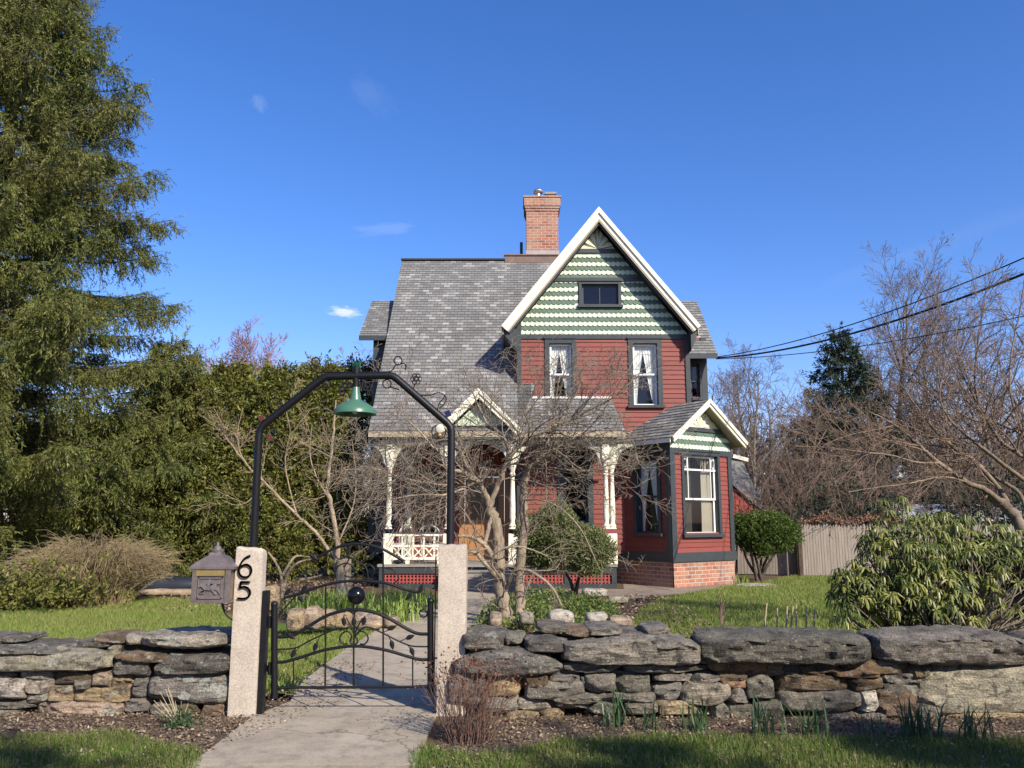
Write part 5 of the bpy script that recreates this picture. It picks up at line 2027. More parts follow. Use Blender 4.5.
# small gable over the steps
sgx = at(479, 390, 19.8).x
sa, sl_, sr = at(479, 389, 19.7), at(435.5, 431, 19.7), at(522.5, 431, 19.7)
YS = 19.7
ys1 = EY + (sa.z - EZ) / MS
for sg, e in ((-1, sl_), (1, sr)):
    e = Vector((sa.x + sg * (sr.x - sl_.x) / 2, YS, (sl_.z + sr.z) / 2))
    pk = Vector((sa.x, YS, sa.z))
    # the eave meets the porch slope earlier than the ridge does
    ye = EY + max(0.0, (e.z - EZ) / MS) + .02
    if sg < 0:
        cs = [Vector((e.x, ye, e.z)), e, pk, Vector((sa.x, ys1 + .05, sa.z))]
    else:
        cs = [e, Vector((e.x, ye, e.z)), Vector((sa.x, ys1 + .05, sa.z)), pk]
    a, b, c, d = cs
    Nn = (b - a).cross(d - a).normalized()
    mb = MB()
    mb.hexa([q - Nn * .06 for q in cs] + [q + Nn * .0 for q in cs])
    mb.build('entry_gable_roof', M['shingle'], house)
    dd = (e - pk).normalized()
    nn = Vector((sg * abs(dd.z), 0, abs(dd.x)))
    for nm, t0, t1, yy0, yy1, mm_ in (('rake_board', -.16, -.03, YS - .04, YS, 'cream'), ('rake_crown', -.07, .02, YS - .08, YS - .041, 'cream')):
        mb = MB()
        def cr(t, yy, s):
            base = pk + nn * t
            k_ = (sa.x - base.x) / dd.x
            p = base + dd * k_ if s == 0 else e + nn * t
            return Vector((p.x, yy, p.z))
        q = [cr(t0, yy0, 0), cr(t0, yy0, 1), cr(t0, yy1, 1), cr(t0, yy1, 0), cr(t1, yy0, 0), cr(t1, yy0, 1), cr(t1, yy1, 1), cr(t1, yy1, 0)]
        if sg > 0:
            q = [q[1], q[0], q[3], q[2], q[5], q[4], q[7], q[6]]
        mb.hexa(q)
        mb.build(nm, M[mm_], house)
FS = (Vector((sa.x, YS + .30, 0)), X_, Z_, -Y_)
hs_ = (sr.x - sl_.x) / 2
mb = MB()
mb.prism(FS, [(-hs_ + .12, sl_.z - .02), (hs_ - .12, sl_.z - .02), (0, sa.z - .12)], -.04, 0)
mb.build('entry_gable_face', M['charcoal'], house)
mb = MB()
fz = sl_.z + .16
n_ = 10
tops = []
for i in range(n_ + 1):
    u = -.62 + 1.24 * i / n_
    tops.append((u, fz + (.62 - abs(u)) * (sa.z - sl_.z) / hs_))
for i in range(n_):
    mb.prism(FS, [(0, fz), tops[i + 1], tops[i]], .001, .02 if i % 2 else .045)
mb.build('sunburst_panel', M['sage_light'], house)
mb = MB()
mb.box(sa.x - hs_ + .15, sa.x + hs_ - .15, YS + .24, YS + .30, sl_.z - .16, sl_.z + .0)
mb.build('entry_beam', M['sage_dark'], house)

# ---- corner bay, turned to the right
BA = R(36)
BC = gnd(673.0, 587)
BC = Vector((at(673, 562, 20.0).x, 20.0, 0))
rD = Vector((math.cos(BA), math.sin(BA), 0))
lD = Vector((-math.sin(BA), math.cos(BA), 0))
nR = Vector((math.sin(BA), -math.cos(BA), 0))
nL = -rD
BW, BL = 2.22, 2.9
zbr = at(673, 561.5, 20.0).z          # brick top
zb1 = at(673, 555.5, 20.0).z + .0
zbb = at(673, 555, 20.0).z
zs1 = at(674, 447.5, 20.0).z          # underside of the dark frieze
zs2 = at(674, 443.5, 20.0).z
FR = (BC, rD, Z_, nR)
FL = (BC, lD, Z_, nL)
bay_eave = at(672.5, 437, 19.5).z
# brick base
mb = MB()
for F, L_ in ((FR, BW), (FL, BL)):
    O, U, V, Nn = F
    q = [O + Nn * .02 + U * (0), O + Nn * .02 + U * L_, O + Nn * .02 + U * L_ + V * zbr, O + Nn * .02 + V * zbr]
    sgn = 1 if F is FR else -1
    uvs = [(0, 0), (L_, 0), (L_, zbr), (0, zbr)]
    mb.poly(q[::sgn], 0, uvs[::sgn])
O = BC + rD * BW
mb.poly([O + nR * .02, O + lD * BL, O + lD * BL + Z_ * zbr, O + nR * .02 + Z_ * zbr], 0, [(0, 0), (BL, 0), (BL, zbr), (0, zbr)])
bay = mb.build('bay_foundation', M['brick'], house, uv=True)
zc0 = zbr + .20
zfr = at(673, 453, 20.0).z      # top of boards
WRb = (.46, 1.70, at(700, 534, 20.6).z, at(700, 455.5, 20.6).z)
WLb = (.42, 1.16, at(648, 533, 20.6).z, at(648, 458, 20.6).z)
mb = MB()
courses(mb, FR, [(0, zc0), (BW, zc0), (BW, zfr), (0, zfr)], .118, .018, [WRb])
mb.build('clapboard_wall', M['red'], house)
mb = MB()
FLm = (BC + lD * BL, -lD, Z_, nL)
courses(mb, FLm, [(0, zc0), (BL, zc0), (BL, zfr), (0, zfr)], .118, .018, [(BL - WLb[1], BL - WLb[0], WLb[2], WLb[3])])
mb.build('clapboard_wall', M['red'], house)
mb = MB()
O = BC + rD * BW
courses(mb, (O, lD, Z_, rD), [(0, zc0), (BL, zc0), (BL, zfr), (0, zfr)], .118, .018)
mb.build('clapboard_wall', M['red'], house)
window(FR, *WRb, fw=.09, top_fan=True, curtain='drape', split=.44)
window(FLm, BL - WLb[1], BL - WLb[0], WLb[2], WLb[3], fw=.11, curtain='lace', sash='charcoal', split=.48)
mb = MB()
mb.obox(FR, -.06, BW + .06, zbr - .02, zc0, -.10, .065)
mb.obox(FLm, 0, BL - .003, zbr - .017, zc0 - .003, -.10, .065)
mb.obox((BC + rD * BW, lD, Z_, rD), 0.0, BL, zbr - .017, zc0 - .003, -.1, .06)
mb.build('water_table', M['charcoal'], house)
for F, a_, b_ in ((FR, -.035, .13), (FR, BW - .12, BW + .03)):
    mb = MB()
    mb.obox(F, a_, b_, zc0, zfr, -.02, .045)
    mb.build('corner_board', M['charcoal'], house)
mb = MB()
mb.obox(FLm, BL - .14, BL - .022, zc0, zfr, -.02, .042)
mb.build('corner_board', M['charcoal'], house)
zga = bay_eave - .05
mb = MB()
mb.obox(FR, -.04, BW + .03, zfr, at(673, 447.5, 20.0).z, -.1, .05)
mb.obox(FLm, 0, BL - .03, zfr + .002, bay_eave - .1, -.1, .045)
mb.obox((BC + rD * BW, lD, Z_, rD), 0, BL, zfr + .002, bay_eave - .1, -.1, .045)
mb.build('frieze', M['charcoal'], house)
# bay roof
ov, of = .28, .34
apz = at(708.5, 399.5, 20.3).z
mid = BC + rD * (BW / 2)
pk = mid + nR * of + Z_ * apz
eL = BC - rD * ov + nR * of + Z_ * bay_eave
eR = BC + rD * (BW + ov) + nR * of + Z_ * bay_eave
back = -nR * 3.4
slab_roof('bay_roof', [eL + back, eL, pk, pk + back], None, .09, M['buff'], None)
slab_roof('bay_roof', [eR, eR + back, pk + back, pk], None, .09, M['buff'], None)
bsl = (apz - bay_eave) / (BW / 2 + ov)
FB = (mid, rD, Z_, nR)
# gable face: pale sunburst, dark band, two scalloped rows
zt = lambda u: apz - .15 - abs(u) * bsl
zsb = at(700, 428, 20.4).z
zf0 = at(673, 447.5, 20.0).z
tri = [(-BW / 2, zf0), (BW / 2, zf0), (BW / 2, max(zt(BW / 2), zf0 + .01)), (0, zt(0)), (-BW / 2, max(zt(BW / 2), zf0 + .01))]
mb = MB()
mb.prism(FB, tri, -.05, .004)
mb.build('gable_board', M['sage_dark'], house)
mb = MB()
row = (zsb - .07 - zf0) / 4
for k in range(4):
    z = zf0 + k * row
    for i in range(-9, 10):
        uc = (i + (.5 if k % 2 else 0)) * .125
        rb = .061
        pts = [(uc - rb, z + row + .02), (uc - rb, z + .03)] + [(uc - rb * math.cos(q), z + .03 - .035 * math.sin(q)) for q in np.linspace(.25, math.pi - .25, 6)] + [(uc + rb, z + .03), (uc + rb, z + row + .02)]
        pts = clip_convex(pts[::1], tri)
        pts = clip_half(pts, 0, 1, zsb - .06) if len(pts) > 2 else pts
        if len(pts) < 3:
            continue
        off = lambda v: .012 + .016 * (1 - (v - z) / row) + (.003 if i % 2 else 0)
        fr = [FB[0] + rD * u + Z_ * v + nR * off(v) for u, v in pts]
        mb.poly(fr, 0 if k % 2 == 0 else 1)
        for q in range(len(pts)):
            A, B = fr[q], fr[(q + 1) % len(pts)]
            mb.poly([B, A, A - nR * .016, B - nR * .016], 0 if k % 2 == 0 else 1)
mb.build('gable_shingles', [M['sage_light'], M['sage_dark']], house)
mb = MB()
hb = (apz - .15 - zsb) / bsl
mb.prism(FB, [(-hb - .06, zsb - .07), (hb + .06, zsb - .07), (hb - .03, zsb + .03), (-hb + .03, zsb + .03)], 0, .055)
mb.build('belt_board', M['charcoal'], house)
mb = MB()
n_ = 12
z0_ = zsb + .03
hb2 = (zt(0) - z0_) / bsl
ed = [(-hb2 + 2 * hb2 * i / n_) for i in range(n_ + 1)]
for i in range(n_):
    mb.prism(FB, [(0, z0_), (ed[i + 1], zt(ed[i + 1])), (ed[i], zt(ed[i]))], .004, .02 if i % 2 else .042)
mb.build('sunburst_panel', plain('pale_cream_green_paint', (0.66, 0.66, 0.47), 0.6, 0.06, 5), house)
for sg, e in ((-1, eL), (1, eR)):
    dd = (e - pk).normalized()
    nn = (rD * sg * abs(dd.z) + Z_ * math.hypot(dd.x, dd.y)).normalized()
    for nm, t0, t1, y0_, y1_, mm_ in (('rake_board', -.13, -.03, -.03, .02, 'cream'), ('rake_crown', -.06, .02, .021, .06, 'cream')):
        mb = MB()
        def cr(t, yy, s):
            base = pk + nn * t
            k_ = -(base - pk).dot(rD) / dd.dot(rD)
            p = base + dd * k_ if s == 0 else e + nn * t
            return p + nR * yy
        q = [cr(t0, y1_, 0), cr(t0, y1_, 1), cr(t0, y0_, 1), cr(t0, y0_, 0), cr(t1, y1_, 0), cr(t1, y1_, 1), cr(t1, y0_, 1), cr(t1, y0_, 0)]
        if sg > 0:
            q = [q[1], q[0], q[3], q[2], q[5], q[4], q[7], q[6]]
        mb.hexa(q)
        mb.build(nm, M[mm_], house)
    mb = MB()
    dl = Vector((0, 0, 1))
    a_, b_ = e - nR * .03, e - nR * 2.5
    mb.bar(a_ + rD * sg * .012 - Z_ * .065, b_ + rD * sg * .012 - Z_ * .065, .022, .10)
    mb.build('eave_fascia', M['cream'], house)

# porch chairs
M['chair'] = plain('old_white_chair_paint', (0.50, 0.49, 0.44), 0.6, 0.15, 8)


def chair(x, y, rz, label_):
    r_ = root('porch_chair', label_, 'chair', (x, y, DECK), 'white porch chairs')
    wm = M['chair']
    c, s = math.cos(rz), math.sin(rz)
    T = lambda a, b, z: Vector((x + a * c - b * s, y + a * s + b * c, DECK + z))
    mb = MB()
    mb.hexa([T(-.24, -.22, .42), T(.24, -.22, .42), T(.22, .22, .42), T(-.22, .22, .42), T(-.24, -.22, .45), T(.24, -.22, .45), T(.22, .22, .45), T(-.22, .22, .45)])
    mb.build('seat', wm, r_)
    for a in (-.2, .2):
        for b in (-.18, .18):
            mb = MB()
            mb.tube([T(a, b, .42), T(a * 1.1, b * 1.1, 0)], .018, 8)
            mb.build('leg', wm, r_, smooth=40)
    mb = MB()
    mb.tube(smooth_path([T(-.2, .2, .44), T(-.25, .24, .75), T(-.17, .27, .86), T(0, .28, .92), T(.17, .27, .86), T(.25, .24, .75), T(.2, .2, .44)], 5), .013, 8)
    for k_ in (-.5, 0, .5):
        mb.tube(smooth_path([T(k_ * .2, .2, .44), T(k_ * .34, .25, .8), T(k_ * .3, .27, 1.0)], 4), .009, 6)
    mb.tube(smooth_path([T(-.22, .25, .8), T(0, .26, .9), T(.22, .25, .8)], 4), .009, 6)
    mb.build('backrest', wm, r_, smooth=40)
    for a in (-.25, .25):
        mb = MB()
        mb.tube(smooth_path([T(a, .24, .68), T(a * 1.15, 0, .68), T(a * 1.1, -.2, .64), T(a * .95, -.2, .44)], 4), .016, 8)
        mb.build('armrest', wm, r_, smooth=40)


chair(at(432, 530, 21.2).x, 21.2, R(170), 'white round-backed porch chair facing away near the steps')
chair(at(396, 530, 21.6).x, 21.6, R(250), 'white porch chair turned sideways by the left corner column')
# ------------------------------------------------------------------ plants
M['bark_grey'] = barkmat('grey_bark', (0.085, 0.07, 0.055), (0.24, 0.20, 0.155))
M['bark_pale'] = barkmat('pale_bark', (0.20, 0.155, 0.10), (0.42, 0.34, 0.23))
M['bark_apple'] = barkmat('apple_bark', (0.11, 0.085, 0.062), (0.33, 0.27, 0.195), 20)
M['bark_red'] = barkmat('reddish_bark', (0.10, 0.06, 0.045), (0.25, 0.165, 0.12), 20)
M['bark_dark'] = barkmat('dark_bark', (0.035, 0.027, 0.02), (0.10, 0.08, 0.06))
M['twig'] = plain('apple_twigs', (0.20, 0.163, 0.12), 0.85, 0.3, 5, bmp=0)
M['twig_brown'] = plain('brown_twigs', (0.135, 0.10, 0.07), 0.85, 0.3, 0.5, bmp=0)
M['twig_red'] = plain('reddish_twigs', (0.165, 0.115, 0.08), 0.85, 0.3, 0.5, bmp=0)
M['twig_pink'] = plain('rosy_budding_twigs', (0.33, 0.20, 0.19), 0.85, 0.2, 0.5, bmp=0)
M['twig_pale'] = plain('pale_tan_twigs', (0.42, 0.33, 0.21), 0.85, 0.25, 1.5, bmp=0)


def needle_mesh(name, P, D, Ln, per, nl, nw, splay, mat_, parent, g, drop=0.0):
    """sprays: base P, direction D, length Ln; per needle tufts along each"""
    n = len(P)
    t = (np.arange(per)[None, :] + g.random((n, per))) / per
    B = P[:, None, :] + D[:, None, :] * (Ln[:, None] * t)[..., None]
    side = unit(g.normal(size=(n, per, 3)))
    A = unit(D[:, None, :] * 0.8 + side * splay + np.array((0, 0, -drop)))
    L_ = nl * g.uniform(0.6, 1.35, (n, per))
    A = A * L_[..., None]
    W = unit(np.cross(A, unit(g.normal(size=(n, per, 3))))) * (nw * g.uniform(0.7, 1.3, (n, per)))[..., None]
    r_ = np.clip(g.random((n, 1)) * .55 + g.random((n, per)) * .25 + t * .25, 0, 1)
    V = leaves(B.reshape(-1, 3), A.reshape(-1, 3), W.reshape(-1, 3))
    return np_mesh(name, V, 4, mat_, parent, None, r_.ravel())


# ---- big Norway spruce on the left
def spruce(name, label_, base, H, R0, zlow, nbr, seed, mat_, pscale=1.0, nl=.12, nw=.016, per=9, dens=1.0, group=None, upturn=.25, profile=.8, dens_tip=0):
    g = np.random.default_rng(seed)
    r_ = root(name, label_, 'tree', base, group)
    base = np.array(base)
    L = Limbs()
    L.add([base + (0, 0, H * t) + g.normal(0, .04, 3) * (t > 0) for t in np.linspace(0, 1, 9)], np.linspace(H * .024, .02, 9), 12)
    PP, DD, LL = [], [], []
    for i in range(nbr):
        t = (i + g.random()) / nbr
        z = zlow + (H - zlow) * t ** 0.95
        rel = (z - zlow) / (H - zlow)
        ln = R0 * max((1 - rel), 0.0) ** profile * g.uniform(.62, 1.12) + .25
        az = i * 2.39996 + g.normal(0, .35)
        hd = np.array((math.cos(az), math.sin(az), 0))
        k = 9
        s = np.linspace(0, 1, k)
        sag = -.30 * ln * (s - .75 * s ** 2 * (1 + upturn)) - g.uniform(-.1, .12) * ln * s
        pts = base + np.outer(s * ln, hd) + np.column_stack([np.zeros(k), np.zeros(k), z + sag])
        pts[:, :2] += np.cumsum(g.normal(0, .035 * ln / k * 2, (k, 2)), 0)
        L.add(pts, np.linspace(.03 * ln / 3 + .012, .008, k), 5)
        # side shoots then hanging branchlets
        ns = int(ln * 11 * dens) + 6
        ts = g.uniform(.12, 1, ns) ** .8
        idx = np.minimum((ts * (k - 1)).astype(int), k - 2)
        f = ts * (k - 1) - idx
        q = pts[idx] + (pts[idx + 1] - pts[idx]) * f[:, None]
        sgn = np.where(g.random(ns) < .5, -1, 1)
        lat = np.array((-hd[1], hd[0], 0))
        dirs = unit(hd * g.uniform(.2, .9, (ns, 1)) + lat * (sgn * g.uniform(.2, 1, ns))[:, None] + np.array((0, 0, 1)) * g.uniform(-.55, .12, (ns, 1)))
        sl_ = (g.uniform(.25, .75, ns)) * (0.35 + .65 * (1 - ts)) * min(ln * .42, 1.4) + .14
        PP.append(q); DD.append(dirs); LL.append(sl_)
        nsub = 4
        for _ in range(nsub):
            u = g.uniform(.15, 1, ns)
            qq = q + dirs * (sl_ * u)[:, None]
            d2 = unit(dirs * .35 + g.normal(0, .42, (ns, 3)) + np.array((0, 0, -.72)))
            PP.append(qq); DD.append(d2); LL.append(g.uniform(.14, .48, ns) * pscale)
        # tip
        PP.append(pts[-3:]); DD.append(np.repeat(unit((pts[-1] - pts[-2])[None] + (0, 0, .08)), 3, 0)); LL.append(np.full(3, .4))
    L.build('trunk', M['bark_dark'], r_)
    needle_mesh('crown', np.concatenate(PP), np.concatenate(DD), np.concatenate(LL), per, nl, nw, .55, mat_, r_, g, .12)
    return r_


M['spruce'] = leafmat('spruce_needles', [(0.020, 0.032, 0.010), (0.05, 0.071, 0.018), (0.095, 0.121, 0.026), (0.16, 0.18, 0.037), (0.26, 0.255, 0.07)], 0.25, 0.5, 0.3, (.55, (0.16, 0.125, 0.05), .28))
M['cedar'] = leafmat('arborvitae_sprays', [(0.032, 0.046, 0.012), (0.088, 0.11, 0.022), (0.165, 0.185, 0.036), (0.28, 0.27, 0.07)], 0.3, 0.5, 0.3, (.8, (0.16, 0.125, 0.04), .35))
spx = at(-38, 560, 20.0).x
spruce('spruce_tree', 'huge drooping green spruce filling the left edge of the photo', (spx, 20.0, 0), 16.4, 4.7, 1.2, 330, 21, M['spruce'], 1.05, .085, .0105, 14, 1.3, None, .5, .40)
spruce('spruce_tree', 'lower dark spruce between the huge spruce and the clipped hedge', (at(150, 560, 22).x, 22.5, 0), 6.6, 2.6, .2, 90, 22, M['spruce'], 1.0, .115, .014, 9, 1.0, None, .3, .7)


# ---- arborvitae hedge
def cedar(label_, base, H, rx, ry, seed, n=5200, flat=.75, group='evergreens of the tall hedge'):
    g = np.random.default_rng(seed)
    r_ = root('hedge_tree', label_, 'hedge tree', base, group)
    base = np.array(base)
    L = Limbs()
    L.add([base + (g.normal(0, .05), 0, H * .9 * t) for t in np.linspace(0, 1, 5)], np.linspace(.12, .03, 5), 8)
    L.build('trunk', M['bark_dark'], r_)
    u = g.random(n)
    z = .15 + (H - .15) * g.random(n) ** .9
    az = g.uniform(0, 6.283, n)
    prof = np.minimum(1, (1 - (z / H)) * 3.2 + .12) ** .6 * (flat + (1 - flat) * (1 - z / H))
    lump = 1 + .22 * np.sin(az * 3 + z * 1.6 + seed) + .12 * np.sin(az * 7 - z * 3.1 + seed * 2)
    rr = prof * lump * (1 - .5 * g.random(n) ** 1.5) * (1 + .10 * np.sin(az * 13 + z * 8 + seed))
    P = base + np.column_stack([np.cos(az) * rr * rx, np.sin(az) * rr * ry, z])
    P[:, 2] += g.normal(0, .12, n)
    D = unit(np.column_stack([np.cos(az), np.sin(az), g.uniform(-.1, 1.3, n)]) + g.normal(0, .35, (n, 3)))
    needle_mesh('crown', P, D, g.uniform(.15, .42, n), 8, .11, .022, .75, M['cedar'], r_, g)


hl = [('tall clipped arborvitae next to the spruce in the hedge', 188, 380, 23.0), ('rounded arborvitae with olive crown near the rosy tree', 232, 371, 23.4),
      ('full arborvitae behind the pale lilac in the hedge', 280, 374, 22.8), ('arborvitae beside the lamp behind the pipe arch', 322, 370, 23.2), ('arborvitae at the house end of the hedge', 362, 368, 24.6)]
for i, (lb, px, py, Y) in enumerate(hl):
    tp = at(px, py, Y)
    cedar(lb, (tp.x, Y, 0), tp.z, 1.25, 1.2, 40 + i)


for i, (lb, px, py, Y) in enumerate((('dark evergreen behind the huge spruce at the left edge', 10, 425, 29.0), ('dark evergreen seen through the lower spruce boughs', 70, 418, 30.0), ('dark evergreen behind the straw coloured shrub', 125, 424, 28.5), ('evergreen between the two spruces and the hedge', 165, 410, 27.5))):
    tp = at(px, py, Y)
    cedar(lb, (tp.x, Y, 0), tp.z, 1.7, 1.3, 140 + i, 3200, .95, 'evergreens behind the spruces')

# ---- bare trees
def bare(name, label_, cat, base, prm, d0, length, r0, seed, mats, group=None, tag_cat=True):
    g = np.random.default_rng(seed)
    r_ = root(name, label_, cat, base, group)
    A, B = Limbs(), Limbs()
    L = [A, A, B, B, B, B]
    grow(L, base, d0, length, r0, 0, g, prm)
    A.build('trunk', mats[0], r_)
    B.build('crown', mats[1], r_)
    return r_


def prm_tree(kids=(10, 7, 6, 4), wander=.10, up=.035, rmin=.009):
    return [dict(seg=9, wander=wander * .5, trop=(0, 0, up), kids=kids[0], ang=.62, ratio=.52, n=7, taper=.12, start=.26, rr=.5),
            dict(seg=6, wander=wander, trop=(0, 0, up * 1.6), kids=kids[1], ang=.65, ratio=.5, n=5, taper=.25, start=.2, rr=.55, rmin=rmin),
            dict(seg=4, wander=wander * 1.3, trop=(0, 0, up), kids=kids[2], ang=.65, ratio=.55, n=3, taper=.4, start=.15, rr=.6, rmin=rmin),
            dict(seg=3, wander=wander * 1.5, trop=(0, 0, up), kids=kids[3], ang=.6, ratio=.6, n=3, taper=.6, start=.1, rr=.7, rmin=rmin),
            dict(seg=2, wander=wander * 1.5, trop=(0, 0, up), kids=0, ang=.6, ratio=.6, n=3, taper=.7, rmin=rmin)]


PT = prm_tree()
far = [('slender bare tree standing just right of the house', 752, 352, 38, 0.0), ('bare tree with a broken pale trunk right of the slender tree', 789, 392, 34, 0.1),
       ('tall bare tree with upright crown, the highest right of the house', 884, 274, 46, 0.0), ('bare tree leaning beside the tallest one', 915, 292, 44, -.04),
       ('bare tree with domed crown under the middle wire', 948, 318, 42, 0.0), ('reddish bare tree with ascending limbs near the right edge', 985, 305, 33, .03), ('bare tree cut by the right edge of the photo', 1026, 252, 30, 0.02),
       ('thin bare tree near the house corner', 728, 372, 45, 0.0), ('bare tree behind the dark conifer', 815, 385, 52, 0.0), ('bare tree between the conifer and the tallest tree', 862, 345, 50, 0.0)]
PBG = True
for i, (lb, px, py, Y, ln) in enumerate(far):
    tp = at(px, py, Y)
    red = 'reddish' in lb
    H = tp.z
    bare('bare_tree', lb, 'tree', (tp.x, Y, 0), prm_tree((12, 8, 6, 4), .11, .04, .0062 * Y / 36), (ln, 0, 1), H * .87, .016 * H, 60 + i, (M['bark_grey'], M['twig_red'] if red or i > 4 else M['twig_brown']), 'bare trees beyond the fence')
bare('bare_tree', 'rosy budding tree behind the hedge left of the lamp', 'tree', (at(234, 360, 44).x, 44, 0), prm_tree((20, 11, 7, 5), .09, .06, .014), (0, 0, 1), at(234, 336, 44).z * .85, .2, 81, (M['bark_grey'], M['twig_pink']))
bare('bare_tree', 'small budding tree showing above the hedge left of the lamp finial', 'tree', (at(330, 360, 30).x, 30, 0), prm_tree((9, 6, 5, 3), .09, .05, .009), (0, 0, 1), at(330, 342, 30).z * .8, .12, 83, (M['bark_grey'], M['twig_pink']))
# dark conifer in the wood
M['fir'] = leafmat('dark_fir_needles', [(0.010, 0.020, 0.012), (0.020, 0.035, 0.02), (0.035, 0.055, 0.028), (0.055, 0.075, 0.04)], 0.15, 0.55, 0.25)
tp = at(839, 331, 42)
spruce('fir_tree', 'dark narrow conifer among the bare trees right of the house', (tp.x, 42, 0), tp.z, 4.8, 1.0, 105, 71, M['fir'], 1.0, .2, .03, 5, .45, None, .3, .85)
tp = at(822, 405, 44)
spruce('fir_tree', 'shorter dark conifer beside the narrow one', (tp.x, 44, 0), tp.z, 3.4, 1.0, 60, 72, M['fir'], 1.0, .2, .03, 5, .4, None, .3, .8)
# far wood, one mass
g = np.random.default_rng(90)
A = Limbs()
PW = [dict(seg=6, wander=.06, trop=(0, 0, .03), kids=9, ang=.6, ratio=.42, n=4, taper=.2, start=.25, rr=.5),
      dict(seg=4, wander=.13, trop=(0, 0, .05), kids=6, ang=.65, ratio=.5, n=3, taper=.3, start=.15, rr=.6, rmin=.014),
      dict(seg=3, wander=.16, trop=(0, 0, .05), kids=4, ang=.6, ratio=.6, n=3, taper=.5, start=.1, rr=.7, rmin=.013), dict(seg=2, wander=.15, kids=0, ang=.6, ratio=.6, n=3, taper=.6, rmin=.012)]
for i in range(170):
    Y = g.uniform(48, 85)
    px = g.uniform(712, 1075)
    b = at(px, 500, Y)
    grow([A, A, A, A], (b.x, Y, 0), (g.normal(0, .05), 0, 1), g.uniform(5.5, 9.8), g.uniform(.09, .2), 0, g, PW)
for i in range(60):
    Y = g.uniform(38, 60)
    b = at(g.uniform(60, 420), 500, Y)
    grow([A, A, A, A], (b.x, Y, 0), (g.normal(0, .05), 0, 1), g.uniform(3.5, 6), g.uniform(.07, .12), 0, g, PW) if i < 14 else None
o = A.build('bare_wood', M['twig_brown'], None, (0, 60, 0))
tag(o, 'grey brown mass of bare woodland far beyond the fence', 'woods', None, 'stuff')
# brush behind the fence
A = Limbs()
for i in range(420):
    Y = g.uniform(26, 40)
    b = at(g.uniform(768, 1090), 500, Y)
    h = g.uniform(1.6, 4.4)
    p0 = np.array((b.x, Y, 0))
    d = np.array((g.normal(0, .3), g.normal(0, .3), 1))
    grow([A, A, A], p0, d / np.linalg.norm(d), h, .022, 0, g, [dict(seg=5, wander=.12, trop=(0, 0, -.01), kids=8, ang=.5, ratio=.5, n=3, taper=.3, start=.2, rr=.5, rmin=.008), dict(seg=3, wander=.15, kids=4, ang=.5, ratio=.6, n=3, taper=.4, rmin=.008), dict(seg=2, wander=.15, kids=0, ang=.5, ratio=.6, n=3, taper=.5, rmin=.007)])
o = A.build('brush', plain('brush_twigs', (0.13, 0.092, 0.068), 0.9, 0.35, 0.8, bmp=0), None, (0, 30, 0))
tag(o, 'tangle of reddish brown brush behind the grey fence', 'brush', None, 'stuff')
# dark evergreen undergrowth behind the fence
n = 9000
P = np.column_stack([np.zeros(n), g.uniform(25.5, 34, n), g.random(n) ** 1.2])
pxs = g.uniform(775, 1090, n)
P[:, 0] = (pxs - 512) / FPX * P[:, 1]
P[:, 2] *= 2.4 + .7 * np.sin(P[:, 0] * 1.3) + .3 * np.sin(P[:, 0] * 3.7)
o = needle_mesh('undergrowth', P, rand_dir(g, n), g.uniform(.15, .4, n), 5, .16, .035, .8, M['fir'], None, g)
tag(o, 'dark evergreen undergrowth in the shade behind the fence', 'undergrowth', None, 'stuff')


# ---- apple tree in front of the porch, limbs drawn from the photograph
def limb_tree(name, label_, cat, base, limbs, seed, mats, kid, group=None, tw=1.0):
    """limbs: list of (list of (px, py, Y), r0, r1, twig density)"""
    g = np.random.default_rng(seed)
    r_ = root(name, label_, cat, base, group)
    A, B = Limbs(), Limbs()
    for pts, r0, r1, dens in limbs:
        P = smooth_path([tuple(at(*q)) for q in pts], 6)
        P[1:-1] += g.normal(0, r0 * .12, (len(P) - 2, 3))
        k = len(P)
        rad = np.linspace(r0, r1, k) * (1 + .03 * g.normal(size=k))
        A.add(P, np.maximum(rad, .006), 9)
        ln = np.linalg.norm(np.diff(P, axis=0), axis=1).sum()
        nk = int(dens * ln * tw)
        for j in range(nk):
            t = g.uniform(.12, 1)
            i = min(int(t * (k - 1)), k - 2)
            d = P[i + 1] - P[i]
            d /= np.linalg.norm(d)
            x = g.normal(size=3)
            x -= d * (x @ d)
            x /= np.linalg.norm(x)
            an = g.uniform(.5, 1.2)
            nd = d * math.cos(an) + x * math.sin(an)
            grow([B, B, B], P[i], nd, kid['len'] * g.uniform(.5, 1.4), min(rad[i] * .5, kid['r']), 0, g, kid['prm'])
    A.build('trunk', mats[0], r_)
    B.build('crown', mats[1], r_)
    return r_


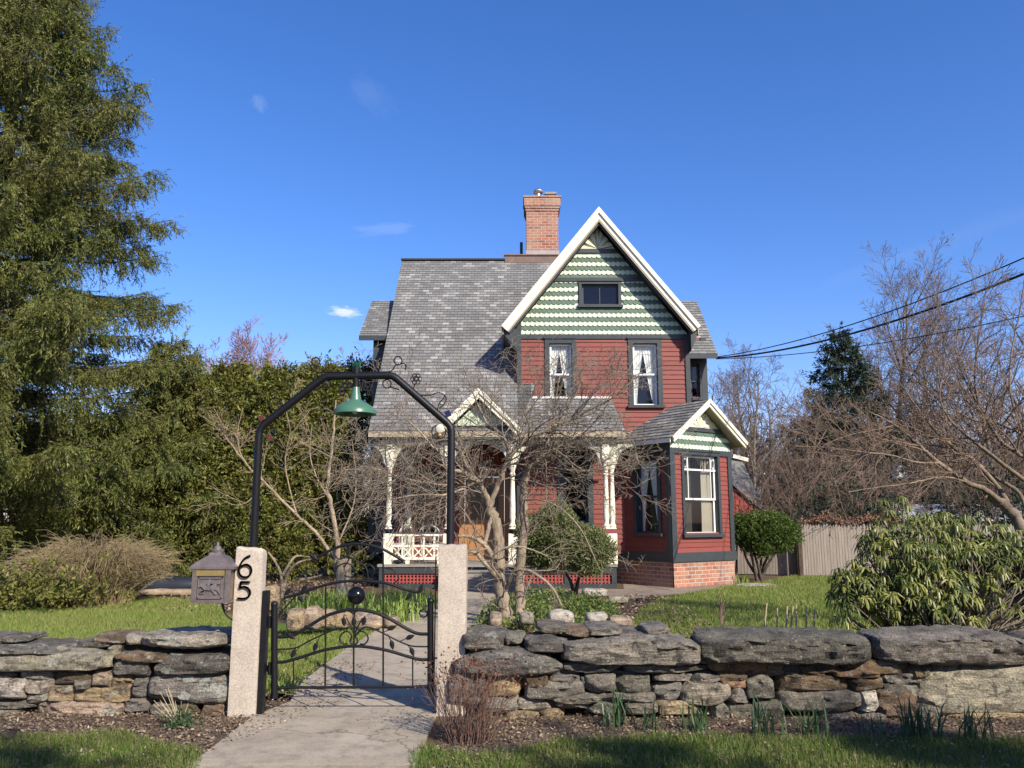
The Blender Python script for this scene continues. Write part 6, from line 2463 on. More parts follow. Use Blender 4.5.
KA = dict(len=.95, r=.014, prm=[dict(seg=8, wander=.17, trop=(0, 0, .01), kids=6, ang=.75, ratio=.5, n=4, taper=.4, start=.15, rr=.6, rmin=.0032),
                                dict(seg=5, wander=.2, trop=(0, 0, -.01), kids=4, ang=.7, ratio=.6, n=3, taper=.5, start=.15, rr=.7, rmin=.0031),
                                dict(seg=4, wander=.25, trop=(0, 0, -.03), kids=0, ang=.7, ratio=.6, n=3, taper=.6, rmin=.0034)])
YT = 13.0
APPLE_ = [
    ([(507, 628, YT), (504, 605, YT), (500, 582, YT), (499, 557, YT), (496, 525, YT), (490, 507, YT)], .125, .085, 1),
    ([(520, 618, YT + .35), (519, 597, YT + .3), (521, 563, YT + .25), (524, 524, YT + .2), (523, 499, YT + .15), (527, 473, YT + .1), (540, 460, YT), (552, 452, YT - .1)], .10, .05, 3),
    ([(490, 507, YT), (484, 492, YT - .1), (477, 481, YT - .15), (462, 472, YT - .2), (448, 470, YT - .3)], .06, .03, 5),
    ([(491, 507, YT), (478, 487, YT + .2), (469, 469, YT + .3), (460, 452, YT + .4), (452, 436, YT + .5)], .055, .022, 6),
    ([(448, 470, YT - .3), (447, 485, YT - .4), (430, 483, YT - .5), (411, 480, YT - .6), (394, 475, YT - .7), (376, 469, YT - .8), (342, 470, YT - .9)], .024, .007, 8),
    ([(490, 507, YT), (500, 480, YT - .1), (510, 458, YT - .2), (527, 441, YT - .3), (559, 424, YT - .4), (585, 412, YT - .5), (612, 398, YT - .6), (642, 372, YT - .7)], .052, .008, 8),
    ([(510, 460, YT - .2), (508, 445, YT), (499, 432, YT + .2), (488, 424, YT + .3), (478, 405, YT + .4), (470, 385, YT + .5), (462, 362, YT + .5)], .03, .007, 7),
    ([(443, 456, YT - .3), (432, 446, YT - .4), (422, 434, YT - .5), (402, 415, YT - .6), (392, 402, YT - .6), (387, 386, YT - .6)], .018, .006, 6),
    ([(476, 482, YT - .1), (460, 490, YT - .5), (443, 495, YT - .7), (415, 495, YT - .9), (385, 500, YT - 1), (352, 498, YT - 1.1)], .02, .006, 8),
    ([(452, 440, YT + .5), (440, 440, YT + .6), (420, 445, YT + .8), (395, 448, YT + .9), (365, 455, YT + 1), (338, 452, YT + 1)], .018, .006, 8),
    ([(552, 452, YT - .1), (570, 440, YT - .2), (590, 432, YT - .3), (612, 428, YT - .4), (636, 436, YT - .4)], .022, .006, 7),
    ([(527, 473, YT + .1), (545, 468, YT + .3), (570, 470, YT + .4), (600, 472, YT + .5), (630, 478, YT + .5)], .022, .006, 8),
    ([(524, 500, YT + .1), (540, 500, YT - .2), (560, 508, YT - .4), (580, 528, YT - .5), (592, 552, YT - .5), (600, 570, YT - .5)], .016, .006, 1.2),
    ([(540, 460, YT), (548, 440, YT + .2), (555, 420, YT + .3), (556, 400, YT + .4), (560, 375, YT + .5)], .024, .006, 6),
    ([(510, 458, YT - .2), (520, 430, YT + .1), (527, 412, YT + .2), (540, 395, YT + .3), (548, 368, YT + .3)], .02, .006, 6),
    ([(499, 560, YT), (492, 556, YT - .25), (484, 545, YT - .35), (472, 537, YT - .45), (458, 536, YT - .5)], .05, .022, 1.5),
    ([(500, 582, YT), (492, 572, YT - .25), (485, 563, YT - .3), (474, 552, YT - .4), (464, 553, YT - .4)], .05, .025, 1.5),
    ([(503, 580, YT - .1), (492, 566, YT - .3), (496, 553, YT - .45), (510, 547, YT - .5), (526, 548, YT - .5), (548, 556, YT - .5)], .026, .01, 2),
    ([(506, 590, YT - .05), (514, 572, YT - .3), (526, 570, YT - .4), (540, 577, YT - .45), (552, 588, YT - .45), (562, 606, YT - .4)], .035, .018, 1.5),
    ([(522, 604, YT - .3), (528, 585, YT - .4), (536, 568, YT - .45)], .018, .012, 1),
    ([(484, 545, YT - .35), (488, 530, YT - .3), (492, 515, YT - .2)], .04, .03, 1),
]
APPLE = [(a, r0 * .88, r1, d) for a, r0, r1, d in APPLE_]
limb_tree('apple_tree', 'old gnarled bare apple tree spreading in front of the porch', 'tree', tuple(gnd(507, 628)), APPLE, 5, (M['bark_apple'], M['twig']), KA, tw=1.55)

M['bark_limb'] = barkmat('grey_brown_limb_bark', (0.085, 0.065, 0.048), (0.235, 0.185, 0.135), 20)
# ---- bare tree reaching in from the right edge
YB = 11.6
KR = dict(len=1.0, r=.014, prm=[dict(seg=7, wander=.14, trop=(-.02, 0, .01), kids=8, ang=.6, ratio=.55, n=4, taper=.35, start=.1, rr=.55, rmin=.0036),
                                dict(seg=5, wander=.15, trop=(-.02, 0, .02), kids=5, ang=.55, ratio=.55, n=3, taper=.5, start=.1, rr=.7, rmin=.0034),
                                dict(seg=3, wander=.15, trop=(0, 0, .02), kids=0, ang=.6, ratio=.6, n=3, taper=.6, rmin=.0032)])
RT = [
    ([(1120, 640, YB), (1085, 590, YB), (1050, 555, YB), (1024, 531, YB), (1008, 508, YB), (990, 495, YB)], .15, .085, 0),
    ([(1008, 508, YB), (985, 490, YB - .1), (967, 482, YB - .2), (939, 463, YB - .3), (922, 448, YB - .3), (911, 438, YB - .3), (895, 425, YB - .3), (870, 412, YB - .3)], .062, .012, 5),
    ([(1012, 512, YB), (1000, 490, YB + .2), (975, 462, YB + .3), (955, 448, YB + .3), (937, 432, YB + .3), (915, 405, YB + .4), (898, 380, YB + .4)], .055, .010, 6),
    ([(967, 482, YB - .2), (945, 477, YB - .5), (925, 480, YB - .6), (905, 484, YB - .7), (880, 487, YB - .8), (848, 492, YB - .9)], .022, .006, 5),
    ([(939, 463, YB - .3), (915, 462, YB - .6), (890, 455, YB - .7), (862, 452, YB - .8), (830, 448, YB - .8), (795, 446, YB - .8)], .022, .006, 6),
    ([(1040, 545, YB), (1020, 495, YB + .3), (1000, 480, YB + .4), (975, 461, YB + .5), (952, 443, YB + .5), (930, 420, YB + .6)], .05, .012, 5),
    ([(1024, 480, YB), (1000, 462, YB - .3), (985, 450, YB - .3), (970, 438, YB - .3), (950, 420, YB - .3), (940, 395, YB - .2), (946, 360, YB - .1)], .045, .010, 6),
    ([(1060, 560, YB), (1040, 470, YB + .2), (1020, 455, YB + .2), (1000, 440, YB + .2), (985, 415, YB + .2), (975, 385, YB + .2), (978, 340, YB + .2), (985, 300, YB + .3)], .055, .010, 5),
    ([(1035, 460, YB), (1018, 420, YB + .4), (1010, 390, YB + .4), (1012, 350, YB + .4), (1020, 310, YB + .4), (1024, 280, YB + .4)], .03, .008, 6),
    ([(1060, 470, YB + .3), (1030, 440, YB + .5), (1002, 425, YB + .6), (975, 420, YB + .7), (945, 408, YB + .8), (905, 405, YB + .9), (870, 430, YB + 1)], .035, .008, 7),
    ([(895, 425, YB - .3), (875, 430, YB - .4), (850, 435, YB - .4), (825, 445, YB - .4), (805, 462, YB - .4)], .014, .005, 7),
    ([(955, 448, YB + .3), (930, 445, YB + .5), (900, 440, YB + .6), (870, 470, YB + .6), (850, 478, YB + .6)], .018, .006, 6),
    ([(985, 415, YB + .2), (965, 380, YB + .1), (955, 345, YB), (960, 315, YB)], .02, .006, 6),
]
limb_tree('bare_tree', 'bare low-branching tree reaching in from the right edge over the rhododendron', 'tree', tuple(at(1120, 640, YB)), [(a, r0 * .72, r1 * .8, d) for a, r0, r1, d in RT], 6, (M['bark_limb'], M['twig_red']), KR, tw=.62)

# ---- pale lilacs before the hedge
YLc = 17.5
LIL_ = [
    ([(337, 572, YLc), (337, 540, YLc), (330, 500, YLc), (327, 487, YLc), (331, 457, YLc), (334, 425, YLc), (336, 400, YLc)], .10, .02, 6),
    ([(335, 560, YLc), (318, 535, YLc), (297, 515, YLc), (264, 482, YLc), (251, 470, YLc), (231, 444, YLc), (218, 429, YLc)], .07, .012, 7),
    ([(251, 470, YLc), (240, 452, YLc), (238, 430, YLc), (243, 408, YLc)], .025, .008, 7),
    ([(297, 515, YLc), (290, 490, YLc + .3), (285, 460, YLc + .4), (290, 430, YLc + .4), (283, 400, YLc + .4)], .03, .008, 7),
    ([(330, 500, YLc), (318, 480, YLc - .2), (310, 455, YLc - .2), (312, 425, YLc - .2)], .03, .008, 7),
    ([(337, 545, YLc), (352, 510, YLc + .3), (356, 480, YLc + .3), (352, 440, YLc + .3)], .035, .009, 6),
    ([(264, 482, YLc), (250, 500, YLc - .2), (236, 505, YLc - .2), (222, 500, YLc - .2)], .02, .007, 6),
]
LIL = [(a, r0 * .62, r1 * .7, d) for a, r0, r1, d in LIL_]
M['bark_lilac'] = barkmat('lilac_bark', (0.16, 0.12, 0.08), (0.34, 0.27, 0.18))
KL = dict(len=.62, r=.009, prm=[dict(seg=5, wander=.16, trop=(0, 0, .05), kids=5, ang=.55, ratio=.6, n=4, taper=.4, start=.15, rr=.6, rmin=.005),
                               dict(seg=4, wander=.18, trop=(0, 0, .05), kids=3, ang=.5, ratio=.6, n=3, taper=.5, start=.15, rr=.7, rmin=.0048), dict(seg=3, wander=.18, trop=(0, 0, .04), kids=0, ang=.7, ratio=.6, n=3, taper=.6, rmin=.0045)])
limb_tree('lilac_shrub', 'pale bare lilac with slanting limbs in front of the hedge', 'shrub', tuple(at(337, 578, YLc)), LIL, 8, (M['bark_lilac'], plain('lilac_twigs', (0.30, 0.23, 0.145), 0.85, 0.3, 1.5, bmp=0)), KL, tw=.55)


# ---- shrub of thin tan stems below the spruce
def stem_shrub(label_, base, n, hgt, spread, seed, mats, arch_=.6, r=.005, name='shrub', twigs=3, cat='shrub'):
    g = np.random.default_rng(seed)
    r_ = root(name, label_, cat, base)
    A = Limbs()
    for i in range(n):
        az = g.uniform(0, 6.283)
        rad = g.random() ** .5
        p0 = np.array(base) + (math.cos(az) * rad * spread[0] * .55, math.sin(az) * rad * spread[1] * .55, 0)
        out = np.array((math.cos(az) * spread[0], math.sin(az) * spread[1], 0)) * g.uniform(.2, .6) + np.append(g.normal(0, .2, 2), 0) * spread[0]
        h = hgt * g.uniform(.55, 1.1) * (1 - .3 * rad)
        s = np.linspace(0, 1, 6)
        P = p0 + np.outer(s, out) + np.column_stack([np.zeros(6), np.zeros(6), h * (s * (1 + arch_) - arch_ * s ** 2.2)])
        A.add(P, np.linspace(r, r * .4, 6), 3)
        for j in range(twigs):
            t = g.uniform(.3, .95)
            k = min(int(t * 5), 4)
            d = unit(P[k + 1] - P[k] + g.normal(0, .35 * h / 5, 3)) * g.uniform(.15, .4) * h
            A.add([P[k], P[k] + d * .5 + g.normal(0, .01, 3), P[k] + d + (0, 0, -.1 * h * arch_)], np.array((r * .6, r * .5, r * .35)), 3)
    A.build('stems', mats[0], r_)
    return r_


b = gnd(92, 600)
tanr = stem_shrub('wide straw coloured bare shrub with drooping stems under the huge spruce', tuple(gnd(90, 605)), 2300, 1.25, (1.3, .9), 31, (plain('straw_stems', (0.29, 0.225, 0.12), 0.85, 0.35, 1.2, bmp=0),), 1.0, .0065, 'straw_shrub', 4)
g = np.random.default_rng(33)
n = 900
bb = np.array(gnd(12, 611))
P = bb + np.column_stack([g.normal(0, .8, n), g.normal(0, .5, n), np.abs(g.normal(0, .35, n)) + .1])
r_ = root('evergreen_shrub', 'low green shrub at the left edge beside the straw coloured shrub', 'shrub', tuple(bb))
needle_mesh('foliage', P, unit(g.normal(size=(n, 3)) + (0, 0, .5)), g.uniform(.1, .3, n), 6, .09, .02, .8, M['cedar'], r_, g)
A = Limbs()
for i in range(8):
    A.add([bb, bb + (g.normal(0, .3), g.normal(0, .2), .3), bb + (g.normal(0, .6), g.normal(0, .4), .6)], np.array((.02, .015, .006)), 5)
A.build('stem', M['bark_dark'], r_)


# ---- clipped yews
M['yew'] = leafmat('yew_needles', [(0.05, 0.07, 0.022), (0.11, 0.145, 0.045), (0.18, 0.215, 0.075), (0.27, 0.29, 0.12)], 0.25, 0.5, 0.3, (2.2, (0.13, 0.09, 0.06), .3))
M['boxwood'] = leafmat('topiary_needles', [(0.022, 0.04, 0.008), (0.05, 0.085, 0.014), (0.085, 0.125, 0.02), (0.12, 0.16, 0.03)], 0.2, 0.5, 0.3)


def blob_shrub(name, label_, base, blobs, n, mat_, seed, nl=.07, nw=.014, stems=None, per=7, ln=(.08, .22)):
    g = np.random.default_rng(seed)
    r_ = root(name, label_, 'shrub', base)
    vol = np.array([b[3] * b[4] + b[3] * b[5] + b[4] * b[5] for b in blobs])
    PP, DD = [], []
    for (x, y, z, rx, ry, rz), v in zip(blobs, vol):
        k = int(n * v / vol.sum())
        d = rand_dir(g, k)
        rr = (1 - .4 * g.random(k) ** 2.2) * (1 + .03 * g.normal(size=k)) * (1 + .12 * np.sin(d[:, 0] * 5 + seed) + .09 * np.sin(d[:, 2] * 9 + d[:, 1] * 5))
        PP.append(np.array((x, y, z)) + d * rr[:, None] * np.array((rx, ry, rz)))
        DD.append(unit(d / np.array((rx, ry, rz)) * min(rx, ry, rz) + g.normal(0, .4, (k, 3)) + (0, 0, .25)))
    P, D = np.concatenate(PP), np.concatenate(DD)
    ok = P[:, 2] > .05
    needle_mesh('foliage', P[ok], D[ok], g.uniform(*ln, ok.sum()), per, nl, nw, .8, mat_, r_, g)
    A = Limbs()
    for pts, r0 in (stems or [([base, (blobs[0][0], blobs[0][1], blobs[0][2])], .05)]):
        P = smooth_path(pts, 5)
        A.add(P, np.linspace(r0, r0 * .4, len(P)), 7)
    A.build('stem', M['bark_dark'], r_)
    return r_


YY = 18.3
def bl(px, py, rx, rz, Y, ry=None):
    c = at(px, py, Y)
    k = Y / FPX
    return (c.x, Y, c.z, rx * k, (ry or rx) * k, rz * k)


blob_shrub('yew_shrub', 'broad soft green yew in front of the right porch railing', tuple(at(575, 592, YY)), [bl(553, 537, 28, 25, YY - .6), bl(584, 551, 30, 17, YY - .8, 22), bl(545, 551, 21, 14, YY - .6)], 9500, M['yew'], 51, .06, .010,
           [([tuple(at(575, 600, YY)), tuple(at(570, 580, YY)), tuple(at(556, 560, YY))], .05), ([tuple(at(575, 600, YY)), tuple(at(580, 575, YY)), tuple(at(592, 562, YY))], .05)])
YB2 = 21.8
tb = at(758, 577, YB2)
st = []
for a, bpx in ((742, 545), (752, 548), (762, 545), (773, 546), (783, 543), (748, 540)):
    st.append(([(tb.x + rng.uniform(-.1, .1), YB2, 0), tuple(at((758 + a) / 2 + rng.uniform(-3, 3), 562, YB2 + rng.uniform(-.2, .2))), tuple(at(a, bpx, YB2 + rng.uniform(-.3, .3)))], .05))
st.append(([(at(738, 577, YB2).x, YB2 + .2, 0), tuple(at(737, 545, YB2 + .2))], .045))
blob_shrub('topiary_shrub', 'clipped yew with flat dark crown on bare forked stems by the bay', tuple(tb), [bl(757, 533, 22, 15, YB2), bl(780, 534, 17, 14, YB2), bl(742, 531, 12, 13, YB2), bl(768, 528, 24, 10, YB2), bl(762, 543, 18, 9, YB2)], 6200, M['boxwood'], 52, .06, .012, st)

# ---- rhododendron, right foreground
M['rhodo'] = leafmat('rhododendron_leaves', [(0.03, 0.048, 0.012), (0.075, 0.105, 0.022), (0.14, 0.165, 0.032), (0.24, 0.25, 0.055), (0.36, 0.34, 0.10)], 0.18, 0.42, 0.35)


def rhodo(label_, base, blobs, nw_, seed, extra=()):
    g = np.random.default_rng(seed)
    r_ = root('rhododendron', label_, 'shrub', base)
    W = []
    vol = np.array([b[3] * b[5] for b in blobs])
    for b, v in zip(blobs, vol):
        k = int(nw_ * v / vol.sum())
        d = rand_dir(g, k)
        d[:, 2] = np.where(g.random(k) < .6, np.abs(d[:, 2]), d[:, 2])
        rr = 1 - .5 * g.random(k) ** 1.6
        p = np.array(b[:3]) + d * rr[:, None] * np.array(b[3:])
        for q, dd in zip(p, d):
            if q[2] > .1:
                W.append((q, dd))
    for q in extra:
        W.append((np.array(q), np.array((0, -.3, .9))))
    Q, F, Rn = [], [], []
    A = Limbs()
    root_p = np.array(base)
    for q, dd in W:
        ax = unit((dd * .6 + np.array((0, 0, .8)) + g.normal(0, .25, 3))[None])[0]
        x = np.cross(ax, (0.3, .9, .1)); x /= np.linalg.norm(x)
        y = np.cross(ax, x)
        k = g.integers(6, 11)
        tone = g.random() * .6
        mid = (q + root_p) / 2 + g.normal(0, .15, 3)
        mid[2] = q[2] * .45
        if g.random() < .45:
            A.add(smooth_path([root_p + np.append(g.normal(0, .3, 2), 0), mid, q], 3), np.linspace(.018, .005, 7), 4)
        droop = g.uniform(.7, 2.8)
        for j in range(k):
            a = 6.283 * j / k + g.normal(0, .25)
            o = x * math.cos(a) + y * math.sin(a)
            L_ = g.uniform(.07, .155)
            wd = L_ * g.uniform(.075, .125)
            s = np.cross(ax, o)
            # three stations, curling downwards
            d0 = o * 1.0 + ax * .35
            down = np.array((0, 0, -1.0)) * droop
            P0 = q + o * .01
            P1 = P0 + (d0 + down * .25) / np.linalg.norm(d0 + down * .25) * L_ * .4
            e = d0 * .8 + down
            P2 = P1 + e / np.linalg.norm(e) * L_ * .4
            e2 = e + down * .5
            P3 = P2 + e2 / np.linalg.norm(e2) * L_ * .25
            n_ = np.cross(s, e); n_ /= max(np.linalg.norm(n_), 1e-6)
            up = n_ * wd * .45
            rr = min(1, max(0, tone + g.random() * .4))
            for (pa, wa), (pb, wb) in (((P0, .15), (P1, .95)), ((P1, .95), (P2, .85)), ((P2, .85), (P3, .06))):
                for sg in (-1, 1):
                    Q += [pa, pb, pb + s * sg * wd * wb + up * wb, pa + s * sg * wd * wa + up * wa][::sg]
                    Rn.append(rr)
    np_mesh('foliage', np.array(Q), 4, M['rhodo'], r_, None, np.array(Rn))
    A.build('stem', M['bark_grey'], r_)


YH = 9.6
rhodo('broad rhododendron with drooping yellow green leaves behind the right wall', tuple(at(940, 640, YH + .2)),
      [bl(905, 560, 45, 48, YH), bl(960, 562, 62, 52, YH + .3, 50), bl(1015, 580, 55, 46, YH + .1), bl(862, 600, 30, 40, YH - .1), bl(930, 600, 70, 40, YH - .2, 40), bl(845, 590, 14, 22, YH), bl(1070, 590, 50, 50, YH)], 1250, 61,
      [tuple(at(a, b_, YH + .1)) for a, b_ in ((883, 500), (894, 502), (902, 496), (907, 505), (888, 510), (945, 512), (952, 518), (978, 511), (984, 518), (1000, 522), (868, 530), (862, 536), (875, 533), (1018, 530), (921, 512), (930, 516))])

# ---- ground cover, day lilies, daffodils
M['cover'] = leafmat('ground_cover_leaves', [(0.03, 0.06, 0.012), (0.075, 0.13, 0.022), (0.13, 0.19, 0.035), (0.22, 0.24, 0.07)], 0.25, 0.45, 0.35)
g = np.random.default_rng(70)
poly = [tuple(gnd(a, b_))[:2] for a, b_ in ((470, 632), (500, 600), (540, 596), (590, 602), (615, 608), (625, 625), (600, 632), (540, 634))]
P = scatter(g, poly, 9000)
n = len(P)
B3 = np.column_stack([P, g.uniform(.03, .26, n) * (0.6 + .4 * np.sin(P[:, 0] * 5) * np.sin(P[:, 1] * 4))])
A_ = unit(rand_dir(g, n) + (0, -.1, .35)) * g.uniform(.03, .07, n)[:, None]
o = np_mesh('ground_cover', leaves(B3, A_, perp(g, A_) * g.uniform(.012, .024, n)[:, None]), 4, M['cover'], None, (1, 12, 0), g.random(n))
tag(o, 'leafy green ground cover around the foot of the apple tree', 'ground cover', None, 'stuff')

M['strap'] = leafmat('strap_leaves', [(0.08, 0.15, 0.022), (0.16, 0.26, 0.04), (0.26, 0.35, 0.07), (0.38, 0.42, 0.15)], 0.3, 0.45, 0.35)
M['daff'] = leafmat('daffodil_leaves', [(0.03, 0.065, 0.028), (0.055, 0.105, 0.045), (0.09, 0.14, 0.06)], 0.25, 0.45, 0.4)


def strap_arrays(base, n, h, spread, g, wd, bend=.5):
    Q = []
    rn = []
    for i in range(n):
        a = g.uniform(0, 6.283)
        p = np.array(base) + np.append(g.normal(0, spread * .35, 2), 0)
        o = np.array((math.cos(a), math.sin(a), 0))
        L_ = h * g.uniform(.6, 1.15)
        ln = g.uniform(.05, bend)
        s = np.array((-o[1], o[0], 0)) * wd * g.uniform(.7, 1.2)
        c = [p + o * (L_ * ln * t ** 2) + np.array((0, 0, L_ * (t - .35 * ln * t ** 3))) for t in (0, .35, .7, 1)]
        ws = (1, 1, .8, .1)
        t_ = g.random()
        for k in range(3):
            Q += [c[k] - s * ws[k], c[k] + s * ws[k], c[k + 1] + s * ws[k + 1], c[k + 1] - s * ws[k + 1]]
            rn.append(t_)
    return Q, rn


DAF = [(616, 727, 'daffodil clump farthest left along the right wall, below a long grey slab', .24), (650, 731, 'small daffodil clump second from the left along the right wall', .20), (697, 732, 'daffodil clump below the pale lichened stone', .22), (766, 737, 'upright daffodil clump below the square grey stone', .25),
       (813, 737, 'daffodil clump between the square stone and the white chip', .22), (872, 740, 'thin daffodil sprout below the white chip stone', .18), (917, 740, 'tall daffodil clump left of the big pale slab', .26), (972, 742, 'broad daffodil clump below the big pale slab', .24), (926, 739, 'slim daffodil tuft next to the tall clump', .22)]
for a, b_, lb, h in DAF:
    p = gnd(a, b_)
    Q, rn = strap_arrays(p, 34 if 'thin' not in lb and 'small' not in lb else 16, h * 1.25, .17, g, .0068, .75)
    o = np_mesh('daffodil_clump', np.array(Q), 4, M['daff'], None, tuple(p), np.array(rn))
    tag(o, lb, 'daffodils', 'daffodil clumps along the right wall')
LI = [(300, 604), (318, 600), (338, 602), (362, 598), (385, 600), (405, 603), (420, 600), (398, 612), (378, 612), (412, 594), (430, 596), (350, 596), (332, 595), (372, 604), (392, 594), (308, 610)]
for i, (a, b_) in enumerate(LI):
    p = gnd(a, b_ + 10)
    Q, rn = strap_arrays(p, 60, .36, .55, g, .012, .8)
    o = np_mesh('daylily_clump', np.array(Q), 4, M['strap'], None, tuple(p), np.array(rn))
    tag(o, 'fresh green daylily clump in the bed behind the gate', 'daylilies', 'daylily clumps behind the gate')
p = gnd(180, 728)
n = 700
P = np.array(p) + np.column_stack([g.normal(0, .055, n), g.normal(0, .05, n), np.abs(g.normal(0, .06, n))])
A_ = unit(g.normal(size=(n, 3)) + (0, 0, .9)) * .035
r_ = root('sedum_plant', 'small round blue green plant in the mulch before the left wall', 'plant', tuple(p))
np_mesh('foliage', leaves(P, A_, perp(g, A_) * .006), 4, M['daff'], r_, None, g.random(n) * .7 + .3)
A = Limbs()
for i in range(14):
    d = np.array((g.normal(-.35, .25), g.normal(0, .2), g.uniform(.3, .9))) * .3
    A.add([np.array(p), np.array(p) + d * .6, np.array(p) + d * 1.1], np.array((.0035, .003, .002)), 4)
A.build('dry_stem', M['twig_pale'], r_)
p = gnd(380, 678)
p = gnd(283, 690)
Q, rn = strap_arrays(p, 50, .14, .3, g, .008, .8)
o = np_mesh('weed_tuft', np.array(Q), 4, M['strap'], None, tuple(p), np.array(rn))
tag(o, 'tuft of green weeds at the foot of the gate hinge', 'weeds')
# dry red-brown shrub at the wall end
M['dry'] = plain('dry_reddish_stems', (0.17, 0.10, 0.075), 0.85, 0.35, 6, bmp=0)
M['dryleaf'] = leafmat('dried_flower_heads', [(0.08, 0.025, 0.015), (0.16, 0.05, 0.03), (0.22, 0.10, 0.06)], 0.1, 0.8, 0.1)
p = gnd(470, 742)
r_ = stem_shrub('dry reddish brown shrub with withered flower heads at the wall end', tuple(p), 130, .60, (.30, .24), 35, (M['dry'],), .25, .0032, 'spirea_shrub', 3)
n = 300
a = g.uniform(0, 6.283, n)
P = np.array(p) + np.column_stack([g.normal(-.02, .20, n), g.normal(0, .14, n) + .02, g.normal(.50, .07, n)])
A_ = rand_dir(g, n) * .025
np_mesh('seed_heads', leaves(P, A_, perp(g, A_) * .009), 4, M['dryleaf'], r_, None, g.random(n))['kind'] = 'stuff'
# dry pale stalks behind the wall
SK = [(763, 626, 603), (776, 628, 608), (784, 627, 606), (790, 627, 606), (797, 628, 605), (805, 628, 606), (813, 628, 609), (722, 626, 598)]
for i, (a, b_, c_) in enumerate(SK):
    lb = 'pale dry stalk standing behind the largest capstone' if i < 7 else 'thin reddish sapling standing in the lawn behind the wall'
    p0 = gnd(a, b_ + 14)
    tpz = at(a + rng.uniform(-1, 4), c_, p0.y)
    mb = MB()
    mb.tube([tuple(p0), tuple((p0 + tpz) / 2 + Vector((rng.uniform(-.02, .02), 0, 0))), tuple(tpz)], [.014, .012, .009], 6)
    if i == 7:
        for k in range(16):
            t = .25 + .7 * k / 16
            q = p0.lerp(tpz, t)
            mb.tube([tuple(q), tuple(q + Vector((rng.uniform(-.12, .12), rng.uniform(-.1, .1), .12)))], .004, 4)
    o = mb.build('dry_stalk' if i < 7 else 'sapling', M['twig_pale'] if i < 7 else M['twig_red'], None, tuple(p0), smooth=40)
    tag(o, lb, 'stalk' if i < 7 else 'sapling', 'pale dry stalks behind the wall' if i < 7 else None)
# ------------------------------------------------------------------ rocks, fence, barn, wires and the rest
RK = [((262, 585, 279, 612), 'tall tan boulder nearest the left granite post', 't', 12.0), ((287, 608, 306, 632), 'tan boulder at the start of the bed edging', 't', 11.6), ((304, 606, 322, 630), 'grey tan boulder second in the bed edging', 'p', 11.7),
      ((320, 609, 336, 628), 'small tan boulder third in the bed edging', 't', 11.9), ((334, 612, 352, 628), 'tan boulder fourth in the bed edging, behind the gate bars', 't', 12.2), ((352, 612, 384, 629), 'wide pale boulder below the black ball of the gate', 'p', 12.3), ((384, 616, 398, 627), 'small pale boulder by the path', 'p', 12.6),
      ((547, 610, 574, 628), 'pale boulder in the ground cover behind the wall', 'w', 11.5), ((585, 612, 608, 628), 'round whitish boulder right of the larger pale one in the ground cover', 'w', 11.6), ((519, 612, 534, 624), 'small pale rock close to the apple trunk', 'l', 12.2), ((489, 612, 502, 627), 'tan rock on the left side of the apple trunk', 'p', 12.2),
      ((608, 615, 632, 630), 'tan boulder partly hidden by the wall top slabs', 'p', 11.4), ((582, 588, 608, 597), 'flat pale rock before the lattice skirt', 'w', 17.2), ((608, 596, 628, 603), 'flat grey rock at the end of the terrace', 'l', 16.2)]
for px, lb, t, Y in RK:
    boulder_thing('boulder', lb, 'boulder', px, Y, .35, t, 'garden boulders', .25, 3.4, .5)
o = boulder_thing('stepping_slab', 'flat whitish stone slab on the lawn by the bay corner', 'stone slab', (735, 584, 778, 592), 20.6, .7, 'w', None, .1, 5)
# stump under the lilac
stp = root('tree_stump', 'sunlit tan stump beneath the lilac behind the gate', 'stump', tuple(at(343, 597, 17.3)))
mb = MB()
c = at(343, 590, 17.3)
z0, z1 = 0.0, at(343, 560, 17.3).z
mb.lathe([(.22, 0), (.17, .1), (.15, z1 * .5), (.155, z1), (.13, z1 + .02), (.01, z1 + .025)], (c.x, 17.3, 0), 12)
mb.build('stump', M['bark_pale'], stp, smooth=50)
# gnarled driftwood branches beside it
A = Limbs()
for pts in ([(282, 598), (281, 575), (274, 560), (268, 552)], [(283, 590), (290, 570), (300, 562), (312, 559)], [(300, 580), (312, 578), (322, 575)], [(283, 575), (292, 560), (298, 556), (310, 557)], [(287, 600), (283, 585), (288, 577)]):
    P = smooth_path([tuple(at(a, b, 14.5)) for a, b in pts], 4)
    A.add(P, np.linspace(.032, .012, len(P)), 7)
r_ = root('driftwood', 'gnarled pale driftwood standing in the bed left of the gate', 'driftwood', tuple(gnd(284, 600)))
A.build('branch', M['bark_lilac'], r_)
# blue tarp over a low pile
tb = gnd(170, 592)
r_ = root('tarp_pile', 'low dark blue covered pile seen under the spruce left of the mailbox', 'covered pile', (tb.x, tb.y, 0))
V, F = stone_arrays((at(167, 590, 18.3).x, 18.6, .16), 1.6, .38, .9, 4, .5, 12.0, 12, 6, 8)
np_mesh('tarp', (V, F), 4, plain('blue_tarp', (0.02, 0.025, 0.036), 0.55, 0.25, 4), r_, None, smooth=True)
V, F = stone_arrays((at(175, 590, 17.9).x, 17.9, .08), 1.5, .13, .3, 4, .6, 13.0, 12, 6, 6)
np_mesh('log', (V, F), 4, M['bark_lilac'], r_, None, smooth=True)

# ---- stockade fence
M['fence'] = plain('weathered_fence_wood', (0.235, 0.20, 0.165), 0.9, 0.3, 3, bmp=.5, stretch=(5, 5, .5))


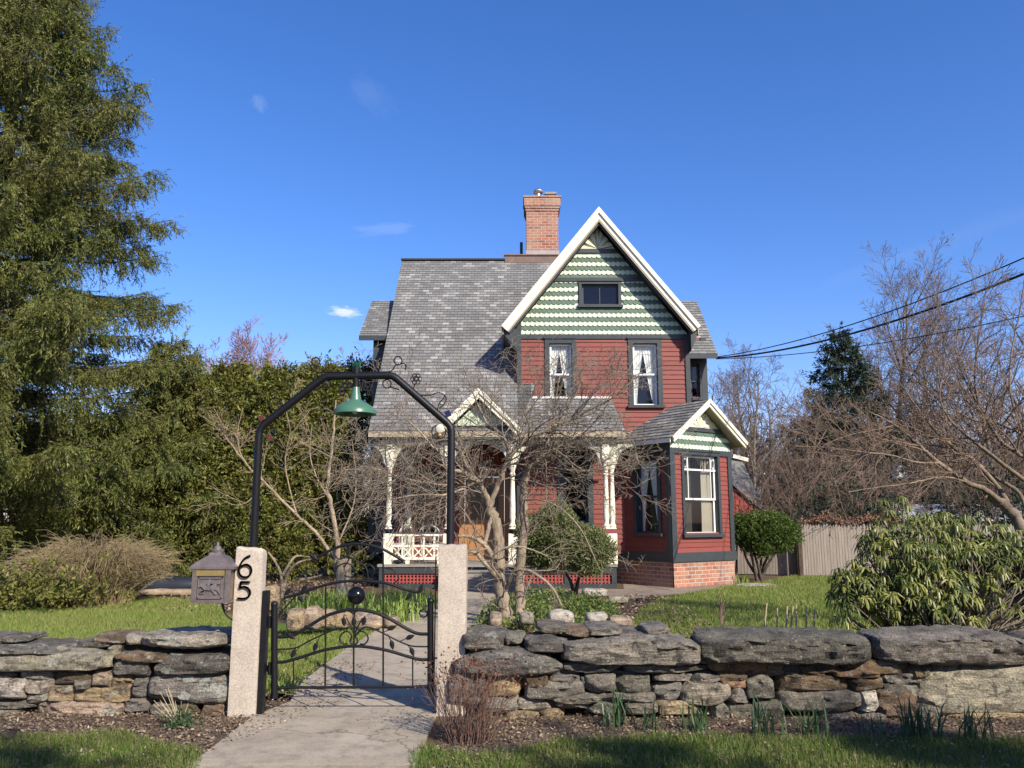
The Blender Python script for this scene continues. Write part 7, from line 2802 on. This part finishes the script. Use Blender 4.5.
def fence(label_, p0, p1, h, seed):
    g = random.Random(seed)
    p0, p1 = Vector(p0), Vector(p1)
    d = (p1 - p0)
    L_ = d.length
    d.normalize()
    nrm = Vector((d.y, -d.x, 0))
    r_ = root('stockade_fence', label_, 'fence', tuple(p0))
    k = 0
    s = 0
    mb = MB()
    while s < L_:
        w_ = g.uniform(.07, .1)
        hh = h + g.uniform(-.04, .03)
        F = (p0 + d * s + nrm * g.uniform(-.006, .006), d, Vector((0, 0, 1)), nrm)
        mb.prism(F, [(0, .03), (w_ - .008, .03), (w_ - .008, hh - .07), (w_ / 2, hh), (0, hh - .07)], -.012, .012)
        s += w_
    mb.build('pickets', M['fence'], r_)
    for zz in (.4, h - .35):
        mb = MB()
        mb.bar(p0 + Vector((0, 0, zz)) - nrm * .05, p1 + Vector((0, 0, zz)) - nrm * .05, .05, .08)
        mb.build('rail', M['fence'], r_)
    for t in (0, .5, 1):
        mb = MB()
        q = p0.lerp(p1, t) - nrm * .1
        mb.box(q.x - .05, q.x + .05, q.y - .05, q.y + .05, 0, h + .04)
        mb.build('post', M['bark_dark'], r_)
    return r_


YF_ = 24.0
hF = at(840, 524, YF_).z
fence('weathered grey stockade fence right of the dark post', (at(801, 578, YF_).x, YF_, 0), (at(1120, 578, YF_).x, YF_ + .4, 0), hF, 3)
fence('short length of grey stockade fence between the house and the dark post', (at(722, 575, YF_).x, YF_ + .9, 0), (at(799, 578, YF_).x, YF_ + .25, 0), hF - .03, 4)
fp = root('fence_post', 'dark square post where the two lengths of grey fence meet', 'post', (at(801, 578, YF_ - .15).x, YF_ - .15, 0))
mb = MB()
x = at(801.5, 578, YF_ - .15).x
mb.box(x - .055, x + .055, YF_ - .2, YF_ - .09, 0, hF + .05)
mb.box(x - .075, x + .075, YF_ - .22, YF_ - .07, hF + .05, hF + .09)
mb.build('shaft', M['bark_dark'], fp)
# dry climbing leaves on top of the fence
g = np.random.default_rng(44)
n = 1500
xs = g.uniform(at(800, 520, YF_).x, at(900, 520, YF_).x, n)
P = np.column_stack([xs, YF_ + .15 + g.normal(0, .15, n), hF + .05 + np.abs(g.normal(0, .08, n)) + .06 * np.sin(xs * 5)])
A_ = rand_dir(g, n) * .07
o = np_mesh('dry_vine', leaves(P, A_, perp(g, A_) * .022), 4, leafmat('dead_vine_leaves', [(0.12, 0.06, 0.04), (0.22, 0.12, 0.08), (0.3, 0.19, 0.13)], 0.1, 0.8, 0.1), None, (at(850, 520, YF_).x, YF_, 0), g.random(n))
tag(o, 'reddish dead vine leaves lying along the top of the fence', 'vine', None, 'stuff')
# weeds at fence foot
for a, b, lb in ((789, 573, 'bright green clump at the foot of the fence beside the topiary'), (732, 583, 'tan and green clump at the bay brick corner')):
    p = gnd(a, b)
    Q, rn = strap_arrays(p, 70, .3, .6, g, .014, .9)
    o = np_mesh('weed_clump', np.array(Q), 4, M['strap'], None, tuple(p), np.array(rn))
    tag(o, lb, 'weeds')

# ---- red barn behind the bay
YBn = 33.0
barn = root('red_barn', 'red board barn with grey slate roof behind the bay', 'barn', (at(740, 520, YBn).x, YBn, 0))
B0 = lambda a, b, Y=YBn: at(a + 7, b - 3, Y)
A1, A2, A3 = B0(690, 455), B0(729, 461), B0(763, 520)
el = B0(757, 508)
MT = plain('barn_red_boards', (0.30, 0.055, 0.04), 0.75, 0.2, 2, stretch=(6, 6, .4), bmp=.4)
mb = MB()
FBn = (Vector((0, YBn, 0)), X_, Z_, -Y_)
mb.prism(FBn, [(at(660, 500, YBn).x, 0), (A3.x - .1, 0), (A3.x - .1, A3.z - .2), (B0(728, 490).x, B0(728, 487).z), (at(660, 500, YBn).x, B0(728, 480).z)], -6, 0)
mb.build('wall', MT, barn)
for k in range(9):
    mb = MB() if k == 0 else mb
    xx = B0(728, 500).x + k * .17
    mb.obox(FBn, xx, xx + .03, .2, B0(728, 487).z - k * .10 - .1, .001, .02)
mb.build('batten', MT, barn)
sl2 = plain('grey_slate_roof', (0.17, 0.165, 0.145), 0.95, 0.15, 4, bmp=.3)
# lean-to roof edge in front and the steep main roof behind it
mb = MB()
p0_, p1_ = B0(722, 484), A3
mb.hexa([p0_ + Vector((0, -.15, -.06)), p1_ + Vector((0, -.15, -.06)), p1_ + Vector((0, 6, -.06)), p0_ + Vector((0, 6, -.06)), p0_ + Vector((0, -.15, .04)), p1_ + Vector((0, -.15, .04)), p1_ + Vector((0, 6, .04)), p0_ + Vector((0, 6, .04))])
mb.build('lean_to_roof', sl2, barn)
mb = MB()
ym = YBn + 1.2
q = [at(690, 502, ym), at(763, 506, ym), at(741, 458, ym + 2.2), at(690, 456, ym + 2.2)]
nn = Vector((0, .1, -.1))
mb.hexa([v + nn for v in q] + q)
mb.build('roof', sl2, barn)
mb = MB()
mb.bar(at(733, 456, ym + 2.0), at(748, 460, ym + 2.0), .1, .16)
mb.build('cornice', M['cream'], barn)

# ---- long pale roof behind the rhododendron
sh = root('low_shed', 'long low shed with pale roof behind the rhododendron', 'shed', (at(950, 520, 27).x, 27, 0))
s0, s1 = at(900, 504, 27), at(1060, 503, 27)
mb = MB()
mb.box(s0.x + .1, s1.x, 27.2, 30, 0, s0.z - .5)
mb.build('wall', M['bark_dark'], sh)
mb = MB()
mb.hexa([(s0.x, 26.9, s0.z - .55), (s1.x, 26.9, s0.z - .55), (s1.x, 28.6, s0.z - .05), (s0.x, 28.6, s0.z - .05), (s0.x, 26.9, s0.z - .48), (s1.x, 26.9, s0.z - .48), (s1.x, 28.6, s0.z + .02), (s0.x, 28.6, s0.z + .02)])
mb.build('roof', plain('pale_metal_roof', (0.42, 0.43, 0.44), 0.5, 0.12, 2, stretch=(5, 1, 1)), sh)

# ---- birdhouse on its pole
bp = at(902.5, 472, 12.6)
bh = root('birdhouse', 'small white birdhouse on a thin pole among the bare twigs', 'birdhouse', (bp.x, 12.6, 0))
mb = MB()
mb.tube([(bp.x, 12.69, 0), (bp.x, 12.69, bp.z - .1)], .016, 8)
mb.build('pole', M['fence'], bh, smooth=40)
mb = MB()
wb = plain('faded_white_paint', (0.6, 0.58, 0.52), 0.7, 0.12, 12)
mb.prism((Vector((bp.x, 12.6, bp.z)), X_, Z_, -Y_), [(-.085, -.1), (.085, -.1), (.085, .07), (0, .13), (-.085, .07)], -.17, 0)
mb.build('box', wb, bh)
for sg in (-1, 1):
    mb = MB()
    mb.bar((bp.x, 12.56, bp.z + .142), (bp.x, 12.8, bp.z + .142), .02, .02)
    mb.bar((bp.x + sg * .065, 12.57, bp.z + .105), (bp.x + sg * .065, 12.79, bp.z + .105), .15, .014, (sg * .55, 0, 1))
    mb.build('roof', M['fence'], bh)
mb = MB()
mb.lathe([(.024, 0), (.024, .006)], (bp.x, 12.598, bp.z + .01), 12, axis=(0, -1, 0))
mb.build('hole_shade_disc', M['number'], bh)  # black disc painted as the dark inside the opening

# ---- service wires from the house corner to the right
def wire(label_, a, b, ya, yb, r, sag):
    p, q = at(a[0], a[1], ya), at(b[0], b[1], yb)
    pts = []
    for i in range(25):
        t = i / 24
        v = p.lerp(q, t)
        v.z -= sag * 4 * t * (1 - t)
        pts.append(v)
    mb = MB()
    mb.tube(pts, r, 6)
    o = mb.build('service_wire', M['iron'], None, tuple(p), smooth=True)
    tag(o, label_, 'wire', 'wires from the house to the street')


wire('upper thin black wire from the house corner to the right', (716, 357), (1060, 242), 22.8, 12.5, .012, .28)
wire('thick black wire just below the upper thin one', (716, 358), (1060, 259), 22.8, 12.5, .022, .32)
wire('lowest thin wire sagging across the bare trees', (716, 359), (1060, 308), 22.8, 14.5, .010, .2)

# ---- unseen conifers added behind the viewer to shade the foreground

M['shade'] = leafmat('shade_caster_needles', [(0.02, 0.035, 0.012), (0.05, 0.075, 0.02), (0.09, 0.12, 0.03)], 0.2, 0.5, 0.3)
for i, (x, y, h, sp) in enumerate(((2.6, -4.6, 9.5, 30), (4.6, -5.2, 9.3, 31), (6.7, -5.0, 7.8, 32), (9.0, -5.4, 9.6, 33), (11.2, -5.0, 9.9, 34), (13.6, -5.3, 10.3, 35), (16.0, -5.2, 10.0, 36))):
    spruce('shade_caster_pine', 'unseen conifer added behind the viewer to shade the front grass', (x, y, 0), h, 1.9, .4, 46, 200 + sp, M['shade'], 1.2, .2, .035, 6, .8, 'unseen conifers added for shade', .3, .6)
